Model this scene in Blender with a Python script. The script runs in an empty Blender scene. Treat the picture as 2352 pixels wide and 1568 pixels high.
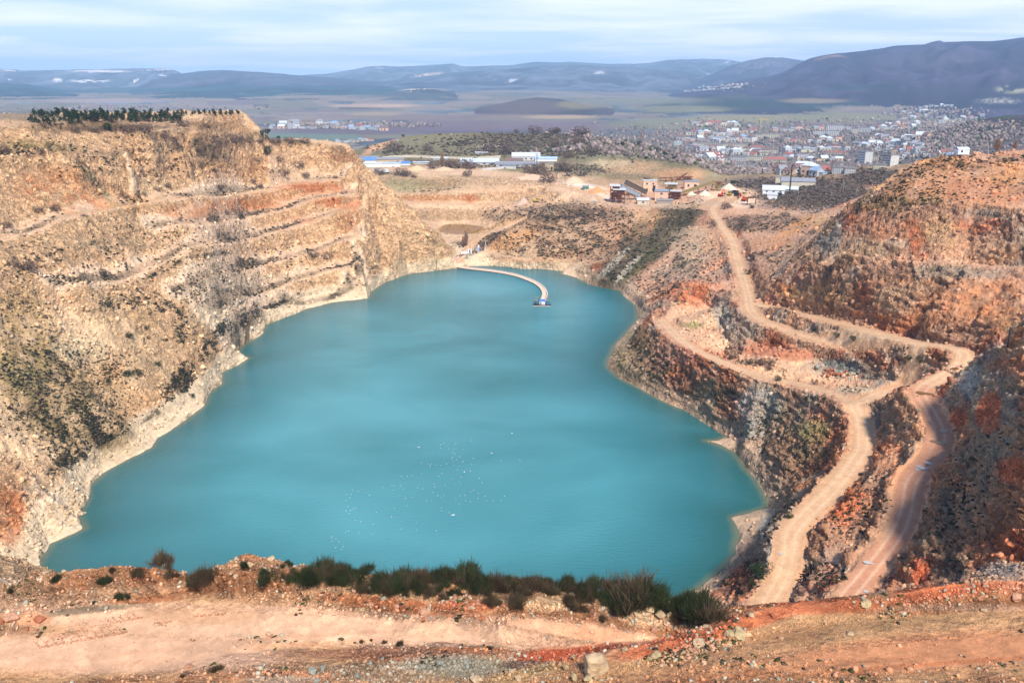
import bpy, math, random, time
import numpy as np
from mathutils import Vector, Matrix
from mathutils.geometry import delaunay_2d_cdt
T0 = time.time()
# ------------------------------------------------------------------ camera, sky, sun
C = bpy.context.scene
CAM_H = 120.0
FOC = 1960.0                       # focal length in units of a 2352-wide picture
PITCH = math.atan(609.0 / 1960.0)
ct, st = math.cos(PITCH), math.sin(PITCH)
cam = bpy.data.cameras.new('camera')
cam.sensor_width = 36.0
cam.lens = 36.0 * FOC / 2352.0
cam.clip_start = 1.0
cam.clip_end = 60000
camo = bpy.data.objects.new('camera', cam)
C.collection.objects.link(camo)
camo.location = (0, 0, CAM_H)
camo.rotation_euler = (math.pi / 2 - PITCH, 0, 0)
C.camera = camo

SUN_EL = math.radians(48)
SUN_AZ = math.radians(166)        # clockwise from +Y (the view direction): behind the camera, to the right
w = bpy.data.worlds.new('World'); C.world = w; w.use_nodes = True
nt = w.node_tree; nt.nodes.clear()
def N(nt, t, **kw):
    n = nt.nodes.new(t)
    for k, v in kw.items():
        setattr(n, k, v)
    return n
out = N(nt, 'ShaderNodeOutputWorld'); bg = N(nt, 'ShaderNodeBackground')
sky = N(nt, 'ShaderNodeTexSky'); sky.sky_type = 'NISHITA'; sky.sun_disc = False
sky.sun_elevation = SUN_EL; sky.sun_rotation = SUN_AZ
sky.air_density = 1.0; sky.dust_density = 0.1; sky.ozone_density = 1.6; sky.altitude = 100
tc = N(nt, 'ShaderNodeTexCoord'); sep = N(nt, 'ShaderNodeSeparateXYZ')
nt.links.new(tc.outputs['Generated'], sep.inputs[0])
# project the view direction onto a high cloud layer
mx = N(nt, 'ShaderNodeMath', operation='MAXIMUM'); mx.inputs[1].default_value = 0.0
nt.links.new(sep.outputs['Z'], mx.inputs[0])
ad = N(nt, 'ShaderNodeMath', operation='ADD'); ad.inputs[1].default_value = 0.06
nt.links.new(mx.outputs[0], ad.inputs[0])
dv = N(nt, 'ShaderNodeVectorMath', operation='DIVIDE')
cmb = N(nt, 'ShaderNodeCombineXYZ')
for i in range(3): nt.links.new(ad.outputs[0], cmb.inputs[i])
nt.links.new(tc.outputs['Generated'], dv.inputs[0]); nt.links.new(cmb.outputs[0], dv.inputs[1])
mp = N(nt, 'ShaderNodeMapping'); mp.inputs['Scale'].default_value = (0.42, 0.5, 0.0); mp.inputs['Location'].default_value = (2.3, 1.1, 0)
mp.inputs['Rotation'].default_value = (0, 0, 0.14)
nt.links.new(dv.outputs[0], mp.inputs['Vector'])
nz = N(nt, 'ShaderNodeTexNoise'); nz.inputs['Scale'].default_value = 1.0; nz.inputs['Detail'].default_value = 7; nz.inputs['Roughness'].default_value = 0.5; nz.inputs['Distortion'].default_value = 0.35
nt.links.new(mp.outputs[0], nz.inputs['Vector'])
rp = N(nt, 'ShaderNodeMapRange'); rp.inputs['From Min'].default_value = 0.40; rp.inputs['From Max'].default_value = 0.60
rp.inputs['To Min'].default_value = 0.46; rp.inputs['To Max'].default_value = 1.0
nt.links.new(nz.outputs['Fac'], rp.inputs['Value'])
mixc = N(nt, 'ShaderNodeMix', data_type='RGBA')
zf = N(nt, 'ShaderNodeMath', operation='MULTIPLY_ADD'); zf.inputs[1].default_value = -2.0; zf.use_clamp = True; zf.inputs[2].default_value = 1.0; nt.links.new(mx.outputs[0], zf.inputs[0])
zm = N(nt, 'ShaderNodeMath', operation='MULTIPLY'); nt.links.new(zf.outputs[0], zm.inputs[0]); nt.links.new(rp.outputs[0], zm.inputs[1])
nt.links.new(zm.outputs[0], mixc.inputs['Factor'])
# thin the yellow band that the sky model puts right on the horizon
vz = N(nt, 'ShaderNodeMath', operation='MULTIPLY_ADD'); vz.inputs[1].default_value = 0.9; vz.inputs[2].default_value = 0.16
nt.links.new(mx.outputs[0], vz.inputs[0])
cv = N(nt, 'ShaderNodeCombineXYZ'); nt.links.new(sep.outputs['X'], cv.inputs[0]); nt.links.new(sep.outputs['Y'], cv.inputs[1]); nt.links.new(vz.outputs[0], cv.inputs[2])
nv = N(nt, 'ShaderNodeVectorMath', operation='NORMALIZE'); nt.links.new(cv.outputs[0], nv.inputs[0]); nt.links.new(nv.outputs[0], sky.inputs[0])
tint = N(nt, 'ShaderNodeMix', data_type='RGBA', blend_type='MULTIPLY'); tint.inputs['Factor'].default_value = 1.0
nt.links.new(sky.outputs[0], tint.inputs['A']); tint.inputs['B'].default_value = (1.0, 1.12, 1.25, 1)
nt.links.new(tint.outputs['Result'], mixc.inputs['A'])
mixc.inputs['B'].default_value = (8.2, 8.4, 9.4, 1)
nt.links.new(mixc.outputs['Result'], bg.inputs['Color']); bg.inputs['Strength'].default_value = 0.14
nt.links.new(bg.outputs[0], out.inputs[0])

sl = bpy.data.lights.new('sun', 'SUN'); sl.energy = 5.0; sl.angle = math.radians(6); sl.color = (1.0, 0.95, 0.87)
so = bpy.data.objects.new('sun', sl); C.collection.objects.link(so)
sd = Vector((math.sin(SUN_AZ) * math.cos(SUN_EL), math.cos(SUN_AZ) * math.cos(SUN_EL), math.sin(SUN_EL)))
so.rotation_euler = sd.to_track_quat('Z', 'Y').to_euler()
C.view_settings.view_transform = 'Standard'; C.view_settings.look = 'None'
C.view_settings.gamma = 1.0; C.view_settings.use_curve_mapping = False
C.view_settings.exposure = 0.09
C.cycles.max_bounces = 5; C.cycles.diffuse_bounces = 2; C.cycles.volume_bounces = 0
C.cycles.transparent_max_bounces = 6
C.cycles.use_denoising = True

# ------------------------------------------------------------------ pixels -> points
def ray(px, py):
    u = 784.0 - py
    return np.array([px - 1176.0, FOC * ct + u * st, -FOC * st + u * ct])
def P(px, py, z):
    d = ray(px, py); t = (z - CAM_H) / d[2]
    return (d[0] * t, d[1] * t, z)
def project(x, y, z):
    zz = z - CAM_H
    dep = y * ct - zz * st; up = y * st + zz * ct
    dep = np.maximum(dep, 1e-3)
    return 1176 + FOC * x / dep, 784 - FOC * up / dep

# ------------------------------------------------------------------ numpy noise
def _h(ix, iy, iz, s):
    h = (ix * np.uint32(374761393) + iy * np.uint32(668265263) + iz * np.uint32(2147483647 - 58) * np.uint32(3) + np.uint32(s) * np.uint32(1274126177))
    h = (h ^ (h >> np.uint32(13))) * np.uint32(1274126177)
    h = (h ^ (h >> np.uint32(16))) * np.uint32(2246822519)
    return h ^ (h >> np.uint32(15))
def hf(ix, iy, iz, s):
    return (_h(ix, iy, iz, s) & np.uint32(0xffffff)).astype(np.float32) / np.float32(0xffffff)
def noise3(x, y, z, s=0):
    xf = np.floor(x); yf = np.floor(y); zf = np.floor(z)
    ix = xf.astype(np.int64).astype(np.uint32); iy = yf.astype(np.int64).astype(np.uint32); iz = zf.astype(np.int64).astype(np.uint32)
    fx = (x - xf).astype(np.float32); fy = (y - yf).astype(np.float32); fz = (z - zf).astype(np.float32)
    ux = fx * fx * (3 - 2 * fx); uy = fy * fy * (3 - 2 * fy); uz = fz * fz * (3 - 2 * fz)
    r = 0
    o = np.uint32(1)
    for a in (0, 1):
        wx = ux if a else 1 - ux
        for b in (0, 1):
            wy = uy if b else 1 - uy
            for c in (0, 1):
                wz = uz if c else 1 - uz
                r = r + wx * wy * wz * hf(ix + np.uint32(a), iy + np.uint32(b), iz + np.uint32(c), s)
    return r * 2 - 1
def noise2(x, y, s=0):
    xf = np.floor(x); yf = np.floor(y)
    ix = xf.astype(np.int64).astype(np.uint32); iy = yf.astype(np.int64).astype(np.uint32)
    fx = (x - xf).astype(np.float32); fy = (y - yf).astype(np.float32)
    ux = fx * fx * (3 - 2 * fx); uy = fy * fy * (3 - 2 * fy); iz = np.uint32(0)
    r = (1 - ux) * (1 - uy) * hf(ix, iy, iz, s) + ux * (1 - uy) * hf(ix + np.uint32(1), iy, iz, s) \
        + (1 - ux) * uy * hf(ix, iy + np.uint32(1), iz, s) + ux * uy * hf(ix + np.uint32(1), iy + np.uint32(1), iz, s)
    return r * 2 - 1
def fbm2(x, y, o=4, s=0, g=0.5):
    r = 0; a = 1.0; t = 0
    for i in range(o):
        r = r + a * noise2(x * 2.03 ** i + 17.3 * i, y * 2.03 ** i - 9.1 * i, s + i); t += a; a *= g
    return r / t
def fbm3(x, y, z, o=4, s=0, g=0.5):
    r = 0; a = 1.0; t = 0
    for i in range(o):
        k = 2.03 ** i
        r = r + a * noise3(x * k + 17.3 * i, y * k - 9.1 * i, z * k + 3.3 * i, s + i); t += a; a *= g
    return r / t
def worley3(x, y, z, s=0):
    """F1 and F2-F1 and the random value of the nearest cell"""
    xf = np.floor(x); yf = np.floor(y); zf = np.floor(z)
    ix = xf.astype(np.int64).astype(np.uint32); iy = yf.astype(np.int64).astype(np.uint32); iz = zf.astype(np.int64).astype(np.uint32)
    fx = (x - xf).astype(np.float32); fy = (y - yf).astype(np.float32); fz = (z - zf).astype(np.float32)
    f1 = np.full(x.shape, 9, np.float32); f2 = f1.copy(); val = np.zeros(x.shape, np.float32)
    for a in (-1, 0, 1):
        for b in (-1, 0, 1):
            for c in (-1, 0, 1):
                jx = ix + np.uint32(a % 2 ** 32); jy = iy + np.uint32(b % 2 ** 32); jz = iz + np.uint32(c % 2 ** 32)
                h = _h(jx, jy, jz, s)
                rx = (h & np.uint32(1023)).astype(np.float32) / 1023; ry = ((h >> np.uint32(10)) & np.uint32(1023)).astype(np.float32) / 1023
                rz = ((h >> np.uint32(20)) & np.uint32(1023)).astype(np.float32) / 1023
                d = (fx - a - rx) ** 2 + (fy - b - ry) ** 2 + (fz - c - rz) ** 2
                m = d < f1
                f2 = np.where(m, f1, np.minimum(f2, d)); f1 = np.where(m, d, f1)
                val = np.where(m, ((h >> np.uint32(5)) & np.uint32(255)).astype(np.float32) / 255, val)
    f1 = np.sqrt(f1); f2 = np.sqrt(f2)
    return f1, f2 - f1, val
def sst(a, b, x):
    t = np.clip((x - a) / (b - a), 0, 1); return t * t * (3 - 2 * t)
np.seterr(over='ignore')
# ------------------------------------------------------------------ the lie of the land
# Polylines of ground points: (picture x, picture y, height above the lake) -> world
SHORE = [(90,1290),(112,1248),(190,1215),(176,1182),(197,1150),(201,1118),(240,1082),(300,1050),(345,1028),(356,1006),(420,970),(470,930),(476,905),(507,882),(506,856),
 (545,838),(571,822),(545,812),(552,799),(600,766),(608,746),(700,710),(765,694),(845,685),(851,670),(885,647),(940,629),(1005,620),(1043,616),(1074,611),(1120,610),(1166,611),(1210,614),(1250,618),(1291,622),
 (1293,629),(1327,638),(1349,651),(1385,660),(1427,667),(1440,683),(1462,701),(1465,718),(1464,735),(1440,764),(1411,794),(1404,812),(1394,831),(1398,846),(1423,868),(1477,894),(1511,914),(1550,932),(1584,943),(1607,957),
 (1655,972),(1678,988),(1680,1000),(1650,1010),(1621,1012),(1655,1022),(1690,1040),(1712,1075),(1737,1100),(1752,1125),(1764,1150),(1764,1166),(1720,1178),(1684,1188),(1692,1210),(1697,1232),(1690,1252),(1692,1275),(1662,1308),(1600,1356),
 (1500,1415),(1350,1440),(1100,1445),(850,1440),(600,1425),(400,1400),(250,1375),(130,1345),(80,1315)]
L = []   # (name, points, closed)
def ln(pts, dz=0, dy=0): L.append([(a, b + dy, c + dz) for a, b, c in pts])
L.append([(a, b, 0.0) for a, b in SHORE] + [(SHORE[0][0], SHORE[0][1], 0.0)])
# left wall
T1 = [(-160,375,90),(0,368,86),(60,362,86),(170,359,85),(250,356,84),(340,357,81),(430,357,79),(480,352,78),(560,337,75),(620,332,75),(720,330,74),(770,337,73),(804,345,72),(826,366,68)]
B1 = [(-160,565,61),(0,542,60),(68,530,60),(137,501,60),(284,470,60),(376,453,59),(533,443,59),(615,433,58),(684,416,58),(750,409,58),(804,407,58),(833,406,57.5)]
B2 = [(342,522,50.5),(376,515,50),(478,508,50),(581,494,50),(649,480,50),(718,453,50),(804,443,50),(834,440,50)]
B3 = [(120,650,38),(200,643,35),(284,639,33),(314,621,34),(386,590,36),(434,563,38),(581,542,39),(684,515,40),(804,477,42),(835,470,42)]
B4 = [(400,668,21),(437,653,22.5),(461,638,24),(581,610,26),(650,593,27),(718,576,28),(804,542,30),(836,535,31)]
B5 = [(450,712,13),(506,687,14),(581,673,14.5),(684,639,15.5),(740,622,16),(804,608,16.5),(860,590,17)]
B6 = [(500,790,6.2),(530,770,6.2),(564,741,6.2),(615,707,6),(700,685,6),(752,677,6),(804,666,6),(850,650,6),(900,628,6),(960,608,6),(1020,597,5)]
ln(T1); ln([(a, b - 12, c + 2.5) for a, b, c in T1[1:]])
SHX = [(-160,1450),(0,1370),(60,1320),(90,1290),(110,1250),(190,1190),(200,1120),(240,1082),(300,1050),(350,1010),(420,970),(470,925),(507,880),(545,838),(560,810),(600,766),(700,710),(765,694),(845,688),(851,668)]
def tn(py): return math.tan(math.atan(609 / 1960) - math.atan((784 - py) / 1960))
def left_wall():
    """walk every sight column from the water's edge to the rim: benches level, scree at its angle of rest, faces as steep as needed"""
    BN = [(B6, 3, 0), (B5, 8, 14), (B4, 8, 16), (B3, 8, 16), (B2, 7, 12), (B1, 8, 26)]
    rows = {}
    xs = list(range(-160, 826, 14)) + [826]
    for x in xs:
        y0 = float(np.interp(x, [p[0] for p in SHX], [p[1] for p in SHX]))
        y1 = float(np.interp(x, [p[0] for p in T1], [p[1] for p in T1])); z1 = float(np.interp(x, [p[0] for p in T1], [p[2] for p in T1]))
        Y1 = (CAM_H - z1) / tn(y1)
        segs = []; y = y0
        def go(to, kind, key=None):
            nonlocal y
            if to < y: segs.append((y, to, kind, key)); y = to
        bnd = min(32, (y0 - y1) * .075)
        go(y0 - bnd, 'talus', 'band')
        for k, (b, d, up) in enumerate(BN):
            bx = [p[0] for p in b]
            if x < bx[0] or x > bx[-1] + 14: continue
            ramp = min(1, .04 + (x - bx[0]) / 150.0) if bx[0] > -100 else 1.0
            yb = float(np.interp(x, bx, [p[1] for p in b]))
            if yb > y - 4: continue
            if k > 0 and k < 6:
                mid = (y + yb + d) / 2; go(mid, 'cliff', ('m', k))
            go(yb + d * ramp, 'cliff', ('e', k)); go(yb, 'flat', ('i', k)); go(max(yb - up * ramp, y1 + 6), 'talus', ('t', k))
        n_ = 5
        for q in range(1, n_): go(y + (y1 - y) / (n_ - q + 1), 'cliff', ('u', q))
        go(y1, 'cliff', 'top')
        def walk(s, out=None):
            Y = CAM_H / tn(y0)
            for a, b, kind, key in segs:
                n = max(1, int((a - b) / 3)); 
                for q in range(n):
                    t0 = tn(a + (b - a) * q / n); t1 = tn(a + (b - a) * (q + 1) / n); g = Y * (t0 - t1)
                    Y += g / (t1 + (0.0 if kind == 'flat' else .33 if kind == 'talus' else s))
                if out is not None: out.append((key, b, CAM_H - Y * tn(b)))
            return Y
        lo, hi = .02, 60.0
        for _ in range(40):
            s_ = math.sqrt(lo * hi)
            if walk(s_) > Y1: lo = s_
            else: hi = s_
        out = []; walk(s_, out)
        if x % 140 == 120: print('column', x, 's %.2f' % s_, 'z', round(out[-1][2], 1), z1)
        for key, py, z in out[:-1]: rows.setdefault(key, []).append((x, py, z))
    global BENCHL; BENCHL = [r for key, r in rows.items() if isinstance(key, tuple) and key[0] in 'i']; 
    for key, r in rows.items():
        seg = [r[0]]
        for q in r[1:]:
            if q[0] - seg[-1][0] > 20: L.append(seg); seg = []
            seg.append(q)
        L.append(seg)
left_wall()
# plateau behind the left rim
ln([(-160,292,101),(0,294,98),(90,302,97),(171,308,96),(280,310,94),(330,303,93),(386,298,92),(430,330,86),(500,333,81),(600,322,78),(680,322,77),(740,326,76)])
ln([(-160,268,103),(0,285,100),(60,283,100),(150,280,99),(250,277,98.5),(420,277,98),(470,262,98.5),(550,263,97),(575,272,94),(610,290,89),(650,315,80)])
ln([(-160,262,99),(60,268,99),(250,266,98),(420,262,98),(470,256,98),(560,256,96)])
def flat(pts): L.append(pts)
W = []   # raw world points (x, y, z) for ground that nothing in the picture shows
for x, y, z in [(-700,1000,-8),(-500,1100,-15),(-300,900,-5),(-250,1100,-20),(-500,850,20),(-400,760,50),(-120,720,22),(-60,760,30),(-700,700,60),(-180,760,25),
                (-150,640,22),(-130,610,16),(-90,600,10)]: W.append((x, y, z))
# the spur at the end of the wall, the pit behind it
ln([(826,366,68),(838,402,60),(870,430,54),(920,470,45),(945,492,40),(975,508,33),(1000,528,26),(1030,562,14),(1048,588,6)])
ln([(838,420,56),(842,480,42),(842,560,25)])
ln([(856,462,44),(862,520,31),(865,570,21)])
ln([(900,520,30),(940,560,20),(990,585,11)])
for p in [(850,540,12),(950,545,10),(900,480,26),(860,450,30),(1010,552,7),(930,500,16)]: L.append([p])
L.append([(1008,530,6),(1015,517,6),(1050,513,6),(1108,513,6),(1112,524,6),(1080,537,6),(1020,541,6),(1008,530,6)])
ln([(1020,505,9),(1060,500,10),(1110,502,10),(1130,510,10),(1150,500,11)])
ln([(880,472,22),(960,468,20),(1050,470,18.5),(1110,472,18),(1150,476,18),(1200,479,18),(1250,478,19)])
ln([(880,466,22),(960,463,20),(1050,465,19),(1110,466,19),(1180,462,20),(1240,460,20),(1265,468,20)])
ln([(880,443,27),(960,440,27),(1050,438,27.5),(1120,436,28),(1200,434,28.5),(1240,440,28),(1280,452,26)])
ln([(866,436,28),(940,433,28),(1000,431,28.5),(1060,429,29),(1115,426,30)])
ln([(866,404,35),(950,405,35),(1050,407,35),(1115,410,34.5),(1180,418,32.5),(1230,428,31),(1290,442,30)])
ln([(840,393,36.5),(950,396,36.5),(1100,398,36.5),(1200,405,35.5),(1300,420,33.5),(1360,440,31.5)])
ln([(820,365,37),(950,366,37),(1100,366,37.5),(1230,366,38),(1330,372,38)])
ln([(790,350,38),(860,330,45),(930,312,53),(1000,304,58),(1120,303,58),(1260,305,57),(1330,308,55),(1400,320,50),(1500,345,42),(1560,368,36),(1620,390,30),(1650,404,25)])
for p in [(1000,335,46),(1150,330,48),(1300,335,48),(1400,350,44),(1380,380,37),(1450,372,39),(1520,385,34),(1500,405,31),(1400,408,33),(1580,405,29),(1640,420,28)]: L.append([p])
for x in range(-900, 1000, 150): W.append((x, 1280, -20))
# the bench the works stand on, and the slope under it
ln([(1180,487,22),(1215,483,25),(1260,475,28),(1350,472,29),(1400,474,29),(1470,478,29),(1530,482,29),(1570,484,29.5),(1610,486,30),(1640,487,30),(1700,489,31),(1760,494,33),(1850,497,38),(1930,492,47)])
ln([(1100,548,9),(1150,524,14),(1200,500,19),(1240,486,23)])
ln([(1070,586,5),(1085,570,6),(1130,543,9),(1170,525,13),(1210,505,18)])
ln([(1090,570,6),(1150,545,16),(1200,515,22),(1250,490,27)])
ln([(1075,600,3.5),(1150,598,3.5),(1200,603,3.5),(1260,611,3.5),(1300,614,3.5),(1320,615,4)])
ln([(1120,580,5),(1170,590,5),(1230,598,5),(1260,604,4)])
for p in [(1200,560,13),(1280,570,12),(1280,520,20),(1380,520,21),(1350,570,11),(1420,510,24),(1470,525,19),(1430,550,15),(1500,495,26)]: L.append([p])
for p in [(1500,455,29.5),(1400,450,30),(1600,455,30),(1660,450,30),(1700,440,28),(1780,458,29),(1560,425,29.5),(1640,432,29),(1800,440,25),(1800,472,33),(1900,472,36),(1850,430,28),(1950,425,33),(2030,395,42),(2100,374,47),(1760,425,8),(1850,412,0),(1950,400,0),(2060,385,6)]: L.append([p])
# dark scree between the works and the lake
ln([(1600,490,30),(1560,530,25),(1500,575,17),(1440,620,10),(1390,650,6),(1340,640,4)])
ln([(1380,640,9),(1420,590,16),(1480,535,22),(1540,497,27)])
for p in [(1560,580,21),(1520,640,12),(1470,655,7),(1600,640,21),(1520,690,13),(1480,690,7),(1620,560,27),(1640,600,28),(1640,660,27),(1560,610,19)]: L.append([p])
# shore strip on the right hand bank
ln([(1360,640,3),(1430,655,3),(1465,680,3.5),(1480,705,4),(1482,735,4),(1462,765,4),(1435,795,4),(1420,830,4.5),(1445,852,4.5),(1490,876,4),(1525,895,4),(1590,922,4),(1640,945,4),(1690,972,4),(1705,995,4),(1712,1030,4),(1740,1062,4),(1765,1095,4),(1785,1130,4),(1795,1170,4.5),(1760,1210,4.5),(1740,1240,4.5),(1735,1275,4.5),(1700,1310,4.5),(1640,1350,4.5)])
# terrace above the right bank
TE = [(1494,714,15),(1500,744,17),(1530,769,19),(1567,798,20),(1616,820,21),(1664,840,22),(1738,872,23),(1800,884,24),(1850,895,25),(1895,915,26)]
ln(TE, 0.8)
ln([(1520,712,16),(1580,704,20),(1640,712,23),(1662,745,23),(1668,785,22.5),(1704,818,23),(1786,821,24),(1850,832,25),(1876,845,25.5),(1930,850,26),(2000,862,27),(2050,880,28)])
for p in [(1600,770,20.5),(1700,845,22.5),(1850,870,25),(1950,895,27),(1470,800,10),(1560,870,10),(1640,880,13),(1720,920,14),(1800,960,16),(1850,1000,18),(1880,1080,17),(1830,1120,15),(1800,1070,10),(1760,1010,8),(1760,960,12),(1880,940,22)]: L.append([p])
L.append([(1548,696,23),(1565,668,28),(1590,650,31),(1625,655,31),(1645,668,30),(1650,690,28)])
ln([(1655,700,29),(1680,735,28.5),(1720,765,28.5),(1800,792,30),(1860,810,31),(1920,815,31.5),(1990,832,32),(2050,855,33)])   # lip of the cutting under the road
# roads : centre line, half width
ROADS = {
 'main': ([(1636,480,30),(1652,512,30.2),(1680,550,30.2),(1692,590,30.3),(1706,640,31),(1718,680,31.5),(1724,712,32),(1762,742,32.5),(1850,772,33.5),(1950,797,34.5),(2050,832,35.5),(2092,853,35),(2096,875,34),(2060,893,32),(2010,908,30.5),(1962,926,29),(1978,965,28),(1982,1020,27.5),(1970,1050,27.5),(1920,1115,27),(1855,1180,26),(1818,1225,25),(1812,1275,24),(1795,1330,22),(1762,1385,20)], 2.9),
 'upper': ([(1735,698,32.3),(1800,713,34),(1900,735,38),(2000,760,41),(2100,785,44),(2180,798,46),(2214,812,46),(2205,840,44.5),(2160,868,43),(2115,898,42),(2140,950,41),(2160,1000,40.5),(2140,1050,39.5),(2095,1105,38),(2080,1180,36),(2050,1240,34),(2000,1305,31.5),(1945,1370,30)], 2.7),
 'pit': ([(1262,428,31.5),(1310,432,31),(1355,445,30.5),(1385,462,30),(1370,470,29.5),(1320,480,24),(1250,488,22),(1200,505,17),(1150,527,12),(1100,545,8.5),(1085,560,7),(1068,582,4.5),(1050,602,2.5)], 3.0),
 'pond': ([(1100,546,8.3),(1050,545,7.6),(1010,547,7.4)], 2.2),
 'yard': ([(1636,480,30),(1655,462,30),(1680,452,30),(1690,443,30),(1660,437,30)], 9.0),
 'shore_track': ([(1085,578,6),(1120,578,6),(1160,589,5.6),(1210,598,5)], 1.8),
 'terrace_track': ([(1520,735,18.5),(1570,785,20.6),(1650,828,22.4),(1740,862,23.6),(1830,880,25),(1900,900,27),(1962,926,29)], 2.2),
 'rim_track': ([(330,303,93.5),(386,298,92.5),(440,292,92)], 2.0),
}
for k, (pts, hw) in ROADS.items(): L.append(list(pts))
# ground right of the roads and the red wall
ln([(1745,690,35),(1778,704,37),(1900,717,41),(1985,741,44),(2095,762,46.5),(2193,783,48.5),(2290,792,51),(2352,800,55)])
BA = [(1700,655,36),(1767,657,43),(1850,628,51),(1924,608,55),(2041,619,57),(2140,628,59),(2223,633,60),(2352,641,62),(2480,655,64)]
ln([(1778,690,40),(1860,662,46),(1930,640,50),(2040,650,52)])
ln(BA); ln([(a, b - 10, c + .8) for a, b, c in BA[1:]]); ln([(a, b - 30, c + 5.5) for a, b, c in BA[2:]])
BB = [(1900,540,58),(1940,505,65),(1975,478,70),(2114,478,75),(2240,484,76),(2352,497,77),(2480,505,78)]
ln(BB); ln([(a, b - 8, c + .6) for a, b, c in BB[2:]]); ln([(a, b - 24, c + 4) for a, b, c in BB[2:]])
ln([(1930,492,60),(1965,462,71),(2000,440,76),(2050,402,82),(2085,378,86),(2110,366,87.5),(2200,352,89.5),(2280,347,90.5),(2352,343,91),(2500,338,93)])
for p in [(1750,560,36),(1800,560,41),(1800,610,42),(1850,540,48),(1760,620,37),(1690,530,33),(1900,590,55),(1720,520,34)]: L.append([p])
for x, y, z in [(230,480,70),(330,480,80),(260,560,55),(420,560,60),(330,650,52),(480,700,50),(600,500,90),(700,800,50),(600,950,10),(450,950,0),(800,1100,0),(900,700,60)]: W.append((x, y, z))
# near right slope
for p in [(2480,1300,54),(2352,1290,52),(2300,1290,49),(2300,1100,53),(2352,1000,57),(2352,900,60),(2352,790,62),(2480,780,72),(2440,900,74),(2250,1010,46.5),(2250,850,49.5),(2240,930,46.5),(2200,1100,45),(2160,1250,42),(2110,1340,37),(2200,960,46.5),(2180,900,45),(2270,1200,48),(2200,1200,44)]: L.append([p])
ln([(2352,745,70),(2330,770,65),(2290,800,54),(2240,830,49)])
# ledge in front
lip = [(-200,1360,79),(0,1322,79),(90,1300,79.6),(200,1280,79.8),(300,1264,80.2),(390,1252,80.4),(480,1264,80),(560,1268,79.6),(640,1285,79),(700,1300,78.6),(800,1316,78),(1000,1330,77.6),(1200,1345,77.3),(1400,1362,77),(1500,1378,76.8),(1600,1402,76.8),(1660,1408,77.5),(1750,1392,78.8),(1850,1378,79.4),(2000,1372,79.8),(2100,1352,80.5),(2200,1333,81),(2300,1327,81.3),(2420,1325,81.6),(2600,1325,82)]
ln(lip)
ln([(-200,1395,75.5),(0,1362,76),(200,1345,76.5),(400,1338,76.5),(560,1345,76.5),(640,1330,78),(720,1340,77.5),(800,1365,77),(900,1385,76.8),(1000,1398,76.8),(1150,1400,76.8),(1250,1372,78.3),(1300,1385,77),(1420,1435,76),(1560,1450,75.8)])
ln([(-200,1430,75),(0,1395,75.5),(120,1400,75.8),(240,1378,76),(330,1372,76),(480,1355,76),(640,1380,76),(760,1405,75.8),(900,1425,75.5),(1100,1432,75.4),(1250,1440,75.4),(1400,1462,75.2),(1540,1468,75)])
ln([(-200,1560,74.6),(300,1540,74.8),(500,1510,75),(700,1485,75.2),(900,1478,75.3),(1100,1478,75.2),(1250,1486,75),(1400,1480,75)])
ln([(-200,1640,76),(420,1568,76.4),(560,1540,76.5),(700,1520,76),(900,1500,76.3),(1020,1484,77),(1100,1486,77.2),(1180,1505,76.3),(1250,1520,75.2),(1300,1508,75.6)])
ln([(1090,1560,78.5),(1200,1530,78),(1300,1508,77.6),(1400,1486,78.3),(1480,1480,78.5),(1560,1468,78.6),(1650,1440,79),(1720,1412,79.6)])
ln([(1480,1560,79.3),(1560,1525,79.3),(1650,1490,79.4),(1750,1465,79.2),(1850,1440,79.1),(2000,1415,79),(2150,1408,78.9),(2250,1395,79.2),(2420,1380,79.4)])
for p in [(2352,1450,79.5),(2352,1560,80.5),(2000,1500,79.6),(1700,1550,80),(1200,1600,79.5),(900,1560,78.4),(700,1600,78.5),(1350,1560,79.8),(2700,1450,80)]: L.append([p])
for x, y, z in [(-60,38,82),(-30,38,83),(0,38,84),(30,38,84),(60,38,84),(-60,18,92),(0,18,98),(60,18,92),(-20,6,110),(20,6,110),(-60,60,77)]: W.append((x, y, z))
# slope from the ledge down to the lake (hidden)
for x, y, z in [(-60,110,44),(-20,105,46),(20,108,42),(45,112,38),(-90,100,58),(-110,120,50),(-140,150,45),(-20,150,10),(-60,155,12),(20,150,10),(-95,160,18),(55,95,48),(75,85,54)]: W.append((x, y, z))
# lake bed
for p in [(700,1200,-14),(900,1000,-20),(1100,800,-20),(1100,700,-15),(1300,900,-18),(1400,1100,-18),(500,1150,-12),(1200,1250,-16),(1250,680,-12),(1500,1200,-12),(600,950,-10),(800,800,-10)]: L.append([p])
for x, y, z in [(-1500,1300,-20),(1500,1300,-20),(-900,300,90),(-500,200,95),(-300,250,95),(-250,120,88),(-250,60,82),(-200,20,85),(400,200,85),(900,300,90),(300,100,78),(200,40,74),(250,200,80),(-420,500,97),(-900,600,70),(1200,600,80)]: W.append((x, y, z))

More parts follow.
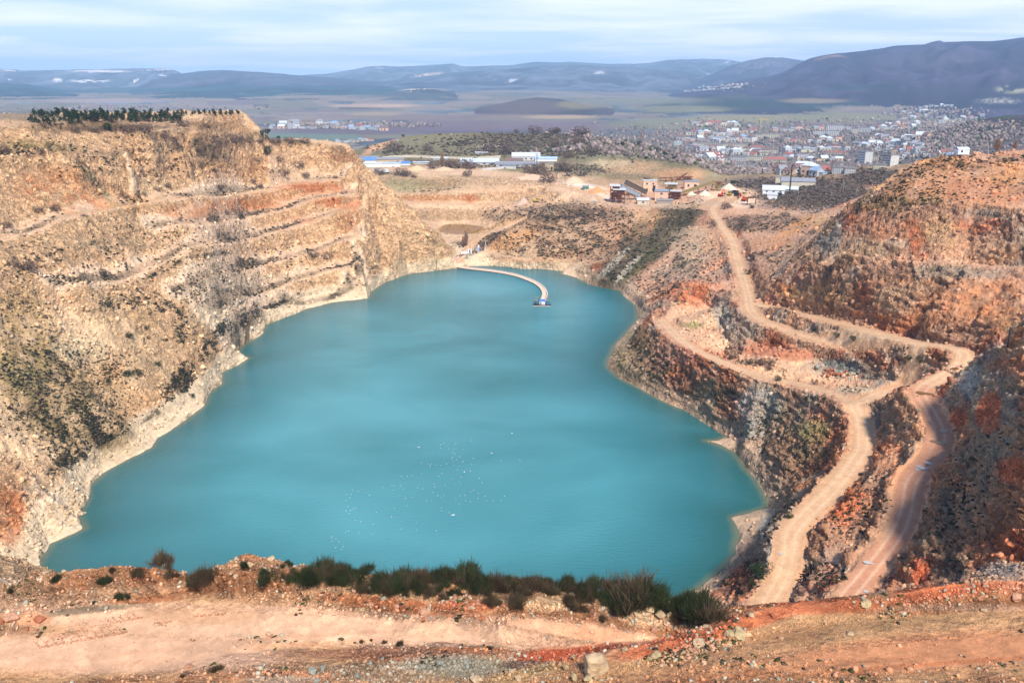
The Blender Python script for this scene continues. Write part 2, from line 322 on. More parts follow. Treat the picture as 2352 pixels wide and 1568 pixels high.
def build_tin():
    pts = []; edges = []; zs = []; idx = {}
    def add(x, y, z):
        k = (round(x, 1), round(y, 1))
        if k in idx: return idx[k]
        idx[k] = len(pts); pts.append(Vector((x, y))); zs.append(z); return idx[k]
    for pl in L:
        prev = None
        for a in pl:
            i = add(*P(*a))
            if prev is not None and prev != i: edges.append((prev, i))
            prev = i
    for q in W: add(*q)
    v, e, f, ov, oe, of = delaunay_2d_cdt(pts, edges, [], 0, 0.05, True)
    zz = []
    V2 = np.array([(p.x, p.y) for p in v])
    PT = np.array([(p.x, p.y) for p in pts]); ZS = np.array(zs)
    E0 = np.array(edges)
    for i, p in enumerate(v):
        if ov[i]: zz.append(float(np.mean([zs[j] for j in ov[i]])))
        else:   # a crossing of two lines: height of the line it lies on
            a = PT[E0[:, 0]]; b = PT[E0[:, 1]]; d = b - a; q = V2[i] - a
            t = np.clip((q * d).sum(1) / (d * d).sum(1), 0, 1)
            dist = np.hypot(*(q - d * t[:, None]).T)
            k = np.argsort(dist)[:2]
            zz.append(float(np.mean([ZS[E0[m, 0]] * (1 - t[m]) + ZS[E0[m, 1]] * t[m] for m in k])))
    return V2, np.array(zz), [tuple(t) for t in f]

NA, NR0 = 1400, 2600
AZ = np.linspace(math.radians(-40), math.radians(40), NA)
R0 = np.concatenate([np.linspace(14, 110, 330, endpoint=False), np.linspace(110, 760, 1250, endpoint=False), np.linspace(760, 1350, 420, endpoint=False), np.geomspace(1350, 15500, 600)])
NR0 = len(R0)
def raster(V2, Z, F):
    """height of the TIN on the (azimuth x distance) grid"""
    G = np.full((NA, NR0), np.nan, np.float32)
    az = np.arctan2(V2[:, 0], np.maximum(V2[:, 1], 1e-6)); rr = np.hypot(V2[:, 0], V2[:, 1])
    SA, CA = np.sin(AZ), np.cos(AZ)
    for (a, b, c) in F:
        ids = [a, b, c]
        i0 = np.searchsorted(AZ, az[ids].min() - 1e-4); i1 = np.searchsorted(AZ, az[ids].max() + 1e-4)
        # a triangle's nearest distance can be inside an edge
        p = V2[ids]; rmin = 1e9
        for k in range(3):
            q0, q1 = p[k], p[(k + 1) % 3]; d = q1 - q0; t = np.clip(-(q0 @ d) / max(d @ d, 1e-9), 0, 1)
            rmin = min(rmin, np.hypot(*(q0 + d * t)))
        j0 = np.searchsorted(R0, rmin - .01); j1 = np.searchsorted(R0, rr[ids].max() + .01)
        if i1 <= i0 or j1 <= j0: continue
        X = SA[i0:i1, None] * R0[None, j0:j1]; Y = CA[i0:i1, None] * R0[None, j0:j1]
        (x0, y0), (x1, y1), (x2, y2) = p
        den = (y1 - y2) * (x0 - x2) + (x2 - x1) * (y0 - y2)
        if abs(den) < 1e-9: continue
        l0 = ((y1 - y2) * (X - x2) + (x2 - x1) * (Y - y2)) / den
        l1 = ((y2 - y0) * (X - x2) + (x0 - x2) * (Y - y2)) / den
        l2 = 1 - l0 - l1
        m = (l0 > -1e-4) & (l1 > -1e-4) & (l2 > -1e-4)
        zz = l0 * Z[a] + l1 * Z[b] + l2 * Z[c]
        sub = G[i0:i1, j0:j1]; sub[m] = zz[m]
    return G
V2, ZV, FV = build_tin()
G = raster(V2, ZV, FV)
G = np.where(np.isnan(G), -20, G)
# ------------------------------------------------------------------ the country beyond: ranges of hills
# (distance, front width, back width, crest as picture points)
RIDGES = [
 (12500, 5500, 2500, [(600,185),(690,173),(760,168),(850,153),(880,151),(930,153),(1040,145),(1062,152),(1180,150),(1230,141),(1300,142),(1400,147),(1470,147),(1490,145),(1540,137),(1600,135),(1680,138),(1760,150),(1900,170)]),
 (10500, 3000, 2500, [(-200,158),(0,158),(60,162),(180,160),(290,157),(395,158),(418,168),(470,190),(520,215)]),
 (9300, 3600, 1500, [(230,225),(300,200),(350,182),(400,171),(460,163),(520,160),(600,165),(655,170),(700,174),(800,180),(900,190),(960,200)]),
 (9000, 2500, 1500, [(780,215),(850,190),(950,178),(1050,166),(1140,160),(1230,152),(1330,150),(1400,152),(1480,158),(1560,160),(1620,175),(1700,200)]),
 (7600, 2600, 1500, [(-200,205),(0,190),(60,193),(130,205),(250,215),(330,212),(450,192),(600,190),(850,197),(1000,202),(1080,212),(1120,225)]),
 (7400, 900, 900, [(1120,228),(1180,208),(1240,196),(1290,203),(1340,218),(1380,226)]),
 (8600, 2400, 1500, [(1440,215),(1560,190),(1620,178),(1680,150),(1720,138),(1760,131),(1800,133),(1840,138),(1900,150),(2000,160)]),
 (5600, 1100, 1200, [(640,250),(740,244),(800,232),(850,222),(920,207),(960,203),(1000,202),(1040,212),(1080,232),(1120,244)]),
 (6400, 3000, 1500, [(1400,238),(1480,222),(1560,212),(1640,198),(1700,184),(1760,176),(1800,166),(1835,148),(1860,134),(1880,125),(1920,119),(1970,117),(2050,108),(2130,104),(2150,96),(2200,94),(2280,92),(2352,84),(2520,70),(2800,60)]),
 (4400, 900, 900, [(1380,252),(1440,244),(1500,238),(1560,232),(1640,219),(1700,216),(1760,226),(1830,238),(1900,245),(1980,252)]),
 (3700, 550, 600, [(1040,268),(1100,252),(1150,236),(1190,226),(1240,219),(1290,224),(1330,235),(1380,250),(1440,262)]),
 (4300, 500, 500, [(660,262),(720,252),(790,241),(850,240),(900,246),(960,256)]),
 (2900, 600, 500, [(-200,252),(0,256),(100,252),(250,254),(400,262),(520,275)]),
 (1750, 480, 500, [(1960,372),(2040,345),(2100,320),(2150,302),(2220,282),(2270,268),(2310,262),(2352,262),(2500,250),(2800,240)]),
]
RIDG = []
for Rd, wf, wb, cr in RIDGES:
    aa = []; zc = []
    for px, py in cr:
        d = ray(px, py); h = math.hypot(d[0], d[1]); aa.append(math.atan2(d[0], d[1])); zc.append(CAM_H + Rd * d[2] / h)
    RIDG.append((Rd, wf, wb, np.array(aa), np.array(zc)))
def far_height(A, R):
    X = np.sin(A) * R; Y = np.cos(A) * R
    base = -20 + 30 * sst(3600, 5200, R) + 3.0 * fbm2(X / 700, Y / 700, 3, 91) * sst(1300, 2500, R) + 16 * fbm2(X / 1100, Y / 900, 3, 93) * sst(3000, 4500, R)
    z = base.copy(); global who
    who = np.full(R.shape, -1)
    g = 1 - np.abs(fbm2(X / 430, Y / 620, 5, 31, 0.5)) * 2.4       # ridged
    g2 = fbm2(X / 170, Y / 240, 4, 57, 0.55)
    for k, (Rd, wf, wb, aa, zc) in enumerate(RIDG):
        c = np.interp(A, aa, zc, left=-60, right=-60) if aa[0] > -0.55 and aa[-1] < 0.55 else np.interp(A, aa, zc, left=(zc[0] if aa[0] < -0.5 else -60), right=(zc[-1] if aa[-1] > 0.5 else -60))
        wob = fbm2(A * 14 + k, A * 0 + k * 3.3, 3, 70 + k) * wf * 0.10
        t = np.where(R < Rd, (Rd - R) / (wf + wob), (R - Rd) / wb)
        tc_ = np.clip(t, 0, 1)
        prof = 0.55 * (0.5 + 0.5 * np.cos(math.pi * tc_)) + 0.45 * (1 - tc_) ** 1.1
        amp = np.maximum(c - base, 0)
        mid = 4 * tc_ * (1 - tc_)
        hk = base + amp * prof + amp * (0.34 * (g - 0.5) * mid + 0.20 * g2 * (0.05 + mid))
        up_ = (hk > z + .5) & (c > base); z = np.where(up_, hk, z); who[up_] = k
    return z
A2 = np.repeat(AZ[:, None], NR0, 1); R2 = np.repeat(R0[None, :], NA, 0)
jf = np.searchsorted(R0, 1050)
FAR = np.full_like(G, -20.0)
FAR[:, jf:] = far_height(A2[:, jf:], R2[:, jf:])
WHO = np.full(G.shape, -1); WHO[:, jf:] = who
b_ = sst(1120, 1290, R2)
G = G * (1 - b_) + FAR * b_
# soften the creases of the TIN a little, along the distance and along the azimuth
def blur(G, n, ax):
    for _ in range(n):
        if ax == 1: G[:, 1:-1] = (G[:, :-2] + 2 * G[:, 1:-1] + G[:, 2:]) / 4
        else: G[1:-1] = (G[:-2] + 2 * G[1:-1] + G[2:]) / 4
    return G
G = blur(G, 3, 1); G = blur(G, 3, 0)
jm = np.searchsorted(R0, 660)
G[:, jm:] = blur(blur(G[:, jm:].copy(), 2, 1), 2, 0)
jm = np.searchsorted(R0, 860); G[:, jm:] = blur(blur(G[:, jm:].copy(), 10, 1), 6, 0)
X2 = (np.sin(A2) * R2).astype(np.float32); Y2 = (np.cos(A2) * R2).astype(np.float32)
SHW = [P(a, b, 0)[:2] for a, b in SHORE]; SHW.append(SHW[0])
def inside(X, Y, pl):
    m = np.zeros(X.shape, bool)
    for (x0, y0), (x1, y1) in zip(pl[:-1], pl[1:]):
        if y0 == y1: continue
        c = ((y0 > Y) != (y1 > Y)) & (X < (x1 - x0) * (Y - y0) / (y1 - y0) + x0); m ^= c
    return m
ja, jb = np.searchsorted(R0, 135), np.searchsorted(R0, 620)
ia, ib = np.searchsorted(AZ, -.75), np.searchsorted(AZ, .62)
_X, _Y = X2[ia:ib, ja:jb], Y2[ia:ib, ja:jb]
def _sd(X, Y, pl):
    bd = np.full(X.shape, 1e9, np.float32)
    for p, q in zip(pl[:-1], pl[1:]):
        dx, dy = q[0] - p[0], q[1] - p[1]; t = np.clip(((X - p[0]) * dx + (Y - p[1]) * dy) / max(dx * dx + dy * dy, 1e-6), 0, 1)
        bd = np.minimum(bd, np.hypot(X - p[0] - t * dx, Y - p[1] - t * dy))
    return bd
SD = _sd(_X, _Y, SHW); INS = inside(_X, _Y, SHW)
_n = 1.6 * fbm2(_X / 9, _Y / 9, 4, 203, .6)                 # ragged water's edge
SD = np.where(INS, -SD, SD) + _n
sub = G[ia:ib, ja:jb]
sub = np.where(SD < 0, np.minimum(sub, 0.35 * np.maximum(SD, -40)), np.maximum(sub, np.minimum(SD * .42, 3.2 + .04 * SD)))
G[ia:ib, ja:jb] = sub
print('tin', len(FV), time.time() - T0)

# ------------------------------------------------------------------ roads are graded into the ground
X2 = (np.sin(A2) * R2).astype(np.float32); Y2 = (np.cos(A2) * R2).astype(np.float32)
def seg_dist(X, Y, pl):
    """distance to a polyline, height of the nearest point on it"""
    bd = np.full(X.shape, 1e9, np.float32); bz = np.zeros(X.shape, np.float32)
    for p, q in zip(pl[:-1], pl[1:]):
        dx, dy = q[0] - p[0], q[1] - p[1]; l2 = dx * dx + dy * dy
        t = np.clip(((X - p[0]) * dx + (Y - p[1]) * dy) / max(l2, 1e-6), 0, 1)
        d = np.hypot(X - p[0] - t * dx, Y - p[1] - t * dy)
        m = d < bd; bd = np.where(m, d, bd); bz = np.where(m, p[2] + t * (q[2] - p[2]), bz)
    return bd, bz
def smooth_line(pl, n=6):
    """Catmull-Rom through world points"""
    o = []
    for i in range(len(pl) - 1):
        p0 = np.array(pl[max(i - 1, 0)]); p1 = np.array(pl[i]); p2 = np.array(pl[i + 1]); p3 = np.array(pl[min(i + 2, len(pl) - 1)])
        for k in range(n):
            t = k / n
            o.append(0.5 * (2 * p1 + (p2 - p0) * t + (2 * p0 - 5 * p1 + 4 * p2 - p3) * t * t + (3 * p1 - p0 - 3 * p2 + p3) * t ** 3))
    o.append(np.array(pl[-1])); return o
ROADW = {k: (smooth_line([P(*p) for p in pts]), hw) for k, (pts, hw) in ROADS.items()}
ROADM = np.zeros(G.shape, np.float32); ROADD = np.full(G.shape, 50, np.float32)
for k, (pl, hw) in ROADW.items():
    a = np.array(pl); pad = hw + 9
    rr = np.hypot(a[:, 0], a[:, 1]); j0 = np.searchsorted(R0, rr.min() - pad); j1 = np.searchsorted(R0, rr.max() + pad)
    az = np.arctan2(a[:, 0], a[:, 1]); da = pad / rr.min(); i0 = np.searchsorted(AZ, az.min() - da); i1 = np.searchsorted(AZ, az.max() + da)
    X = X2[i0:i1, j0:j1]; Y = Y2[i0:i1, j0:j1]
    d, z = seg_dist(X, Y, pl)
    hwv = hw * (1 + 0.20 * fbm2(X / 14, Y / 14, 2, 5) + 0.16 * fbm2(X / 2.5, Y / 2.5, 2, 6))
    wgt = 1 - sst(hwv * 1.05, hwv + 4.5, d)
    G[i0:i1, j0:j1] = G[i0:i1, j0:j1] * (1 - wgt) + z * wgt
    ROADD[i0:i1, j0:j1] = np.minimum(ROADD[i0:i1, j0:j1], d)
    m = 1 - sst(hwv * 0.85, hwv * 1.2 + 0.3, d)
    if k == 'shore_track' or k == 'rim_track': m = m * 0.8
    ROADM[i0:i1, j0:j1] = np.maximum(ROADM[i0:i1, j0:j1], m)
print('roads', time.time() - T0)
LW = dict(r0=150, r1=720)
def o_(**k):
    d = dict(LW); d.update(k); return d
PATCHES = [
 # left wall
 (150,440,120,42,(222,158,108),o_(s=.6,fine=.5)), (75,430,60,26,(212,134,86),o_(s=.6,fine=.4)), (110,400,80,20,(196,130,80),o_(s=.5)), (190,470,60,22,(212,138,90),o_(s=.6,fine=.4)),
 (218,420,75,7,(128,118,84),o_(s=.85,rot=52)), (250,450,60,5,(150,140,105),o_(s=.6,rot=50)),
 (300,470,60,25,(222,170,115),o_(s=.6)), (430,485,70,16,(210,135,85),o_(s=.7)), (560,470,90,16,(205,128,76),o_(s=.8)), (720,432,75,13,(206,118,72),o_(s=.85)), (775,465,60,12,(205,120,72),o_(s=.85)),
 (640,452,60,10,(208,140,92),o_(s=.6)), (690,505,50,10,(205,140,95),o_(s=.5)), (800,500,30,40,(205,135,88),o_(s=.6)), (540,390,90,18,(222,168,116),o_(s=.6)), (800,360,40,14,(205,140,95),o_(s=.5)),
 (740,350,60,10,(215,170,125),o_(s=.4)), (470,375,60,10,(205,150,100),o_(s=.5)), (660,400,60,18,(212,185,150),o_(s=.6)), (350,420,50,20,(225,195,155),o_(s=.6)),
 (130,900,170,120,(172,142,98),o_(s=.85,rot=35)), (50,780,80,130,(178,145,98),o_(s=.8)), (200,960,120,60,(150,124,84),o_(s=.75,rot=35)), (190,850,90,50,(150,120,82),o_(s=.6,fine=.25)),
 (130,960,120,50,(100,86,54),o_(s=.6,rot=35,fine=.3)), (215,1010,80,25,(82,68,46),o_(s=.8,rot=-35,fine=.3)), (150,1050,60,14,(80,66,44),o_(s=.8,rot=-40,fine=.2)), (60,850,60,60,(90,96,50),o_(s=.5,fine=.3)),
 (20,1180,40,80,(215,128,78),o_(s=.8)), (10,1090,40,40,(222,170,125),o_(s=.6)), (95,1130,40,50,(232,205,175),o_(s=.6)), (230,700,60,60,(205,180,140),o_(s=.4)), (330,735,35,25,(196,160,110),o_(s=.5)),
 (245,560,200,12,(190,165,130),o_(s=.5,fine=.2)), (300,800,110,45,(206,178,138),o_(s=.5)), (330,860,60,40,(222,192,150),o_(s=.6)), (180,800,60,30,(230,205,165),o_(s=.6)),
 (392,900,9,60,(60,50,34),o_(s=.85,rot=28,fine=.25)), (420,880,14,35,(64,54,38),o_(s=.8,rot=20,fine=.25)), (478,800,14,30,(66,54,40),o_(s=.9,rot=35,fine=.2)), (505,760,12,30,(62,50,38),o_(s=.85,rot=50,fine=.2)), (558,742,34,6,(66,54,40),o_(s=.8,rot=-32,fine=.2)), (345,955,60,7,(60,56,36),o_(s=.8,rot=-30,fine=.2)), (410,940,30,6,(60,56,36),o_(s=.8,rot=-60,fine=.2)),
 (630,700,70,4,(74,62,46),o_(s=.8,rot=-18,fine=.2)), (760,668,90,4,(74,62,46),o_(s=.8,rot=-8,fine=.2)), (410,690,60,14,(92,82,50),o_(s=.6,rot=-20,fine=.3)), (415,755,20,30,(90,86,52),o_(s=.7,fine=.3)), (300,690,60,8,(90,78,52),o_(s=.5,fine=.2)),
 (480,730,60,25,(206,190,155),o_(s=.4)), (560,640,120,12,(188,162,130),o_(s=.4,fine=.2)), (470,655,50,14,(130,110,86),o_(s=.5,fine=.2)), (365,625,60,7,(110,96,74),o_(s=.7,rot=-25,fine=.2)), (480,585,60,5,(104,88,66),o_(s=.7,rot=-8,fine=.2)),
 # plateau behind it
 (280,288,260,16,(120,96,68),dict(r0=330,r1=720,s=.85)), (300,296,160,8,(86,70,58),dict(r0=330,r1=720,s=.7,fine=.3)), (560,285,70,20,(196,150,106),dict(r0=330,r1=720,s=.7)), (540,318,120,9,(98,82,62),dict(r0=330,r1=720,s=.7,fine=.3)), (60,330,70,10,(140,124,74),dict(r0=300,r1=720,s=.7)), (130,340,60,8,(116,112,62),dict(r0=300,r1=720,s=.6)), (610,310,50,10,(110,92,66),dict(r0=330,r1=720,s=.7,fine=.3)), (60,268,120,10,(120,108,90),dict(r0=380,r1=1100,s=.7)), (390,300,40,3,(214,182,140),dict(r0=330,r1=720,s=.8)),
 # middle pit
 (1230,345,460,34,(130,120,92),dict(r0=790,r1=1280,s=.85)), (1500,398,190,26,(150,132,98),dict(r0=690,r1=1100,s=.8)), (1200,325,170,20,(104,92,76),dict(r0=800,r1=1280,s=.6)),
 (1480,560,175,44,(84,74,54),dict(r0=400,r1=650,s=.95,rot=-42,rgh=1)), (1490,366,180,40,(130,120,90),dict(r0=780,r1=1280,s=.8)),
 (1060,527,54,11,(168,124,72),dict(r0=550,r1=800,s=1,soft=.12,rough=.12)), (930,424,60,14,(182,164,120),dict(r0=650,r1=900,s=.9)), (1010,424,60,12,(170,140,100),dict(r0=650,r1=900,s=.7)), (960,438,80,5,(120,110,76),dict(r0=650,r1=900,s=.7,fine=.2)), (1120,425,70,12,(214,176,138),dict(r0=650,r1=900,s=.7)),
 (1000,455,90,8,(206,146,96),dict(r0=600,r1=900,s=.8)), (1150,455,90,8,(216,178,132),dict(r0=600,r1=900,s=.6)), (1080,456,20,9,(200,120,72),dict(r0=600,r1=900,s=.7)), (1010,495,110,12,(200,160,118),dict(r0=600,r1=900,s=.7)), (1160,495,40,16,(128,104,78),dict(r0=600,r1=900,s=.8,fine=.25)), (1200,478,60,6,(226,184,148),dict(r0=600,r1=900,s=.8)),
 (1040,392,200,11,(226,188,152),dict(r0=650,r1=1000,s=.9)), (900,398,60,4,(92,84,54),dict(r0=650,r1=1000,s=.7)), (1220,412,80,12,(224,184,146),dict(r0=650,r1=1000,s=.9)), (1350,432,80,22,(228,186,150),dict(r0=600,r1=900,s=.9)), (1340,425,50,5,(250,232,208),dict(r0=600,r1=900,s=.9,rot=8)), (1385,455,30,12,(232,206,176),dict(r0=600,r1=900,s=.7)), (1430,440,35,10,(206,146,100),dict(r0=600,r1=900,s=.7)),
 (1250,388,120,8,(118,112,70),dict(r0=700,r1=1100,s=.8)), (1180,382,160,5,(92,80,66),dict(r0=700,r1=1100,s=.6,fine=.3)), (1420,420,80,12,(160,128,96),dict(r0=700,r1=1000,s=.7)), (1450,385,70,16,(196,158,120),dict(r0=700,r1=1000,s=.85)), (1560,400,60,14,(200,152,110),dict(r0=700,r1=1000,s=.85)), (1400,375,50,10,(206,180,140),dict(r0=700,r1=1000,s=.7)),
 (880,330,50,8,(224,172,128),dict(r0=800,r1=1300,s=.9,rot=-28)), (1130,335,40,4,(210,196,170),dict(r0=800,r1=1300,s=.8)), (1200,325,140,20,(112,98,78),dict(r0=800,r1=1300,s=.5,fine=.3)), (1450,345,100,14,(160,150,122),dict(r0=800,r1=1300,s=.5,fine=.2)),
 (1000,325,100,14,(138,130,98),dict(r0=800,r1=1300,s=.6)), (1400,345,90,22,(142,132,104),dict(r0=800,r1=1300,s=.5)),
 (1320,545,190,70,(150,112,80),dict(r0=540,r1=720,s=.85)), (1300,490,130,22,(84,68,54),dict(r0=540,r1=720,s=.85)), (1290,520,90,18,(98,80,60),dict(r0=540,r1=720,s=.6,fine=.2)), (1350,560,60,22,(88,76,58),dict(r0=540,r1=720,s=.6,fine=.25)), (1440,550,25,40,(96,78,58),dict(r0=540,r1=720,s=.6,fine=.2)), (1250,570,50,15,(90,74,58),dict(r0=540,r1=720,s=.6,fine=.2)),
 (1180,550,56,18,(214,154,100),dict(r0=540,r1=720,s=.85,rot=-18)), (1115,556,48,9,(74,56,48),dict(r0=540,r1=720,s=.9,rot=-38)), (1060,560,30,8,(92,76,58),dict(r0=540,r1=720,s=.7)), (1488,560,8,75,(200,122,76),dict(r0=540,r1=720,s=.85,rot=12)), (1470,610,30,14,(196,124,80),dict(r0=500,r1=720,s=.6)), (1520,500,60,14,(196,156,112),dict(r0=540,r1=720,s=.8)), (1510,540,45,25,(190,154,112),dict(r0=540,r1=720,s=.8)), (1395,590,60,14,(172,136,104),dict(r0=500,r1=720,s=.7)), (1210,597,80,4,(204,150,108),dict(r0=540,r1=720,s=.8)), (1310,608,70,5,(204,172,136),dict(r0=520,r1=720,s=.9)), (1150,588,30,6,(120,84,62),dict(r0=520,r1=720,s=.8)),
 # dark scree and crags
 (1500,560,150,30,(86,74,54),dict(r0=430,r1=650,s=.95,rot=-42,rgh=1)), (1570,510,60,26,(96,82,58),dict(r0=430,r1=650,s=.9,rot=-42)), (1420,620,80,14,(90,76,60),dict(r0=430,r1=650,s=.8,rot=-38)), (1405,608,60,7,(178,168,148),dict(r0=430,r1=650,s=.9,rot=-45)), (1440,620,46,7,(176,166,146),dict(r0=430,r1=650,s=.9,rot=-47)), (1475,600,60,9,(80,80,48),dict(r0=430,r1=650,s=.8,rot=-47)), (1365,632,50,5,(170,142,112),dict(r0=430,r1=650,s=.8,rot=14)),
 (1590,570,50,60,(168,146,118),dict(r0=330,r1=560,s=.8,rot=-20)), (1560,640,60,30,(150,130,108),dict(r0=330,r1=560,s=.7,fine=.2)), (1520,660,50,26,(84,72,56),dict(r0=330,r1=560,s=.6,fine=.3)), (1590,612,40,12,(78,66,52),dict(r0=330,r1=560,s=.7,fine=.2)), (1640,560,30,40,(176,136,102),dict(r0=330,r1=600,s=.7)),
 (1750,512,110,20,(94,76,60),dict(r0=380,r1=620,s=.85)), (1830,520,60,12,(190,134,84),dict(r0=380,r1=620,s=.8,rot=-30)), (1700,520,30,16,(100,82,62),dict(r0=380,r1=620,s=.7)), (1780,560,60,16,(178,128,88),dict(r0=330,r1=620,s=.7)), (1760,590,50,14,(112,88,68),dict(r0=330,r1=620,s=.7,fine=.2)), (1740,640,30,30,(170,124,90),dict(r0=330,r1=620,s=.7)), (1850,590,50,20,(164,128,96),dict(r0=300,r1=620,s=.6)),
 (1690,455,70,22,(228,192,158),dict(r0=600,r1=800,s=.9)), (1600,470,90,10,(204,168,134),dict(r0=560,r1=720,s=.8)), (1500,474,90,6,(196,160,126),dict(r0=560,r1=720,s=.8)), (1870,445,140,38,(92,76,64),dict(r0=540,r1=1150,s=.95)), (2010,410,80,22,(92,76,62),dict(r0=540,r1=1150,s=.9)), (1780,420,120,14,(104,90,80),dict(r0=740,r1=1250,s=.9)), (1800,488,160,6,(190,152,122),dict(r0=480,r1=620,s=.8)),
 # terrace, mound
 (1592,674,62,30,(196,118,78),dict(r0=290,r1=450,s=.85,soft=.3)), (1600,700,40,12,(214,136,98),dict(r0=290,r1=450,s=.8)), (1640,760,110,46,(214,174,136),dict(r0=240,r1=380,s=.75,rot=25)), (1830,850,150,26,(222,178,138),dict(r0=220,r1=360,s=.8,rot=8)), (1590,748,26,8,(132,130,70),dict(r0=240,r1=380,s=.8)), (1690,745,40,20,(180,140,122),dict(r0=240,r1=380,s=.6)),(1720,832,50,6,(116,104,70),dict(r0=220,r1=360,s=.7,fine=.2)),
 (1450,810,50,60,(98,90,56),dict(r0=230,r1=460,s=.75,rot=30)), (1500,850,70,40,(110,96,66),dict(r0=230,r1=460,s=.7,fine=.2)), (1560,820,50,30,(178,128,106),dict(r0=230,r1=400,s=.7)), (1530,880,70,14,(150,122,98),dict(r0=230,r1=400,s=.5)), (1640,900,60,30,(116,100,72),dict(r0=200,r1=400,s=.7)), (1620,860,50,20,(176,130,104),dict(r0=200,r1=400,s=.6)),
 (1700,930,40,30,(160,112,90),dict(r0=200,r1=400,s=.6)), (1740,930,46,36,(196,190,180),dict(r0=200,r1=360,s=.75)), (1800,940,60,26,(130,126,104),dict(r0=200,r1=360,s=.7)), (1720,985,60,22,(170,166,156),dict(r0=180,r1=360,s=.7,fine=.2)), (1800,1010,60,60,(150,124,92),dict(r0=180,r1=320,s=.6)), (1870,990,40,30,(128,126,78),dict(r0=180,r1=320,s=.7)), (1860,1040,50,40,(120,104,72),dict(r0=180,r1=320,s=.6)), (1800,1090,50,50,(160,120,92),dict(r0=180,r1=320,s=.5)),
 (1700,750,70,50,(160,146,124),dict(r0=230,r1=420,s=.5,rot=50)), (1660,720,26,50,(136,134,122),dict(r0=230,r1=420,s=.7,rot=-20)), (1740,800,50,22,(176,110,80),dict(r0=230,r1=420,s=.8)), (1820,815,60,14,(176,110,78),dict(r0=230,r1=420,s=.8)), (1930,845,80,22,(134,136,124),dict(r0=210,r1=340,s=.9)), (1950,830,60,14,(108,108,100),dict(r0=210,r1=340,s=.6,fine=.2)), (2020,870,40,16,(140,140,126),dict(r0=210,r1=340,s=.8)), (1970,895,60,8,(172,164,136),dict(r0=200,r1=340,s=.8)),
 (2030,960,40,50,(124,114,98),dict(r0=170,r1=300,s=.8)), (2070,930,40,26,(178,134,104),dict(r0=170,r1=300,s=.6)), (2080,1000,36,50,(182,128,98),dict(r0=150,r1=300,s=.6)), (2040,1060,36,50,(196,120,78),dict(r0=140,r1=260,s=.6)), (1950,1160,56,60,(184,104,66),dict(r0=140,r1=240,s=.9,rot=-50)), (1900,1250,60,40,(168,120,90),dict(r0=120,r1=240,s=.7)), (1990,1200,40,60,(176,136,106),dict(r0=120,r1=240,s=.6,rot=30)), (1880,1330,50,30,(166,92,60),dict(r0=120,r1=240,s=.7)), (1800,1180,30,60,(150,134,110),dict(r0=120,r1=280,s=.6,rot=40)), (1720,1300,50,40,(120,96,76),dict(r0=100,r1=260,s=.7)), (1700,1340,30,40,(178,104,68),dict(r0=100,r1=260,s=.7)), (1760,1240,20,60,(190,180,160),dict(r0=120,r1=260,s=.5)),
 # the high wall on the right
 (2050,700,220,60,(196,140,98),dict(r0=190,r1=420,s=.5)), (1975,690,24,40,(168,96,66),dict(r0=190,r1=420,s=.9,rot=10)), (1930,680,40,40,(176,138,100),dict(r0=190,r1=420,s=.5)), (2060,690,50,40,(180,166,138),dict(r0=190,r1=420,s=.7)), (2160,700,60,50,(190,134,98),dict(r0=190,r1=420,s=.6)), (2280,690,80,40,(196,126,80),dict(r0=190,r1=420,s=.7)), (2320,740,50,30,(150,112,74),dict(r0=190,r1=420,s=.7)), (1860,680,60,24,(206,160,106),dict(r0=190,r1=420,s=.6)), (1810,668,30,12,(210,156,100),dict(r0=190,r1=420,s=.8)),
 (1950,575,120,30,(172,140,108),dict(r0=240,r1=480,s=.7)), (2040,520,80,30,(188,124,86),dict(r0=240,r1=480,s=.7)), (2160,540,50,40,(204,162,114),dict(r0=240,r1=480,s=.7)), (2110,560,20,50,(176,92,54),dict(r0=240,r1=480,s=.7,rot=-15)), (2250,520,60,22,(182,108,72),dict(r0=240,r1=480,s=.8)), (2260,580,80,30,(220,150,100),dict(r0=240,r1=480,s=.7)), (2340,570,30,40,(120,92,72),dict(r0=240,r1=480,s=.6)), (2120,600,120,10,(216,160,122),dict(r0=240,r1=480,s=.7)), (2200,648,160,10,(206,142,98),dict(r0=220,r1=480,s=.7)),
 (1905,540,30,50,(132,130,118),dict(r0=300,r1=520,s=.8,rot=20)), (1890,510,30,30,(196,142,88),dict(r0=300,r1=520,s=.7)), (1960,440,100,10,(206,178,130),dict(r0=300,r1=520,s=.8,rot=-38)), (2040,400,60,14,(226,176,114),dict(r0=300,r1=520,s=.9,rot=-42)), (2060,430,80,16,(120,90,54),dict(r0=300,r1=520,s=.9,rot=-40)), (2020,470,80,18,(128,100,62),dict(r0=280,r1=520,s=.7)), (2170,375,70,20,(206,142,84),dict(r0=280,r1=520,s=.7)),
 (2100,400,80,10,(84,64,48),dict(r0=280,r1=520,s=.9,rot=-28)), (2260,368,120,12,(84,66,54),dict(r0=280,r1=560,s=.9,fine=.3)), (2200,385,70,9,(78,62,50),dict(r0=280,r1=560,s=.8)), (2130,440,80,26,(176,112,70),dict(r0=260,r1=520,s=.7)), (2250,440,60,30,(206,142,104),dict(r0=260,r1=520,s=.7)), (2200,440,24,24,(150,74,44),dict(r0=260,r1=520,s=.7)), (2310,400,50,30,(190,136,82),dict(r0=260,r1=520,s=.7)), (2110,458,70,12,(108,96,56),dict(r0=260,r1=520,s=.7,fine=.2)), (2160,352,100,5,(196,150,104),dict(r0=300,r1=560,s=.6)), (2280,470,90,10,(204,148,108),dict(r0=260,r1=480,s=.7)),
 (2200,420,170,44,(160,116,82),dict(r0=255,r1=520,s=.65)), (2300,450,60,26,(182,118,80),dict(r0=255,r1=520,s=.6)), (2140,700,200,46,(190,124,80),dict(r0=190,r1=420,s=.4)),
 # near right slope
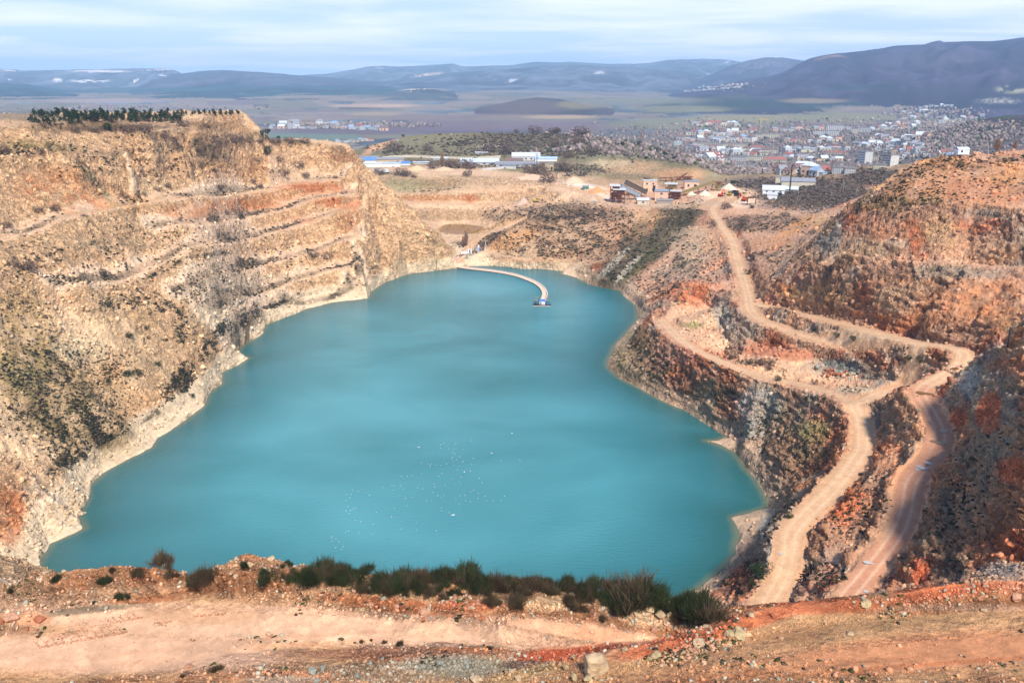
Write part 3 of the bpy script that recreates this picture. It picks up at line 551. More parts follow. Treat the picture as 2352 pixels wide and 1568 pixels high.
 (2280,900,70,110,(145,139,127),dict(r0=90,r1=260,s=.75)), (2230,880,40,50,(166,159,143),dict(r0=90,r1=260,s=.6)), (2272,945,30,48,(200,118,84),dict(r0=90,r1=260,s=.9,soft=.2)), (2200,960,22,20,(200,109,75),dict(r0=90,r1=260,s=.7)), (2310,840,50,20,(170,111,84),dict(r0=90,r1=260,s=.6)), (2260,1060,70,50,(141,127,111),dict(r0=90,r1=240,s=.7)), (2330,1080,40,30,(200,111,72),dict(r0=90,r1=240,s=.8)), (2230,1150,60,40,(180,145,118),dict(r0=90,r1=220,s=.7)), (2320,1180,60,50,(155,113,86),dict(r0=90,r1=220,s=.7)), (2320,1250,50,40,(186,111,75),dict(r0=90,r1=220,s=.85)), (2300,1310,60,20,(127,118,111),dict(r0=90,r1=220,s=.8)), (2115,1310,24,40,(186,100,68),dict(r0=90,r1=220,s=.9)), (2190,1300,40,40,(125,104,88),dict(r0=90,r1=220,s=.8)), (2170,1180,26,80,(118,102,86),dict(r0=90,r1=220,s=.7)), (2120,1230,20,60,(134,113,93),dict(r0=90,r1=220,s=.7)), (2200,840,40,12,(176,164,130),dict(r0=150,r1=260,s=.7)),
 # ledge
 (700,1435,760,44,(230,180,144),dict(r0=20,r1=104,s=.95,rough=.25,rot=3)), (250,1500,420,46,(226,176,142),dict(r0=20,r1=104,s=.9,rough=.2)), (180,1370,260,14,(220,168,128),dict(r0=20,r1=104,s=.7,rough=.3,rot=-6)), (560,1375,160,14,(222,168,122),dict(r0=20,r1=104,s=.6)), (1350,1450,180,22,(232,176,138),dict(r0=20,r1=104,s=.9,rough=.2,rot=8)), (180,1402,150,9,(122,108,88),dict(r0=20,r1=104,s=.8,rot=-6,fine=.2)), (320,1378,90,7,(196,120,72),dict(r0=20,r1=104,s=.8,rot=-3)), (60,1420,60,14,(206,140,94),dict(r0=20,r1=104,s=.7)), (450,1412,140,20,(206,148,102),dict(r0=20,r1=104,s=.4)),
 (560,1300,140,12,(186,142,104),dict(r0=20,r1=104,s=.6)), (400,1270,100,12,(182,132,96),dict(r0=20,r1=104,s=.6)), (160,1310,150,12,(206,150,106),dict(r0=20,r1=104,s=.6)), (900,1388,170,16,(206,128,80),dict(r0=20,r1=104,s=.85,rot=6)), (1080,1390,60,10,(196,104,62),dict(r0=20,r1=104,s=.7)), (1250,1385,60,16,(224,178,130),dict(r0=20,r1=104,s=.85)), (1100,1365,200,14,(150,122,92),dict(r0=20,r1=104,s=.7,fine=.3)), (1440,1400,90,24,(110,88,72),dict(r0=20,r1=104,s=.7,fine=.2)), (1500,1420,70,22,(206,168,128),dict(r0=20,r1=104,s=.7)),
 (900,1500,250,14,(168,114,84),dict(r0=20,r1=104,s=.8)), (900,1545,300,24,(148,122,96),dict(r0=20,r1=104,s=.8)), (1050,1530,110,24,(134,126,108),dict(r0=20,r1=104,s=.85)), (1080,1492,70,7,(206,130,84),dict(r0=20,r1=104,s=.9)), (640,1552,130,14,(206,138,96),dict(r0=20,r1=104,s=.8)), (640,1560,80,8,(180,160,138),dict(r0=20,r1=104,s=.7)),
 (1260,1510,80,20,(186,82,42),dict(r0=20,r1=104,s=.9,rot=-8)), (1210,1530,60,12,(84,74,64),dict(r0=20,r1=104,s=.8)), (1360,1490,100,10,(188,88,50),dict(r0=20,r1=104,s=.85,rot=-8)), (1200,1550,110,14,(190,150,100),dict(r0=20,r1=104,s=.7,rot=-14)),
 (1560,1475,160,22,(206,108,62),dict(r0=20,r1=104,s=.92,rot=-12)), (1730,1425,110,20,(208,112,66),dict(r0=20,r1=104,s=.92,rot=-14)), (1900,1390,180,20,(204,112,68),dict(r0=20,r1=104,s=.92,rot=-2)), (2180,1350,160,24,(206,112,68),dict(r0=20,r1=104,s=.92,rot=-10)), (2330,1345,60,18,(208,128,88),dict(r0=20,r1=104,s=.7)),
 (1800,1465,200,20,(176,124,86),dict(r0=20,r1=104,s=.8,rot=-10,fine=.3)), (2050,1430,220,14,(178,134,92),dict(r0=20,r1=104,s=.8,rot=-6)), (2200,1395,160,9,(196,150,120),dict(r0=20,r1=104,s=.8)), (2100,1500,380,44,(222,146,98),dict(r0=20,r1=104,s=.9,rot=-4,rough=.3)), (1700,1540,260,24,(212,146,98),dict(r0=20,r1=104,s=.8,rot=-4)), (2200,1520,300,6,(196,112,64),dict(r0=20,r1=104,s=.6,rot=-4)), (1900,1545,300,5,(200,126,76),dict(r0=20,r1=104,s=.5,rot=-4)),
 # valley
 (1850,345,520,62,(124,112,104),dict(r0=1150,r1=3600,s=.85,rough=.2)), (700,318,130,16,(116,132,116),dict(r0=1200,r1=3400,s=.9,rough=.12,soft=.15)), (860,300,260,9,(112,96,104),dict(r0=1300,r1=3600,s=.85,rough=.15)), (1180,290,320,12,(124,104,110),dict(r0=1300,r1=3600,s=.85,rough=.2)), (1000,268,300,7,(140,120,112),dict(r0=1500,r1=5000,s=.8,rough=.3)), (860,262,60,4,(176,150,120),dict(r0=1500,r1=5000,s=.8,rough=.3)), (1290,269,80,4,(188,158,124),dict(r0=1500,r1=5000,s=.9,rough=.3)), (1600,285,200,14,(136,134,106),dict(r0=1500,r1=5000,s=.85,rough=.2)), (1720,272,140,8,(156,146,108),dict(r0=1500,r1=5000,s=.85,rough=.2)), (1950,270,140,11,(146,140,106),dict(r0=1500,r1=5000,s=.85,rough=.2)), (1560,250,120,8,(140,136,104),dict(r0=2500,r1=6000,s=.8)), (1480,232,140,9,(134,130,108),dict(r0=3500,r1=7000,s=.8)), (2200,285,90,7,(168,156,130),dict(r0=1500,r1=4500,s=.8,rough=.2)), (200,252,400,6,(140,124,106),dict(r0=1500,r1=5000,s=.6)),
 (1200,245,100,16,(118,100,92),dict(r0=3000,r1=4300,s=.6)), (1340,240,60,10,(140,128,92),dict(r0=3000,r1=4300,s=.8)),
 (970,208,52,5,(250,224,192),dict(r0=4800,r1=6800,s=.95)), (1010,226,40,3,(226,196,166),dict(r0=4800,r1=6800,s=.6)), (900,222,110,10,(96,104,100),dict(r0=4800,r1=6800,s=.6)), (860,243,90,4,(216,178,148),dict(r0=3500,r1=6800,s=.7)),
 (450,215,420,14,(58,92,88),dict(r0=6500,r1=8200,s=.9,rough=.15)), (80,215,120,14,(60,88,92),dict(r0=6500,r1=8200,s=.8)), (500,238,90,5,(220,212,196),dict(r0=5000,r1=8200,s=.6)), (250,232,140,5,(180,160,150),dict(r0=4500,r1=8200,s=.6)),
 (230,164,66,2.6,(255,240,225),dict(r0=9500,r1=11500,s=1)), (30,162,36,2.4,(255,240,225),dict(r0=9500,r1=11500,s=1)), (368,161,44,2.6,(255,238,222),dict(r0=9500,r1=11500,s=1)), (132,185,12,5,(255,245,235),dict(r0=8500,r1=11500,s=1)), (205,186,48,4,(255,245,235),dict(r0=8500,r1=11500,s=1)), (312,182,20,5,(255,245,235),dict(r0=8500,r1=11500,s=1,rot=-40)), (372,174,10,4,(255,245,235),dict(r0=8500,r1=11500,s=1)), (14,184,12,3,(255,245,235),dict(r0=8500,r1=11500,s=1)),
 (975,173,50,3.6,(244,210,180),dict(r0=8000,r1=13000,s=1,rot=-6)), (1165,185,30,6,(226,214,206),dict(r0=7500,r1=13000,s=.8)), (1375,172,14,9,(226,214,206),dict(r0=7500,r1=13000,s=.7,rot=-20)), (880,155,18,3,(235,235,235),dict(r0=9000,r1=14000,s=.7)), (1690,183,26,9,(236,228,220),dict(r0=7500,r1=10500,s=.9,rot=-30)), (1645,158,40,3,(236,228,220),dict(r0=7500,r1=13000,s=.8,rot=-30)), (1500,198,40,6,(220,212,210),dict(r0=7500,r1=13000,s=.7,fine=.2)), (1755,150,60,12,(150,146,146),dict(r0=7500,r1=10500,s=.6,fine=.2)), (1250,208,50,6,(190,186,184),dict(r0=6800,r1=8400,s=.6,fine=.2)),
 (1800,238,170,12,(56,72,68),dict(r0=3600,r1=7000,s=.8)), (1960,202,100,5,(52,70,70),dict(r0=3600,r1=7000,s=.85,rot=-4)), (1900,133,44,10,(160,124,104),dict(r0=5500,r1=7000,s=.8)), (1870,232,80,5,(176,148,118),dict(r0=3600,r1=7000,s=.5)), (2330,206,44,10,(172,166,134),dict(r0=3600,r1=7000,s=.9)), (2300,232,60,8,(196,188,168),dict(r0=3600,r1=7000,s=.7,fine=.2)), (2130,140,120,20,(92,82,96),dict(r0=4600,r1=7000,s=.5)),
 (2200,300,160,22,(96,86,84),dict(r0=1200,r1=2200,s=.8)), (2280,268,60,4,(70,88,58),dict(r0=1200,r1=2200,s=.9)),
]
# ------------------------------------------------------------------ resample each column where the ground is steep or near
NR = 1160
def rings():
    dz = np.diff(G, axis=1); dr = np.diff(R0)[None, :]
    rm = (R0[1:] + R0[:-1])[None, :] / 2
    el = (G - CAM_H) / R0[None, :]; de = np.diff(el, axis=1)
    arc = np.sqrt(dr ** 2 + dz ** 2) / rm
    w_ = np.where(de > 0, de, -.45 * de) + 0.035 * arc * np.where(rm < 50, .3, 1.0) + .12 * np.abs(dz) / rm
    w_ *= np.where((G[:, 1:] < -1.0) & (rm < 620), 0.10, 1.0)
    w_ *= np.where(rm > 1400, 1.2, 1.0)
    k = 10; cs = np.cumsum(np.concatenate([np.repeat(w_[:1], k + 1, 0), w_, np.repeat(w_[-1:], k, 0)], 0), 0)
    w_ = (cs[2 * k + 1:] - cs[:-2 * k - 1]) / (2 * k + 1)
    cum = np.concatenate([np.zeros((NA, 1)), np.cumsum(w_, 1)], 1)
    RR = np.empty((NA, NR), np.float32); GG = np.empty((NA, NR), np.float32); WH = np.empty((NA, NR), np.int32); RD = np.empty((NA, NR), np.float32); MM = np.empty((NA, NR), np.float32)
    for i in range(NA):
        t = np.linspace(0, cum[i, -1], NR)
        RR[i] = np.interp(t, cum[i], R0); GG[i] = np.interp(RR[i], R0, G[i]); MM[i] = np.interp(RR[i], R0, ROADM[i]); RD[i] = np.interp(RR[i], R0, ROADD[i]); WH[i] = WHO[i][np.clip(np.searchsorted(R0, RR[i]), 0, NR0 - 1)]
    return RR, GG, MM, WH, RD
RR, ZZ, RM, WH, RD = rings()
AA = np.repeat(AZ[:, None].astype(np.float32), NR, 1)
XX = np.sin(AA) * RR; YY = np.cos(AA) * RR
def slope_of(Z):
    dr = np.gradient(RR, axis=1); dzr = np.gradient(Z, axis=1) / np.maximum(dr, 1e-3)
    # along azimuth at constant distance: dz/da - dz/dr * dr/da
    dza = (np.gradient(Z, axis=0) - dzr * np.gradient(RR, axis=0)) / (np.float32(AZ[1] - AZ[0]) * RR)
    gx = dzr * np.sin(AA) + dza * np.cos(AA); gy = dzr * np.cos(AA) - dza * np.sin(AA)
    return gx, gy
gx, gy = slope_of(ZZ)
SL = np.hypot(gx, gy)
CL = sst(0.68, 1.05, SL)                                  # how much of a cliff
# bare rock between the benches of the left wall
BD = np.full(RR.shape, 99.0, np.float32)
_m = (RR > 150) & (RR < 640) & (XX < 0.13 * (YY - 300) - 30) & (ZZ > 1)
_ii = np.nonzero(_m); _x = XX[_ii]; _y = YY[_ii]; _b = np.full(_x.shape, 99.0, np.float32)
for r_ in BENCHL:
    for _p, _q in zip([P(*q) for q in r_][:-1], [P(*q) for q in r_][1:]):
        dx, dy = _q[0] - _p[0], _q[1] - _p[1]
        k_ = np.nonzero((_x > min(_p[0], _q[0]) - 9) & (_x < max(_p[0], _q[0]) + 9) & (_y > min(_p[1], _q[1]) - 9) & (_y < max(_p[1], _q[1]) + 9))[0]
        if len(k_) == 0: continue
        t_ = np.clip(((_x[k_] - _p[0]) * dx + (_y[k_] - _p[1]) * dy) / max(dx * dx + dy * dy, 1e-6), 0, 1)
        _b[k_] = np.minimum(_b[k_], np.hypot(_x[k_] - _p[0] - t_ * dx, _y[k_] - _p[1] - t_ * dy))
BD[_ii] = _b
_wob = fbm2(XX / 12, YY / 12, 3, 211)
rockL = np.zeros(RR.shape, np.float32); rockL[_ii] = 1
rockL *= sst(3.0, 6.5, BD + 2.5 * _wob) * sst(.28, .5, SL) * sst(5, 9, ZZ)
_u, _v = project(XX, YY, ZZ)
scree = 1 - sst(.7, 1.3, np.hypot((_u - 110) / 210, (_v - 890) / 190) + .25 * _wob)
rockL *= 1 - .85 * scree
CL = np.maximum(CL * np.where(_m, .35, 1), rockL * .95)
# faces of the middle pit
_w2 = 5 * fbm2(XX / 18, YY / 18, 3, 215)
for a_, b_, u0, u1 in ((405, 428, 855, 1330), (441, 462, 870, 1270), (479, 508, 880, 1180), (482, 520, 1500, 1660), (362, 412, 1380, 1600)):
    rk = sst(a_ - 3, a_ + 3, _v + _w2) * (1 - sst(b_ - 3, b_ + 3, _v + _w2)) * sst(u0, u0 + 20, _u) * (1 - sst(u1 - 20, u1, _u)) * (RR > 560) * (RR < 960)
    CL = np.maximum(CL, rk * .85)
nn = 1 / np.sqrt(1 + SL ** 2)
pit = (RR > 100) & (RR < 1150)
near = 1 - sst(95, 118, RR)
farm = sst(700, 1000, RR)
DX = XX.copy(); DY = YY.copy(); DZ = ZZ.copy()
U0, V0 = project(XX, YY, ZZ)
rocky = np.clip(CL + 0.15, 0, 1) * (1 - RM)
midw = (1 - sst(700, 900, RR))
shore_f = 0.12 + 0.88 * sst(0.0, 7, ZZ)
# big relief: buttresses and gullies running down the faces, then blocks
dip = ZZ + 0.35 * XX + 0.15 * YY + 1.5 * fbm2(XX / 15, YY / 15, 3, 18)      # beds dip across the faces
f1a, f21a, va = worley3(XX / 8, YY / 8, dip / 4.5, 3)
f1b, f21b, vb = worley3(XX / 3.7 + 5, YY / 3.7, dip / 1.9, 9)
f1c, f21c, vc = worley3(XX / 1.6, YY / 1.6 + 3, dip / 0.95, 12)
ledge = np.abs(((dip / 2.6 + .35 * fbm2(XX / 9, YY / 9, 2, 19)) % 1.0) - .5) * 2
big = fbm3(XX / 30, YY / 30, ZZ / 30, 3, 21)
med = fbm3(XX / 8, YY / 8, ZZ / 10, 3, 25)
mid_ = (1 - near) * (1 - farm * .6 * (RR > 900) - farm * .4 * (RR <= 900))
mid_ = np.where(RR > 1000, 0, np.where(RR > 900, (1 - near) * (1 - farm), mid_)).astype(np.float32)
D = mid_ * rocky * shore_f * (big * 1.1 + (va - .5) * 1.7 + (vb - 0.5) * 1.7 + np.minimum(f21b, .2) * 2.2 - .3 + (vc - .5) * 0.9 + np.minimum(f21c, .2) * 1.2 + med * .5 + (ledge - .5) * .8)
soft = (1 - CL) * (1 - RM)
D += mid_ * soft * shore_f * (0.55 * med + 0.35 * (vc - .5) + 0.9 * fbm2(XX / 20, YY / 20, 3, 41)) * sst(0.02, 0.25, SL + .12)
# foreground
fg1 = fbm2(XX / 7, YY / 7, 4, 51); fg2 = fbm2(XX / 1.6, YY / 1.6, 4, 55, .6)
roughg = sst(0.12, 0.42, SL + 0.25 * fg1)
f1d, f21d, vd = worley3(XX / 0.55, YY / 0.55, ZZ / 0.55, 15)
D += near * (0.30 * fg1 * (0.5 + roughg) + roughg * (0.22 * fg2 + 0.10 * (vd - .5)) + 0.03 * fg2)
# hill behind the works
hillm = farm * (1 - sst(1100, 1300, RR))
D += hillm * (0.9 * fbm2(XX / 22, YY / 22, 4, 61) + rocky * 2.6 * (vb - .5) + rocky * 2.4 * fbm3(XX / 25, YY / 25, ZZ / 25, 3, 66)) * sst(0.03, .2, SL)
nx, ny, nz_ = -gx * nn, -gy * nn, nn
hz = 0.62                                                  # push mostly sideways on faces
DX += nx * D * hz; DY += ny * D * hz; DZ += D * np.where(CL > .3, 0.55, 1.0) * (0.35 + 0.65 * nz_)
# keep the shoreline where it is
DZ = np.where((ZZ > 0.15) & (DZ < 0.1), 0.1 + 0.1 * ZZ.clip(0, 1), DZ)
U, V = project(DX, DY, DZ)
print('relief', time.time() - T0)

# ------------------------------------------------------------------ albedo of the ground, stored per vertex
def lin(r, g, b, k=1.0):
    o = []
    for c in (r, g, b):
        c = c / 255.0; o.append((c / 12.92 if c < .04045 else ((c + .055) / 1.055) ** 2.4) * k)
    return np.array(o, np.float32)
COL = np.zeros((NA, NR, 3), np.float32); BMP = np.ones((NA, NR), np.float32)
def mixin(m, c):
    """blend colour c (array or triple) in by mask m"""
    global COL
    m = np.clip(m, 0, 1)[..., None]
    COL += (np.asarray(c, np.float32) - COL) * m
n_s = fbm3(XX / 5, YY / 5, ZZ / 5, 4, 101, .6)          # small
n_m = fbm3(XX / 22, YY / 22, ZZ / 22, 4, 111, .55)
n_l = fbm3(XX / 70, YY / 70, ZZ / 50, 4, 121, .5)
n_w = fbm2(XX / 3 + ZZ / 7, YY / 3, 3, 131)
K = 0.86
# --- the pit: left wall pale, right side browner
side = sst(-10, 55, XX - 0.10 * (YY - 300)) * (1 - sst(560, 640, RR) * sst(-80, 60, -XX + 60))
left_c = lin(236, 198, 156, .88) * (1 + 0.16 * n_s[..., None] + 0.10 * (vb[..., None] - .5))
right_c = lin(172, 130, 102, K) * (1 + 0.24 * n_s[..., None] + 0.16 * (vc[..., None] - .5))
COL[:] = left_c
mixin(sst(0.1, 0.45, n_l + .3 * n_s) * .8, lin(214, 160, 112, K) * (1 + .2 * n_s[..., None]))
mixin(sst(0.25, .5, n_m + 0.3 * (vb - .5)) * .6 * CL, lin(206, 138, 88, K))
mixin(sst(0.25, .5, -n_m) * .35 * CL, lin(206, 186, 156, K))
mixin((1 - rockL) * _m * (BD < 9) * .6, lin(236, 204, 172, .9) * (1 + .08 * n_s[..., None]))
mixin(rockL * .75, lin(229, 182, 135, .90) * (1 + .22 * n_s[..., None] + .25 * (vb[..., None] - .5)))  # orange-tan rock, darkened in the colour for shading the faces lack beside the scree
mixin(side, right_c)
sr = side * mid_
mixin(sr * sst(0.05, .3, n_m + .2 * n_s), lin(172, 112, 80, K) * (1 + .3 * n_s[..., None]))
mixin(sr * sst(0.22, .42, n_m) * .7, lin(160, 96, 64, K))
mixin(sr * sst(0.15, .4, -n_m + .1 * n_s) * .6, lin(158, 146, 126, K) * (1 + .3 * n_s[..., None]))
mixin(sr * sst(0.2, .4, fbm3(XX / 9, YY / 9, ZZ / 9, 3, 141)) * .6, lin(196, 172, 145, K))
mixin(sr * (1 - CL) * sst(.1, .4, fbm2(XX / 16, YY / 16, 3, 151)) * .55, lin(104, 88, 68, K))
# rubble and dust lying on the benches and at the foot of faces
dust = (1 - sst(0.5, .95, SL)) * mid_ * (1 - rockL)
mixin(dust * (1 - side) * .75, lin(214, 174, 138, K) * (1 + .12 * n_s[..., None]))
mixin(dust * side * .6, lin(196, 152, 122, K) * (1 + .15 * n_s[..., None]))
# pale band the falling lake has left
band = (1 - sst(5.2, 7.6, DZ + 1.0 * n_m)) * sst(-30, 0, ZZ) * (RR > 100) * (RR < 640)
mixin(band * (1 - side), lin(232, 203, 166, K) * (1 + .07 * n_s[..., None] + .05 * np.sin(DZ * 7)[..., None]))
mixin(band * side * .8 , lin(186, 158, 130, K) * (1 + .2 * n_s[..., None]))
# --- rubble and weeds along the foot of each bench
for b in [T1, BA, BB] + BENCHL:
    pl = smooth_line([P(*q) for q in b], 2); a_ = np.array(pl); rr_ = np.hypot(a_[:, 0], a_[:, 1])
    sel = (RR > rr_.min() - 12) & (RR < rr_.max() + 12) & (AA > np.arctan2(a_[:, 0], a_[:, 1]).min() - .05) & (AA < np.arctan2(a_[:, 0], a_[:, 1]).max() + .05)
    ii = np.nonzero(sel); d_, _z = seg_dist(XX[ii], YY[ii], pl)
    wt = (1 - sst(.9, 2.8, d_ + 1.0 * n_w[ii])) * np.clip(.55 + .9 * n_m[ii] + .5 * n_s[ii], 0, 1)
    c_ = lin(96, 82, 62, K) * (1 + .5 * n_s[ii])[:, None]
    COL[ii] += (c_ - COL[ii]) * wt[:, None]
# --- foreground
fgc = lin(208, 156, 108, K) * (1 + .14 * n_s[..., None])
mixin(near, fgc)
mixin(near * roughg * .85, lin(180, 118, 78, K) * (1 + .3 * fg2[..., None] + .3 * (vd[..., None] - .5)))
mixin(near * roughg * sst(.05, .3, fg1), lin(190, 142, 104, K) * (1 + .3 * fg2[..., None]))
# --- far country
fr = sst(1000, 1300, RR)
nf = fbm2(XX / 320, YY / 320, 5, 161, .6); nf2 = fbm2(XX / 90, YY / 90, 4, 171, .6); nf3 = fbm2(XX / 1500, YY / 1500, 3, 181)
mixin(fr, lin(150, 136, 122, K) * (1 + .25 * nf2[..., None]))
RC = [(112,120,124),(120,126,134),(98,96,108),(104,108,116),(62,84,86),(74,92,92),(88,88,104),(92,96,94),(78,70,90),(82,82,80),(104,92,92),(120,108,100),(110,104,92),(92,80,82)]
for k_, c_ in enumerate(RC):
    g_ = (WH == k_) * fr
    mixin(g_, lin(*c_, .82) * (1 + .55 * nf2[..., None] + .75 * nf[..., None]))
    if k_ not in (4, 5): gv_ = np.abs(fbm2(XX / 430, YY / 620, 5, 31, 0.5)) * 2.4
    mixin(g_ * sst(.35, .9, gv_) * .55, lin(*[q * .62 for q in c_], .8)); mixin(g_ * (1 - sst(.05, .3, gv_)) * .35, lin(*[min(255, q * 1.35) for q in c_], .8))  # fold shading painted into the colour: gullies darker, ridge crests paler
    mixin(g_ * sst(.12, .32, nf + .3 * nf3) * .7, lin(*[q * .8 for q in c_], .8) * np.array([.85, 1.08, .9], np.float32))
# field boundaries and ploughed strips on the valley floor
fl_ = fr * (WH < 0); fx_ = (XX * .94 + YY * .34) / 260 + .6 * nf3; fy_ = (YY * .94 - XX * .34) / 330
cell = hf(np.floor(fx_).astype(np.int64).astype(np.uint32), np.floor(fy_).astype(np.int64).astype(np.uint32), np.uint32(3), 8)
mixin(fl_ * (cell > .62) * .6, lin(150, 132, 118, K) * (1 + .1 * nf2[..., None])); mixin(fl_ * (cell < .3) * .6, lin(118, 116, 92, K) * (1 + .1 * nf2[..., None])); mixin(fl_ * (np.abs(cell - .45) < .07) * .5, lin(116, 98, 104, K))
# --- hill behind the works: dry grass and grey scrub
hl = farm * (1 - fr)
mixin(hl, lin(136, 124, 86, K) * (1 + .2 * n_s[..., None]))
mixin(hl * sst(.0, .3, fbm2(XX / 40, YY / 40, 4, 191) + .3 * n_s), lin(104, 92, 76, K))
mixin(hl * sst(.3, .5, n_m + .4 * n_s), lin(190, 174, 150, K))

def patch(px, py, rx, ry, c, s=1.0, rot=0, soft=.35, rough=.5, rgh=None, r0=0, r1=99999, fine=0.0):
    """A stain, scree fan, ploughed field or scrub patch of its own colour on the ground seen at (px, py)"""
    R_ = max(rx, ry) * 1.7
    m = (U > px - R_) & (U < px + R_) & (V > py - R_) & (V < py + R_) & (RR > r0) & (RR < r1)
    ii = np.nonzero(m)
    if len(ii[0]) == 0: return
    u = U[ii] - px; v = V[ii] - py; a = math.radians(rot)
    x = (u * math.cos(a) + v * math.sin(a)) / rx; y = (-u * math.sin(a) + v * math.cos(a)) / ry
    d = np.sqrt(x * x + y * y) + rough * (0.55 * n_m[ii] + .5 * n_s[ii] if r1 > 1300 and r0 < 1000 or r1 <= 1300 else .7 * nf2[ii] + .5 * nf[ii])
    wgt = s * (1 - sst(1 - soft, 1 + soft, d))
    if 100 < r0 <= 720 and not fine and max(rx, ry) > 12 and r1 < 800 and rgh is None: wgt = wgt * (.35 + .65 * sst(-.35, .25, n_s[ii] + .5 * n_m[ii] + .5 * (vb[ii] - .5)))
    if r0 >= 3000 and rx < 60: wgt = wgt * sst(-.02, .16, nf2[ii] + .5 * nf[ii])
    elif fine: wgt = wgt * sst(-fine, fine, n_s[ii] + .6 * n_w[ii])
    cc = lin(*c, K) * (1 + .16 * n_s[ii] + .12 * (vc[ii] - .5))[:, None]
    COL[ii] += (cc - COL[ii]) * wgt[:, None]
for a in PATCHES: patch(*a[:5], **a[5])
# --- roads last
rc = lin(222, 178, 138, K) * (1 + .13 * n_s[..., None] + .12 * n_m[..., None])
rut_ = np.exp(-((RD - .95 - .25 * n_m) / .33) ** 2) * (RM > .4)
rr_red = sst(1900, 2000, U) * sst(880, 905, V)
mixin(RM, rc)
mixin(RM * sst(2030, 2060, U + .0 * V) * sst(870, 900, V) * .8, lin(206, 142, 112, K))
mixin(RM * sst(1880, 1960, U) * sst(1200, 1260, V) * .8, lin(206, 142, 112, K))
mixin(rut_ * .55 * sst(-.3, .3, n_m + .3), lin(240, 204, 168, K)); mixin((RM > .4) * sst(1.6, 2.3, RD + .5 * n_s) * .4, lin(196, 146, 108, K) * (1 + .2 * n_s[..., None]))
for rp_ in ([(0,1545,75),(300,1518,75),(700,1478,75.3),(1100,1462,75.3),(1400,1468,75.2)], [(0,1528,75),(300,1500,75),(700,1462,75.3),(1100,1450,75.3),(1450,1462,75.2)], [(0,1385,75.7),(200,1368,76),(380,1358,76),(520,1352,76.2)], [(1500,1566,80),(1900,1535,79.8),(2352,1490,80)], [(1600,1566,80),(2000,1522,79.8),(2352,1470,80)], [(1700,1550,80),(2100,1505,79.8),(2352,1455,80)]):
    pl = smooth_line([P(*q) for q in rp_], 5); ii = np.nonzero((near > .5)); d_, _z = seg_dist(XX[ii], YY[ii], pl)
    wt = np.exp(-((d_ + .3 * n_w[ii]) / .28) ** 2) * np.clip(.5 + n_m[ii] + .5 * n_s[ii], 0, 1) * .55
    COL[ii] += (lin(196, 128, 84, K) - COL[ii]) * wt[:, None]
mixin((ZZ < -0.3) * (RR < 640) * 1.0, lin(60, 110, 110, K))
COL *= (1 + (0.34 + .3 * sst(60, 110, XX) * (1 - sst(200, 260, RR))) * side * mid_ * (1 - RM))[..., None]
lum_ = COL.mean(-1, keepdims=True); COL = np.where((near > .5)[..., None], lum_ + (COL - lum_) * .92, np.where((RR < 900)[..., None], lum_ + (COL - lum_) * 1.03, COL))
BMP = np.clip(0.25 + CL + .35 * roughg * near + .3 * near, 0, 1.2) * (1 - .65 * RM)
COL[..., 2] *= 1 - .05 * near
COL *= 1 + (sst(55, 90, XX) * (1 - sst(200, 260, RR)) * (RR > 100) * (1 - RM))[..., None] * np.array([.10, .02, -.12], np.float32)
TRK = np.zeros_like(RR)
for px, py, rx, ry, rot in ((620, 1440, 640, 30, 2), (250, 1500, 460, 42, 0), (1350, 1452, 190, 18, 8), (2150, 1505, 380, 34, -4)):
    x_ = (U - px) * math.cos(math.radians(rot)) + (V - py) * math.sin(math.radians(rot)); y_ = -(U - px) * math.sin(math.radians(rot)) + (V - py) * math.cos(math.radians(rot))
    TRK = np.maximum(TRK, 1 - sst(.7, 1.2, np.hypot(x_ / rx, y_ / ry) + .12 * n_m))
TRK *= near
BMP *= 1 - .72 * TRK
BMP = BMP * (1 - fr * .6)
STONE = (1 - RM)

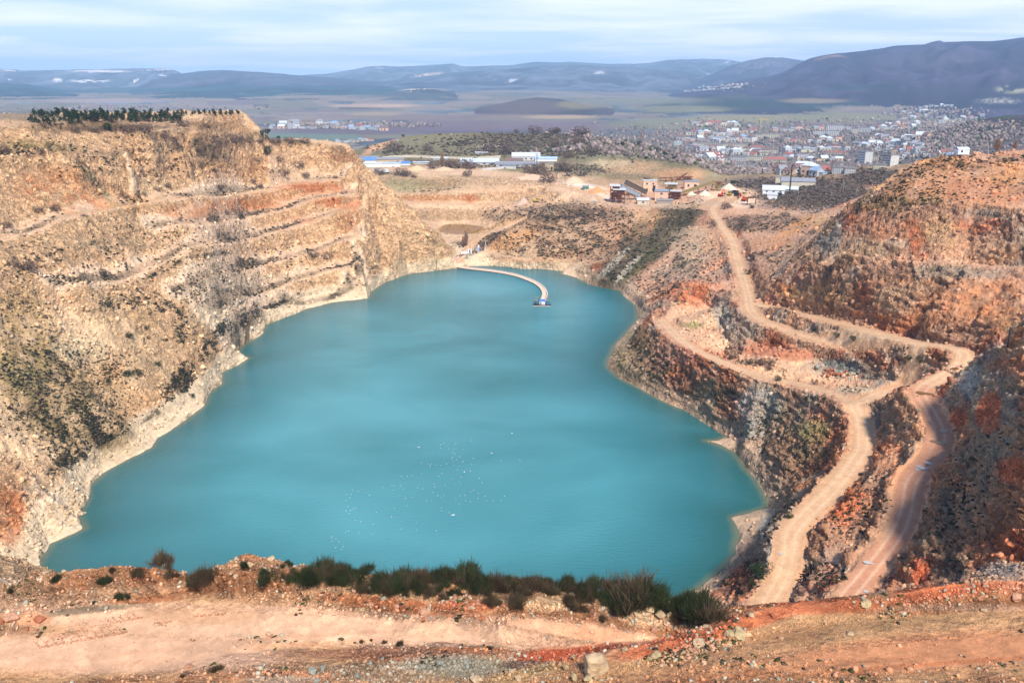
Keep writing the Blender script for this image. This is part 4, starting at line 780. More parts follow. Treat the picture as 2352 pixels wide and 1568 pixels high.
# ------------------------------------------------------------------ material
def new_mat(name):
    m = bpy.data.materials.new(name); m.use_nodes = True
    return m, m.node_tree, m.node_tree.nodes['Principled BSDF']
def terrain_mat():
    m, nt, b = new_mat('ground_rock')
    at = N(nt, 'ShaderNodeAttribute', attribute_name='Col'); ge = N(nt, 'ShaderNodeNewGeometry')
    def noise(sc, det, rough=.6):
        n = N(nt, 'ShaderNodeTexNoise'); n.inputs['Scale'].default_value = sc; n.inputs['Detail'].default_value = det; n.inputs['Roughness'].default_value = rough
        nt.links.new(ge.outputs['Position'], n.inputs['Vector']); return n
    def voro(sc, feat='F1'):
        n = N(nt, 'ShaderNodeTexVoronoi'); n.feature = feat; n.inputs['Scale'].default_value = sc
        nt.links.new(ge.outputs['Position'], n.inputs['Vector']); return n
    def math_(op, a, b_=None, c=None):
        n = N(nt, 'ShaderNodeMath', operation=op)
        for k, v in enumerate((a, b_, c)):
            if v is None: continue
            if isinstance(v, (int, float)): n.inputs[k].default_value = v
            else: nt.links.new(v, n.inputs[k])
        return n.outputs[0]
    n1 = noise(1.0, 8, .72); n2 = noise(0.3, 5, .65); n3 = noise(5.0, 4, .7)
    # blocky strata: a warped lattice of cells at three sizes
    wv = N(nt, 'ShaderNodeVectorMath', operation='SCALE'); wv.inputs['Scale'].default_value = 1.6; nt.links.new(n2.outputs['Color'], wv.inputs[0])
    av = N(nt, 'ShaderNodeVectorMath', operation='ADD'); nt.links.new(ge.outputs['Position'], av.inputs[0]); nt.links.new(wv.outputs[0], av.inputs[1])
    def cells(sc, feat='F1'):
        n = N(nt, 'ShaderNodeTexVoronoi'); n.feature = feat; n.inputs['Scale'].default_value = sc
        nt.links.new(av.outputs[0], n.inputs['Vector']); return n
    v1 = cells(1.9); v2 = cells(.62); v3 = cells(.22); v4 = cells(5.5)
    def chan(n, k):
        q = N(nt, 'ShaderNodeSeparateColor'); nt.links.new(n.outputs['Color'], q.inputs[0]); return q.outputs[k]
    f = math_('MULTIPLY_ADD', n1.outputs['Fac'], 1.5, 0.27)
    f2 = math_('MULTIPLY_ADD', n2.outputs['Fac'], .9, 0.56)
    f3 = math_('MULTIPLY_ADD', chan(v1, 0), 0.44, 0.80)
    f4 = math_('MULTIPLY_ADD', chan(v2, 0), 0.46, 0.79)
    f5 = math_('MULTIPLY_ADD', n3.outputs['Fac'], 1.0, 0.51)
    ff = math_('MULTIPLY', math_('MULTIPLY', math_('MULTIPLY', math_('MULTIPLY', f, f2), f3), f4), f5)
    ff = math_('ADD', math_('MULTIPLY', math_('SUBTRACT', ff, 1.0), math_('MULTIPLY_ADD', at.outputs['Alpha'], 0.72, 0.22)), 1.0)
    vm = N(nt, 'ShaderNodeVectorMath', operation='SCALE'); nt.links.new(at.outputs['Color'], vm.inputs[0]); nt.links.new(ff, vm.inputs['Scale'])
    nt.links.new(vm.outputs[0], b.inputs['Base Color'])
    b.inputs['Roughness'].default_value = .95; b.inputs['Specular IOR Level'].default_value = .12
    h = math_('MULTIPLY', v3.outputs['Distance'], 1.3)
    for o_, k_ in ((v2.outputs['Distance'], .75), (v1.outputs['Distance'], .38), (v4.outputs['Distance'], .10), (n1.outputs['Fac'], .8), (n2.outputs['Fac'], 1.6), (n3.outputs['Fac'], .10)):
        h = math_('MULTIPLY_ADD', o_, k_, h)
    bp = N(nt, 'ShaderNodeBump'); bp.inputs['Distance'].default_value = 1.0
    nt.links.new(h, bp.inputs['Height']); nt.links.new(at.outputs['Alpha'], bp.inputs['Strength'])
    nt.links.new(bp.outputs[0], b.inputs['Normal'])
    return m
MT = terrain_mat()

# ------------------------------------------------------------------ one sheet, cut into named stretches of ground
vid = np.arange(NA * NR).reshape(NA, NR)
quads = np.stack([vid[:-1, :-1], vid[1:, :-1], vid[1:, 1:], vid[:-1, 1:]], -1).reshape(-1, 4)
def fm(a): return ((a[:-1, :-1] + a[1:, :-1] + a[1:, 1:] + a[:-1, 1:]) / 4).reshape(-1)
fR = fm(RR); fX = fm(XX); fY = fm(YY); fRM = fm(RM); fZ = fm(ZZ); fU = fm(U)
cls = np.full(len(quads), 1)
cls[fR < 104] = 0
cls[(fR >= 104) & (fX > 0.13 * (fY - 300) + 5) & (fY < 620)] = 2
cls[(fX > -140) & (fY > 560) & (fX < 190)] = 3
cls[(fR > 690)] = 3
cls[fR > 1150] = 4
cls[(fR > 1150) & (fm(WH.astype(np.float32)) > -.5)] = 5
cls[(fRM > 0.5)] = 6
cls[(fZ < -0.5) & (fR < 650)] = 7
NAMES = {0: 'ledge_ground', 1: 'left_quarry_wall', 2: 'right_quarry_wall', 3: 'middle_quarry_ground', 4: 'valley_ground', 5: 'hills', 6: 'dirt_road', 7: 'lake_bed'}
PV = np.stack([DX, DY, DZ], -1).reshape(-1, 3).astype(np.float32)
CV = np.concatenate([np.clip(COL, 0.01, .95).reshape(-1, 3), BMP.reshape(-1, 1)], 1).astype(np.float32)
def np_mesh(name, verts, faces4, col=None, smooth=True, mat=None):
    me = bpy.data.meshes.new(name)
    n = faces4.shape[1]
    me.vertices.add(len(verts)); me.vertices.foreach_set('co', np.ascontiguousarray(verts, np.float32).ravel())
    me.loops.add(faces4.size); me.loops.foreach_set('vertex_index', np.ascontiguousarray(faces4, np.int32).ravel())
    me.polygons.add(len(faces4)); me.polygons.foreach_set('loop_start', np.arange(0, faces4.size, n, dtype=np.int32))
    if smooth: me.polygons.foreach_set('use_smooth', np.ones(len(faces4), bool))
    me.update(calc_edges=True)
    if col is not None:
        ca = me.color_attributes.new('Col', 'FLOAT_COLOR', 'POINT'); ca.data.foreach_set('color', np.ascontiguousarray(col, np.float32).ravel())
    if mat: me.materials.append(mat)
    return me
def link(name, me, parent=None, **props):
    o = bpy.data.objects.new(name, me); C.collection.objects.link(o)
    if parent: o.parent = parent
    for k, v in props.items(): o[k] = v
    return o
for k, nm in NAMES.items():
    q = quads[cls == k]
    if len(q) == 0: continue
    us, inv = np.unique(q, return_inverse=True)
    link(nm, np_mesh(nm, PV[us], inv.reshape(-1, 4), CV[us], True, MT), kind='structure')
print('ground', time.time() - T0)

# ------------------------------------------------------------------ where does the line of sight through a pixel meet the ground
ZF = DZ
def ground_px(px, py, r0=25, r1=15000, n=12):
    d = ray(px, py); a = math.atan2(d[0], d[1]); tn = d[2] / math.hypot(d[0], d[1])
    fi = (a - AZ[0]) / (AZ[1] - AZ[0]); i = int(np.clip(fi, 0, NA - 2)); f = fi - i
    r_ = RR[i] * (1 - f) + RR[i + 1] * f; z_ = ZZ[i] * (1 - f) + ZZ[i + 1] * f
    m = (z_ >= CAM_H + tn * r_) & (r_ > r0) & (r_ < r1)
    k = np.argmax(m)
    if not m[k]: return ground_px(px, py + 1.5, r0, r1, n - 1) if n > 0 else None
    return Vector((math.sin(a) * r_[k], math.cos(a) * r_[k], float(z_[k])))
def ground_z(x, y):
    a = math.atan2(x, y); r = math.hypot(x, y)
    fi = (a - AZ[0]) / (AZ[1] - AZ[0]); i = int(np.clip(round(fi), 0, NA - 1))
    return float(np.interp(r, RR[i], DZ[i]))
def mpp(p):
    """metres per 2352-wide picture pixel at a point"""
    return (p.y * ct - (p.z - CAM_H) * st) / FOC
# ------------------------------------------------------------------ the lake
def lake():
    n = 260
    xs = np.linspace(-190, 150, n); ys = np.linspace(140, 640, int(n * 1.5))
    X, Y = np.meshgrid(xs, ys, indexing='ij')
    vi = np.arange(X.size).reshape(X.shape)
    q = np.stack([vi[:-1, :-1], vi[1:, :-1], vi[1:, 1:], vi[:-1, 1:]], -1).reshape(-1, 4)
    a = np.arctan2(X, Y); r = np.hypot(X, Y)
    sh = [np.array(P(px, py, 0)[:2]) for px, py in SHORE]; sh.append(sh[0])
    d, _ = seg_dist(X, Y, [(p[0], p[1], 0) for p in sh])
    col = np.stack([np.clip(d / 40, 0, 1)] * 3 + [np.ones_like(d)], -1).reshape(-1, 4)
    m, nt, b = new_mat('turquoise_water')
    at = N(nt, 'ShaderNodeAttribute', attribute_name='Col'); ge = N(nt, 'ShaderNodeNewGeometry')
    mp_ = N(nt, 'ShaderNodeMapping'); mp_.inputs['Scale'].default_value = (0.009, 0.013, 0); mp_.inputs['Rotation'].default_value = (0, 0, .3)
    nt.links.new(ge.outputs['Position'], mp_.inputs['Vector'])
    n1 = N(nt, 'ShaderNodeTexNoise'); n1.inputs['Scale'].default_value = 1.0; n1.inputs['Detail'].default_value = 3; n1.inputs['Distortion'].default_value = .3
    nt.links.new(mp_.outputs[0], n1.inputs['Vector'])
    rp = N(nt, 'ShaderNodeValToRGB'); e = rp.color_ramp.elements
    e[0].position = .34; e[0].color = (0.020, 0.178, 0.192, 1); e[1].position = .66; e[1].color = (0.088, 0.345, 0.385, 1)
    nt.links.new(n1.outputs['Fac'], rp.inputs[0])
    rp2 = N(nt, 'ShaderNodeValToRGB'); e = rp2.color_ramp.elements
    e[0].position = 0.0; e[0].color = (0.16, 0.17, 0.10, 1); e[1].position = 1; e[1].color = (0.045, 0.21, 0.25, 1)
    k = e.new(.06); k.color = (0.022, 0.13, 0.13, 1); k = e.new(.3); k.color = (0.025, 0.155, 0.175, 1)
    nt.links.new(at.outputs['Fac'], rp2.inputs[0])
    mr = N(nt, 'ShaderNodeMapRange'); mr.inputs['From Min'].default_value = .12; mr.inputs['From Max'].default_value = 1.0; nt.links.new(at.outputs['Fac'], mr.inputs[0])
    mx_ = N(nt, 'ShaderNodeMix', data_type='RGBA'); nt.links.new(mr.outputs[0], mx_.inputs['Factor']); nt.links.new(rp2.outputs[0], mx_.inputs['A']); nt.links.new(rp.outputs[0], mx_.inputs['B'])
    nt.links.new(mx_.outputs['Result'], b.inputs['Base Color'])
    b.inputs['Roughness'].default_value = .12; b.inputs['IOR'].default_value = 1.33; b.inputs['Specular IOR Level'].default_value = .4
    mp2 = N(nt, 'ShaderNodeMapping'); mp2.inputs['Scale'].default_value = (0.28, 0.9, 0); mp2.inputs['Rotation'].default_value = (0, 0, .25)
    nt.links.new(ge.outputs['Position'], mp2.inputs['Vector'])
    n2 = N(nt, 'ShaderNodeTexNoise'); n2.inputs['Scale'].default_value = 1.4; n2.inputs['Detail'].default_value = 5; n2.inputs['Roughness'].default_value = .65
    nt.links.new(mp2.outputs[0], n2.inputs['Vector'])
    bp = N(nt, 'ShaderNodeBump'); bp.inputs['Distance'].default_value = .6; bp.inputs['Strength'].default_value = .8
    nt.links.new(n2.outputs['Fac'], bp.inputs['Height']); nt.links.new(bp.outputs[0], b.inputs['Normal'])
    link('lake_water', np_mesh('lake_water', np.stack([X, Y, np.zeros_like(X)], -1).reshape(-1, 3), q, col, True, m), kind='structure')
lake()

# ------------------------------------------------------------------ the air
def haze():
    me = bpy.data.meshes.new('haze')
    x0, x1, y0, y1, z0, z1 = -13500, 13500, -60, 16500, -75, 430
    v = [(x, y, z) for x in (x0, x1) for y in (y0, y1) for z in (z0, z1)]
    me.from_pydata(v, [], [(0, 1, 3, 2), (4, 6, 7, 5), (0, 4, 5, 1), (2, 3, 7, 6), (0, 2, 6, 4), (1, 5, 7, 3)])
    m = bpy.data.materials.new('haze_air'); m.use_nodes = True; nt = m.node_tree; nt.nodes.clear()
    o = N(nt, 'ShaderNodeOutputMaterial'); v_ = N(nt, 'ShaderNodeVolumePrincipled')
    v_.inputs['Color'].default_value = (0.44, 0.68, 1.0, 1); v_.inputs['Density'].default_value = 8.5e-5; v_.inputs['Anisotropy'].default_value = -0.22
    nt.links.new(v_.outputs[0], o.inputs['Volume']); me.materials.append(m)
    link('haze', me, kind='stuff')
haze()
# ------------------------------------------------------------------ loose stones and low scrub that nobody could count
RNG = np.random.default_rng(7)
def ico(sub):
    import bmesh
    bm = bmesh.new(); bmesh.ops.create_icosphere(bm, subdivisions=sub, radius=1)
    v = np.array([q.co[:] for q in bm.verts], np.float32); f = np.array([[q.index for q in g.verts] for g in bm.faces], np.int32)
    bm.free(); return v, f
ICO1 = ico(1); ICO2 = ico(2)
def rock_shape(base, seed, jag=.28):
    r = np.random.default_rng(seed); v = base[0].copy()
    d = r.normal(size=(7, 3)); d /= np.linalg.norm(d, axis=1)[:, None]
    for q in d:                                             # chop flat faces off the ball
        h = v @ q; lim = r.uniform(.45, .85); v -= np.maximum(h - lim, 0)[:, None] * q
    v *= 1 + r.uniform(-jag, jag, (len(v), 1)) * .5
    return v.astype(np.float32)
def tuft_shape(base, seed):
    r = np.random.default_rng(seed); v = base[0].copy()
    v *= r.uniform(.45, 1.25, (len(v), 1)); v[:, 2] = np.abs(v[:, 2]) * r.uniform(.7, 1.1)
    return v.astype(np.float32)
def rots(n, tilt):
    a = RNG.uniform(0, 2 * math.pi, n); b = RNG.uniform(-tilt, tilt, n); c = RNG.uniform(-tilt, tilt, n)
    ca, sa, cb, sb, cc, sc = np.cos(a), np.sin(a), np.cos(b), np.sin(b), np.cos(c), np.sin(c)
    z = np.zeros(n); o = np.ones(n)
    Rz = np.stack([ca, -sa, z, sa, ca, z, z, z, o], -1).reshape(-1, 3, 3)
    Rx = np.stack([o, z, z, z, cb, -sb, z, sb, cb], -1).reshape(-1, 3, 3)
    Ry = np.stack([cc, z, sc, z, o, z, -sc, z, cc], -1).reshape(-1, 3, 3)
    return Rz @ Rx @ Ry
def scatter(name, pos, size, cols, shapes, faces, tilt, sink, alpha, flat=(1, 1, .75), smooth=False):
    n = len(pos); k = RNG.integers(0, len(shapes), n); nv = len(shapes[0])
    SV = np.stack(shapes)[k] * size[:, None, None] * np.array(flat, np.float32)[None, None] * RNG.uniform(.7, 1.3, (n, 1, 3))
    SV = np.einsum('nij,nvj->nvi', rots(n, tilt), SV)
    SV += pos[:, None, :]; SV[:, :, 2] += (size * sink)[:, None]
    F = (faces[None] + (np.arange(n) * nv)[:, None, None]).reshape(-1, 3)
    c = np.concatenate([np.repeat(cols, nv, 0), np.full((n * nv, 1), alpha)], 1)
    link(name, np_mesh(name, SV.reshape(-1, 3), F, c, smooth, MT), kind='stuff')
def pick(wt, n):
    w_ = wt.reshape(-1).astype(np.float64); w_ = w_ / w_.sum()
    cs = np.cumsum(w_); return np.searchsorted(cs, RNG.random(n))
def jit(idx):
    """points spread between the grid vertices"""
    i = idx // NR; j = idx % NR; i = np.minimum(i, NA - 2); j = np.minimum(j, NR - 2)
    a = RNG.random(len(idx))[:, None]; b = RNG.random(len(idx))[:, None]
    Pg = np.stack([DX, DY, DZ], -1)
    p = Pg[i, j] * (1 - a) * (1 - b) + Pg[i + 1, j] * a * (1 - b) + Pg[i, j + 1] * (1 - a) * b + Pg[i + 1, j + 1] * a * b
    return p, COL[i, j], RR[i, j]
def zone(spots, r0=0, r1=1300):
    """density of scrub or stones: soft ellipses on the ground seen at (px, py)"""
    m = np.zeros(U.shape, np.float32)
    for px, py, rx, ry, rot, d in spots:
        u = U - px; v = V - py; a = math.radians(rot)
        x = (u * math.cos(a) + v * math.sin(a)) / rx; y = (-u * math.sin(a) + v * math.cos(a)) / ry
        m = np.maximum(m, d * (1 - sst(.6, 1.3, np.sqrt(x * x + y * y) + .4 * n_m)))
    return m * (RR > r0) * (RR < r1)
inview = (U > -60) & (U < 2412) & (V > -20) & (V < 1600)
rocks1 = [rock_shape(ICO1, s) for s in range(12)]; rocks2 = [rock_shape(ICO2, s) for s in range(12)]
# stones on the ledge
wt = near * inview * (1 - RM) * (RR > 44) * (0.04 + roughg * .9 + .5 * sst(0.05, .4, fg1))
road_z = zone([(700, 1440, 620, 26, 2, 1), (250, 1500, 420, 36, 0, 1), (1350, 1455, 180, 14, 8, 1), (2150, 1500, 330, 30, -4, .8)], 20, 104)
wt = wt * (1 - .93 * np.clip(road_z, 0, 1))
spots = zone([(1050, 1530, 160, 24, 0, 4), (880, 1550, 260, 20, 0, 1.6), (1240, 1515, 100, 18, -8, 1.5), (1500, 1425, 110, 20, 10, 3), (1100, 1385, 220, 12, 5, 1.5), (540, 1290, 160, 14, 0, 1.5), (1650, 1480, 260, 14, -14, 3), (1900, 1430, 260, 14, -6, 1.5), (2230, 1365, 150, 16, -8, 2.5), (300, 1400, 160, 5, -6, 1.2), (150, 1330, 150, 14, 0, .6)], 20, 104)
wt = wt * (.5 + spots) + near * inview * spots * .05
idx = pick(wt, 15000); p, c, r_ = jit(idx)
sz = 0.06 + 0.17 * RNG.random(len(p)) ** 5.0 + .10 * (RNG.random(len(p)) < .08)
c = c * RNG.uniform(.85, 1.5, (len(p), 1)) + RNG.uniform(0, .06, (len(p), 1))
grey = (RNG.random(len(p)) < .22)[:, None]; c = np.where(grey, lin(200, 190, 165, .8) * RNG.uniform(.6, 1.2, (len(p), 1)), c)
scatter('ledge_rubble', p, sz, c, rocks1, ICO1[1], 1.5, .25, .25)
# gravel
wt = near * inview * (.35 + spots) * (1 - .8 * np.clip(road_z, 0, 1))
idx = pick(wt, 46000); p, c, r_ = jit(idx)
sz = RNG.uniform(.03, .075, len(p)); c = c * RNG.uniform(.5, 1.6, (len(p), 1))
scatter('ledge_gravel', p, sz, c, rocks1[:6], ICO1[1], 1.5, .2, .1)
# stones on the quarry slopes
wt = mid_ * inview * (1 - RM) * (DZ > .8) * (.35 + .9 * (1 - CL)) * (0.4 + sst(-.1, .4, n_m)) * np.where(RR < 260, 1.2, 1) 
idx = pick(wt, 36000); p, c, r_ = jit(idx)
sz = (0.20 + .75 * RNG.random(len(p)) ** 5) * np.clip(r_ / 260, .6, 1.5)
c = c * RNG.uniform(.72, 1.32, (len(p), 1)) + .01
scatter('quarry_rubble', p, sz, np.clip(c, 0, .9), rocks1, ICO1[1], 1.5, .25, .4)
# low scrub
tufts = [tuft_shape(ICO1, s) for s in range(10)]
LWS = [(130,900,170,120,35,1.2),(200,980,110,50,-35,2.2),(60,760,70,110,0,.6),(190,850,110,60,0,1.5),(215,1020,80,20,-38,3),(150,1060,60,12,-42,3),(390,900,14,70,28,3),(430,880,14,40,20,3),(478,800,12,34,35,4),(505,760,12,30,50,4),(556,743,36,6,-32,4),(345,955,60,6,-30,3),(410,690,70,24,-20,1.5),(415,755,24,34,0,2),(300,690,80,30,0,.8),
  (400,600,300,90,0,.25),(640,700,80,5,-18,2),(760,668,100,5,-8,2),(365,625,60,6,-25,2),(480,585,70,5,-8,2),(560,640,120,8,-15,1),(70,600,80,60,0,.6),(300,360,260,50,0,.25),(80,345,90,14,0,.8)]
MDS = [(1300,490,140,24,0,2.5),(1320,550,150,55,0,1.5),(1440,550,30,50,0,2),(1350,570,60,20,0,2),(1115,556,50,10,-38,4),(960,436,90,6,0,1),(1160,495,45,16,0,1.2),(1060,565,30,8,0,2),
  (1490,560,165,38,-42,1.6),(1570,512,60,24,-42,1.6),(1420,622,80,12,-38,1.6),(1600,600,70,60,0,.7),(1520,660,60,30,0,1.5),(1740,512,110,20,0,1.6),(1770,590,60,20,0,.9),(1870,520,60,20,0,.6)]
RTS = [(1450,810,60,60,30,1.3),(1500,850,80,50,30,1.2),(1600,890,90,26,20,.9),(1800,1000,110,60,0,.6),(1720,832,60,6,10,1.5),(1860,1040,60,60,0,.5),(1700,1320,60,50,0,1.3),(1780,1200,30,60,40,1),(2190,1200,70,110,0,.35),(2260,1060,110,110,0,.2),(1960,1160,80,80,-40,.5),(2100,400,90,12,-28,3),(2260,368,120,14,0,3),(2200,430,150,40,0,.8),(2200,386,80,10,0,3),(2060,430,90,22,-40,2),(2110,458,80,12,0,1.5),(2020,480,90,20,0,1),(1990,900,80,10,0,.5),(2070,800,60,14,20,.8),(1900,1330,70,30,0,1)]
bl_ = (BD < 2.2) * sst(-.15, .35, n_m + .5 * n_w) * 1.6 * sst(-.2, .1, n_m + .2)
wt = (bl_ + zone(LWS, 150, 700) + zone(MDS, 320, 760) + zone(RTS, 100, 560)) * inview * (1 - RM) * (DZ > 5.5) * (0.3 + sst(-.1, .3, n_w + n_s))
idx = pick(wt, 15000); p, c, r_ = jit(idx)
sz = RNG.uniform(.28, .75, len(p)) * np.clip(r_ / 330, .75, 1.5)
pal = np.stack([lin(70, 66, 42), lin(58, 50, 40), lin(82, 70, 58), lin(60, 66, 36), lin(44, 42, 30)])
scatter('low_scrub', p, sz, pal[RNG.integers(0, 5, len(p))] * RNG.uniform(.7, 1.3, (len(p), 1)), tufts, ICO1[1], .3, 0.0, .1)
# scrub and bare brush round the works and on the hill behind
HLS = [(1870,445,140,38,0,4),(2010,412,80,22,0,4),(1780,425,120,12,0,3),(1200,328,200,20,0,2),(1300,350,160,14,0,2.5),(1010,355,120,8,0,1.2),(1180,382,190,6,0,2),(1330,392,60,14,0,2),(940,372,60,4,0,1),(1400,330,120,20,0,.8),(1450,350,120,20,0,.5),(900,345,80,12,0,.8),(1180,355,160,8,0,1.4)]
wt = zone(HLS, 540, 1200) * inview * (0.25 + sst(-.1, .3, n_w + n_s))
idx = pick(wt, 9000); p, c, r_ = jit(idx)
sz = RNG.uniform(.7, 1.9, len(p)) * np.clip(r_ / 800, .7, 1.3)
pal = np.stack([lin(104, 88, 78), lin(92, 78, 66), lin(112, 98, 84), lin(84, 80, 58), lin(98, 80, 74)])
scatter('bare_brush', p, sz, pal[RNG.integers(0, 5, len(p))] * RNG.uniform(.7, 1.3, (len(p), 1)), tufts, ICO1[1], .3, 0.0, .1, flat=(1, 1, 1))
print('scatter', time.time() - T0)
# ------------------------------------------------------------------ helpers for things
random.seed(11)
class MB:
    """collects boxes, prisms and tubes and links them as one mesh"""
    def __init__(s): s.v = []; s.f = []
    def add(s, v, f):
        n = len(s.v); s.v += [tuple(q) for q in v]; s.f += [tuple(i + n for i in g) for g in f]; return s
    def box(s, cx, cy, z0, sx, sy, sz, rz=0, taper=1.0):
        c, n = math.cos(rz), math.sin(rz); v = []
        for z, k in ((z0, 1), (z0 + sz, taper)):
            for x, y in ((-1, -1), (1, -1), (1, 1), (-1, 1)):
                a, b = x * sx / 2 * k, y * sy / 2 * k; v.append((cx + a * c - b * n, cy + a * n + b * c, z))
        return s.add(v, [(3, 2, 1, 0), (4, 5, 6, 7), (0, 1, 5, 4), (1, 2, 6, 5), (2, 3, 7, 6), (3, 0, 4, 7)])
    def gable(s, cx, cy, z0, sx, sy, h, over=.3, t=.25):
        """a thick two-sided roof, ridge along x"""
        x0, x1 = cx - sx / 2 - over, cx + sx / 2 + over; y0, y1 = cy - sy / 2 - over, cy + sy / 2 + over
        v = []
        for x in (x0, x1): v += [(x, y0, z0), (x, cy, z0 + h), (x, y1, z0), (x, y0, z0 - t), (x, cy, z0 + h - t), (x, y1, z0 - t)]
        return s.add(v, [(0, 6, 7, 1), (1, 7, 8, 2), (3, 4, 10, 9), (4, 5, 11, 10), (0, 3, 9, 6), (2, 8, 11, 5), (0, 1, 4, 3), (1, 2, 5, 4), (6, 9, 10, 7), (7, 10, 11, 8)])
    def gable_wall(s, cx, cy, z0, sx, sy, h, t=.25):
        x0, x1 = cx - sx / 2, cx + sx / 2; y0, y1 = cy - sy / 2, cy + sy / 2
        v = [(x, y, z) for x in (x0, x1) for y, z in ((y0, z0), (y1, z0), (cy, z0 + h - t * 1.2))]
        return s.add(v, [(0, 2, 1), (3, 4, 5), (0, 3, 5, 2), (1, 2, 5, 4), (0, 1, 4, 3)])
    def hip(s, cx, cy, z0, sx, sy, h, over=.3):
        x0, x1 = cx - sx / 2 - over, cx + sx / 2 + over; y0, y1 = cy - sy / 2 - over, cy + sy / 2 + over; r = max(sx / 2 - sy / 2, .1)
        v = [(x0, y0, z0), (x1, y0, z0), (x1, y1, z0), (x0, y1, z0), (cx - r, cy, z0 + h), (cx + r, cy, z0 + h)]
        return s.add(v, [(0, 1, 5, 4), (1, 2, 5), (2, 3, 4, 5), (3, 0, 4), (3, 2, 1, 0)])
    def tube(s, p, q, r0, r1=None, n=6):
        r1 = r0 if r1 is None else r1; p = Vector(p); q = Vector(q); d = (q - p).normalized()
        a = d.orthogonal().normalized(); b = d.cross(a); v = []
        for c, r in ((p, r0), (q, r1)):
            for i in range(n):
                t = 2 * math.pi * i / n; v.append(c + (a * math.cos(t) + b * math.sin(t)) * r)
        return s.add(v, [(i, (i + 1) % n, n + (i + 1) % n, n + i) for i in range(n)] + [tuple(range(n - 1, -1, -1)), tuple(range(n, 2 * n))])
    def path(s, pts, r, n=6):
        for p, q in zip(pts[:-1], pts[1:]): s.tube(p, q, r, n=n)
        return s
    def build(s, name, mat, parent=None, smooth=False):
        me = bpy.data.meshes.new(name); me.from_pydata(s.v, [], s.f)
        if smooth: me.polygons.foreach_set('use_smooth', np.ones(len(s.f), bool))
        if mat: me.materials.append(mat)
        me.update(); return link(name, me, parent)
MATS = {}
def mat(name, rgb, rough=.8, var=.25, sc=.8, metal=0.0):
    """paint or plaster with some wear: a procedural noise over the base colour"""
    if name in MATS: return MATS[name]
    m, nt, b = new_mat(name); c = lin(*rgb)
    tc_ = N(nt, 'ShaderNodeTexCoord'); n = N(nt, 'ShaderNodeTexNoise'); n.inputs['Scale'].default_value = sc; n.inputs['Detail'].default_value = 5
    nt.links.new(tc_.outputs['Object'], n.inputs['Vector'])
    r = N(nt, 'ShaderNodeValToRGB'); e = r.color_ramp.elements
    e[0].position = .3; e[0].color = (*[float(q) * (1 - var) for q in c], 1); e[1].position = .7; e[1].color = (*[float(min(q * (1 + var * .5), .9)) for q in c], 1)
    nt.links.new(n.outputs['Fac'], r.inputs[0]); nt.links.new(r.outputs[0], b.inputs['Base Color'])
    b.inputs['Roughness'].default_value = rough; b.inputs['Metallic'].default_value = metal; b.inputs['Specular IOR Level'].default_value = .3
    MATS[name] = m; return m
def leafmat(name, rgb, var=.45):
    m, nt, b = new_mat(name); c = lin(*rgb)
    ge = N(nt, 'ShaderNodeNewGeometry')
    n = N(nt, 'ShaderNodeTexNoise'); n.inputs['Scale'].default_value = 1.3; n.inputs['Detail'].default_value = 3; nt.links.new(ge.outputs['Position'], n.inputs['Vector'])
    r = N(nt, 'ShaderNodeValToRGB'); e = r.color_ramp.elements
    e[0].position = .3; e[0].color = (*[float(q) * (1 - var) for q in c], 1); e[1].position = .72; e[1].color = (*[float(q) * (1 + var) for q in c], 1)
    nt.links.new(n.outputs['Fac'], r.inputs[0]); nt.links.new(r.outputs[0], b.inputs['Base Color']); b.inputs['Roughness'].default_value = .8; b.inputs['Specular IOR Level'].default_value = .1
    MATS[name] = m; return m
def thing(name, label, cat, loc, rz=0, group=None):
    o = bpy.data.objects.new(name, None); C.collection.objects.link(o); o.location = loc; o.rotation_euler = (0, 0, rz)
    o['label'] = label; o['category'] = cat
    if group: o['group'] = group
    return o
def tag(o, label, cat, group=None):
    o['label'] = label; o['category'] = cat
    if group: o['group'] = group
    return o
def copy_tree(o, parent=None):
    c = o.copy(); C.collection.objects.link(c); c.parent = parent
    for ch in list(KIDS.get(o.name, [])) or [k for k in o.children]: copy_tree(ch, c)
    return c
KIDS = {}
def dup(o, loc, rz=0, label=None, scale=None):
    c = copy_tree(o); c.location = loc; c.rotation_euler = (0, 0, rz)
    if label: c['label'] = label
    if scale is not None: c.scale = scale if not isinstance(scale, (int, float)) else (scale,) * 3
    return c
class Proto:
    """the first use of a kind moves the built thing, later uses copy it"""
    def __init__(s, maker): s.maker = maker; s.o = None
    def put(s, loc, rz, label, scale=None, group=None):
        if s.o is None:
            s.o = s.maker(); c = s.o
        else: c = copy_tree(s.o)
        c.location = loc; c.rotation_euler = (0, 0, rz); c['label'] = label
        if scale is not None: c.scale = scale if not isinstance(scale, (int, float)) else (scale,) * 3
        if group: c['group'] = group
        return c
ORD = ['', 'first', 'second', 'third', 'fourth', 'fifth', 'sixth', 'seventh', 'eighth', 'ninth', 'tenth', 'eleventh', 'twelfth', 'thirteenth', 'fourteenth', 'fifteenth', 'sixteenth', 'seventeenth', 'eighteenth', 'nineteenth', 'twentieth']
def ordinal(n):
    if n == 100: return 'hundredth'
    if n > 100: return 'hundred-and-' + ordinal(n - 100)
    if n <= 20: return ORD[n]
    t = ['', '', 'twenty', 'thirty', 'forty', 'fifty', 'sixty', 'seventy', 'eighty', 'ninety'][n // 10]
    if n % 10 == 0: return t[:-1] + 'ieth'
    return t + '-' + ORD[n % 10]
def facing(p): return -math.atan2(p.x, p.y)      # rotation that turns a thing's -Y side to the camera
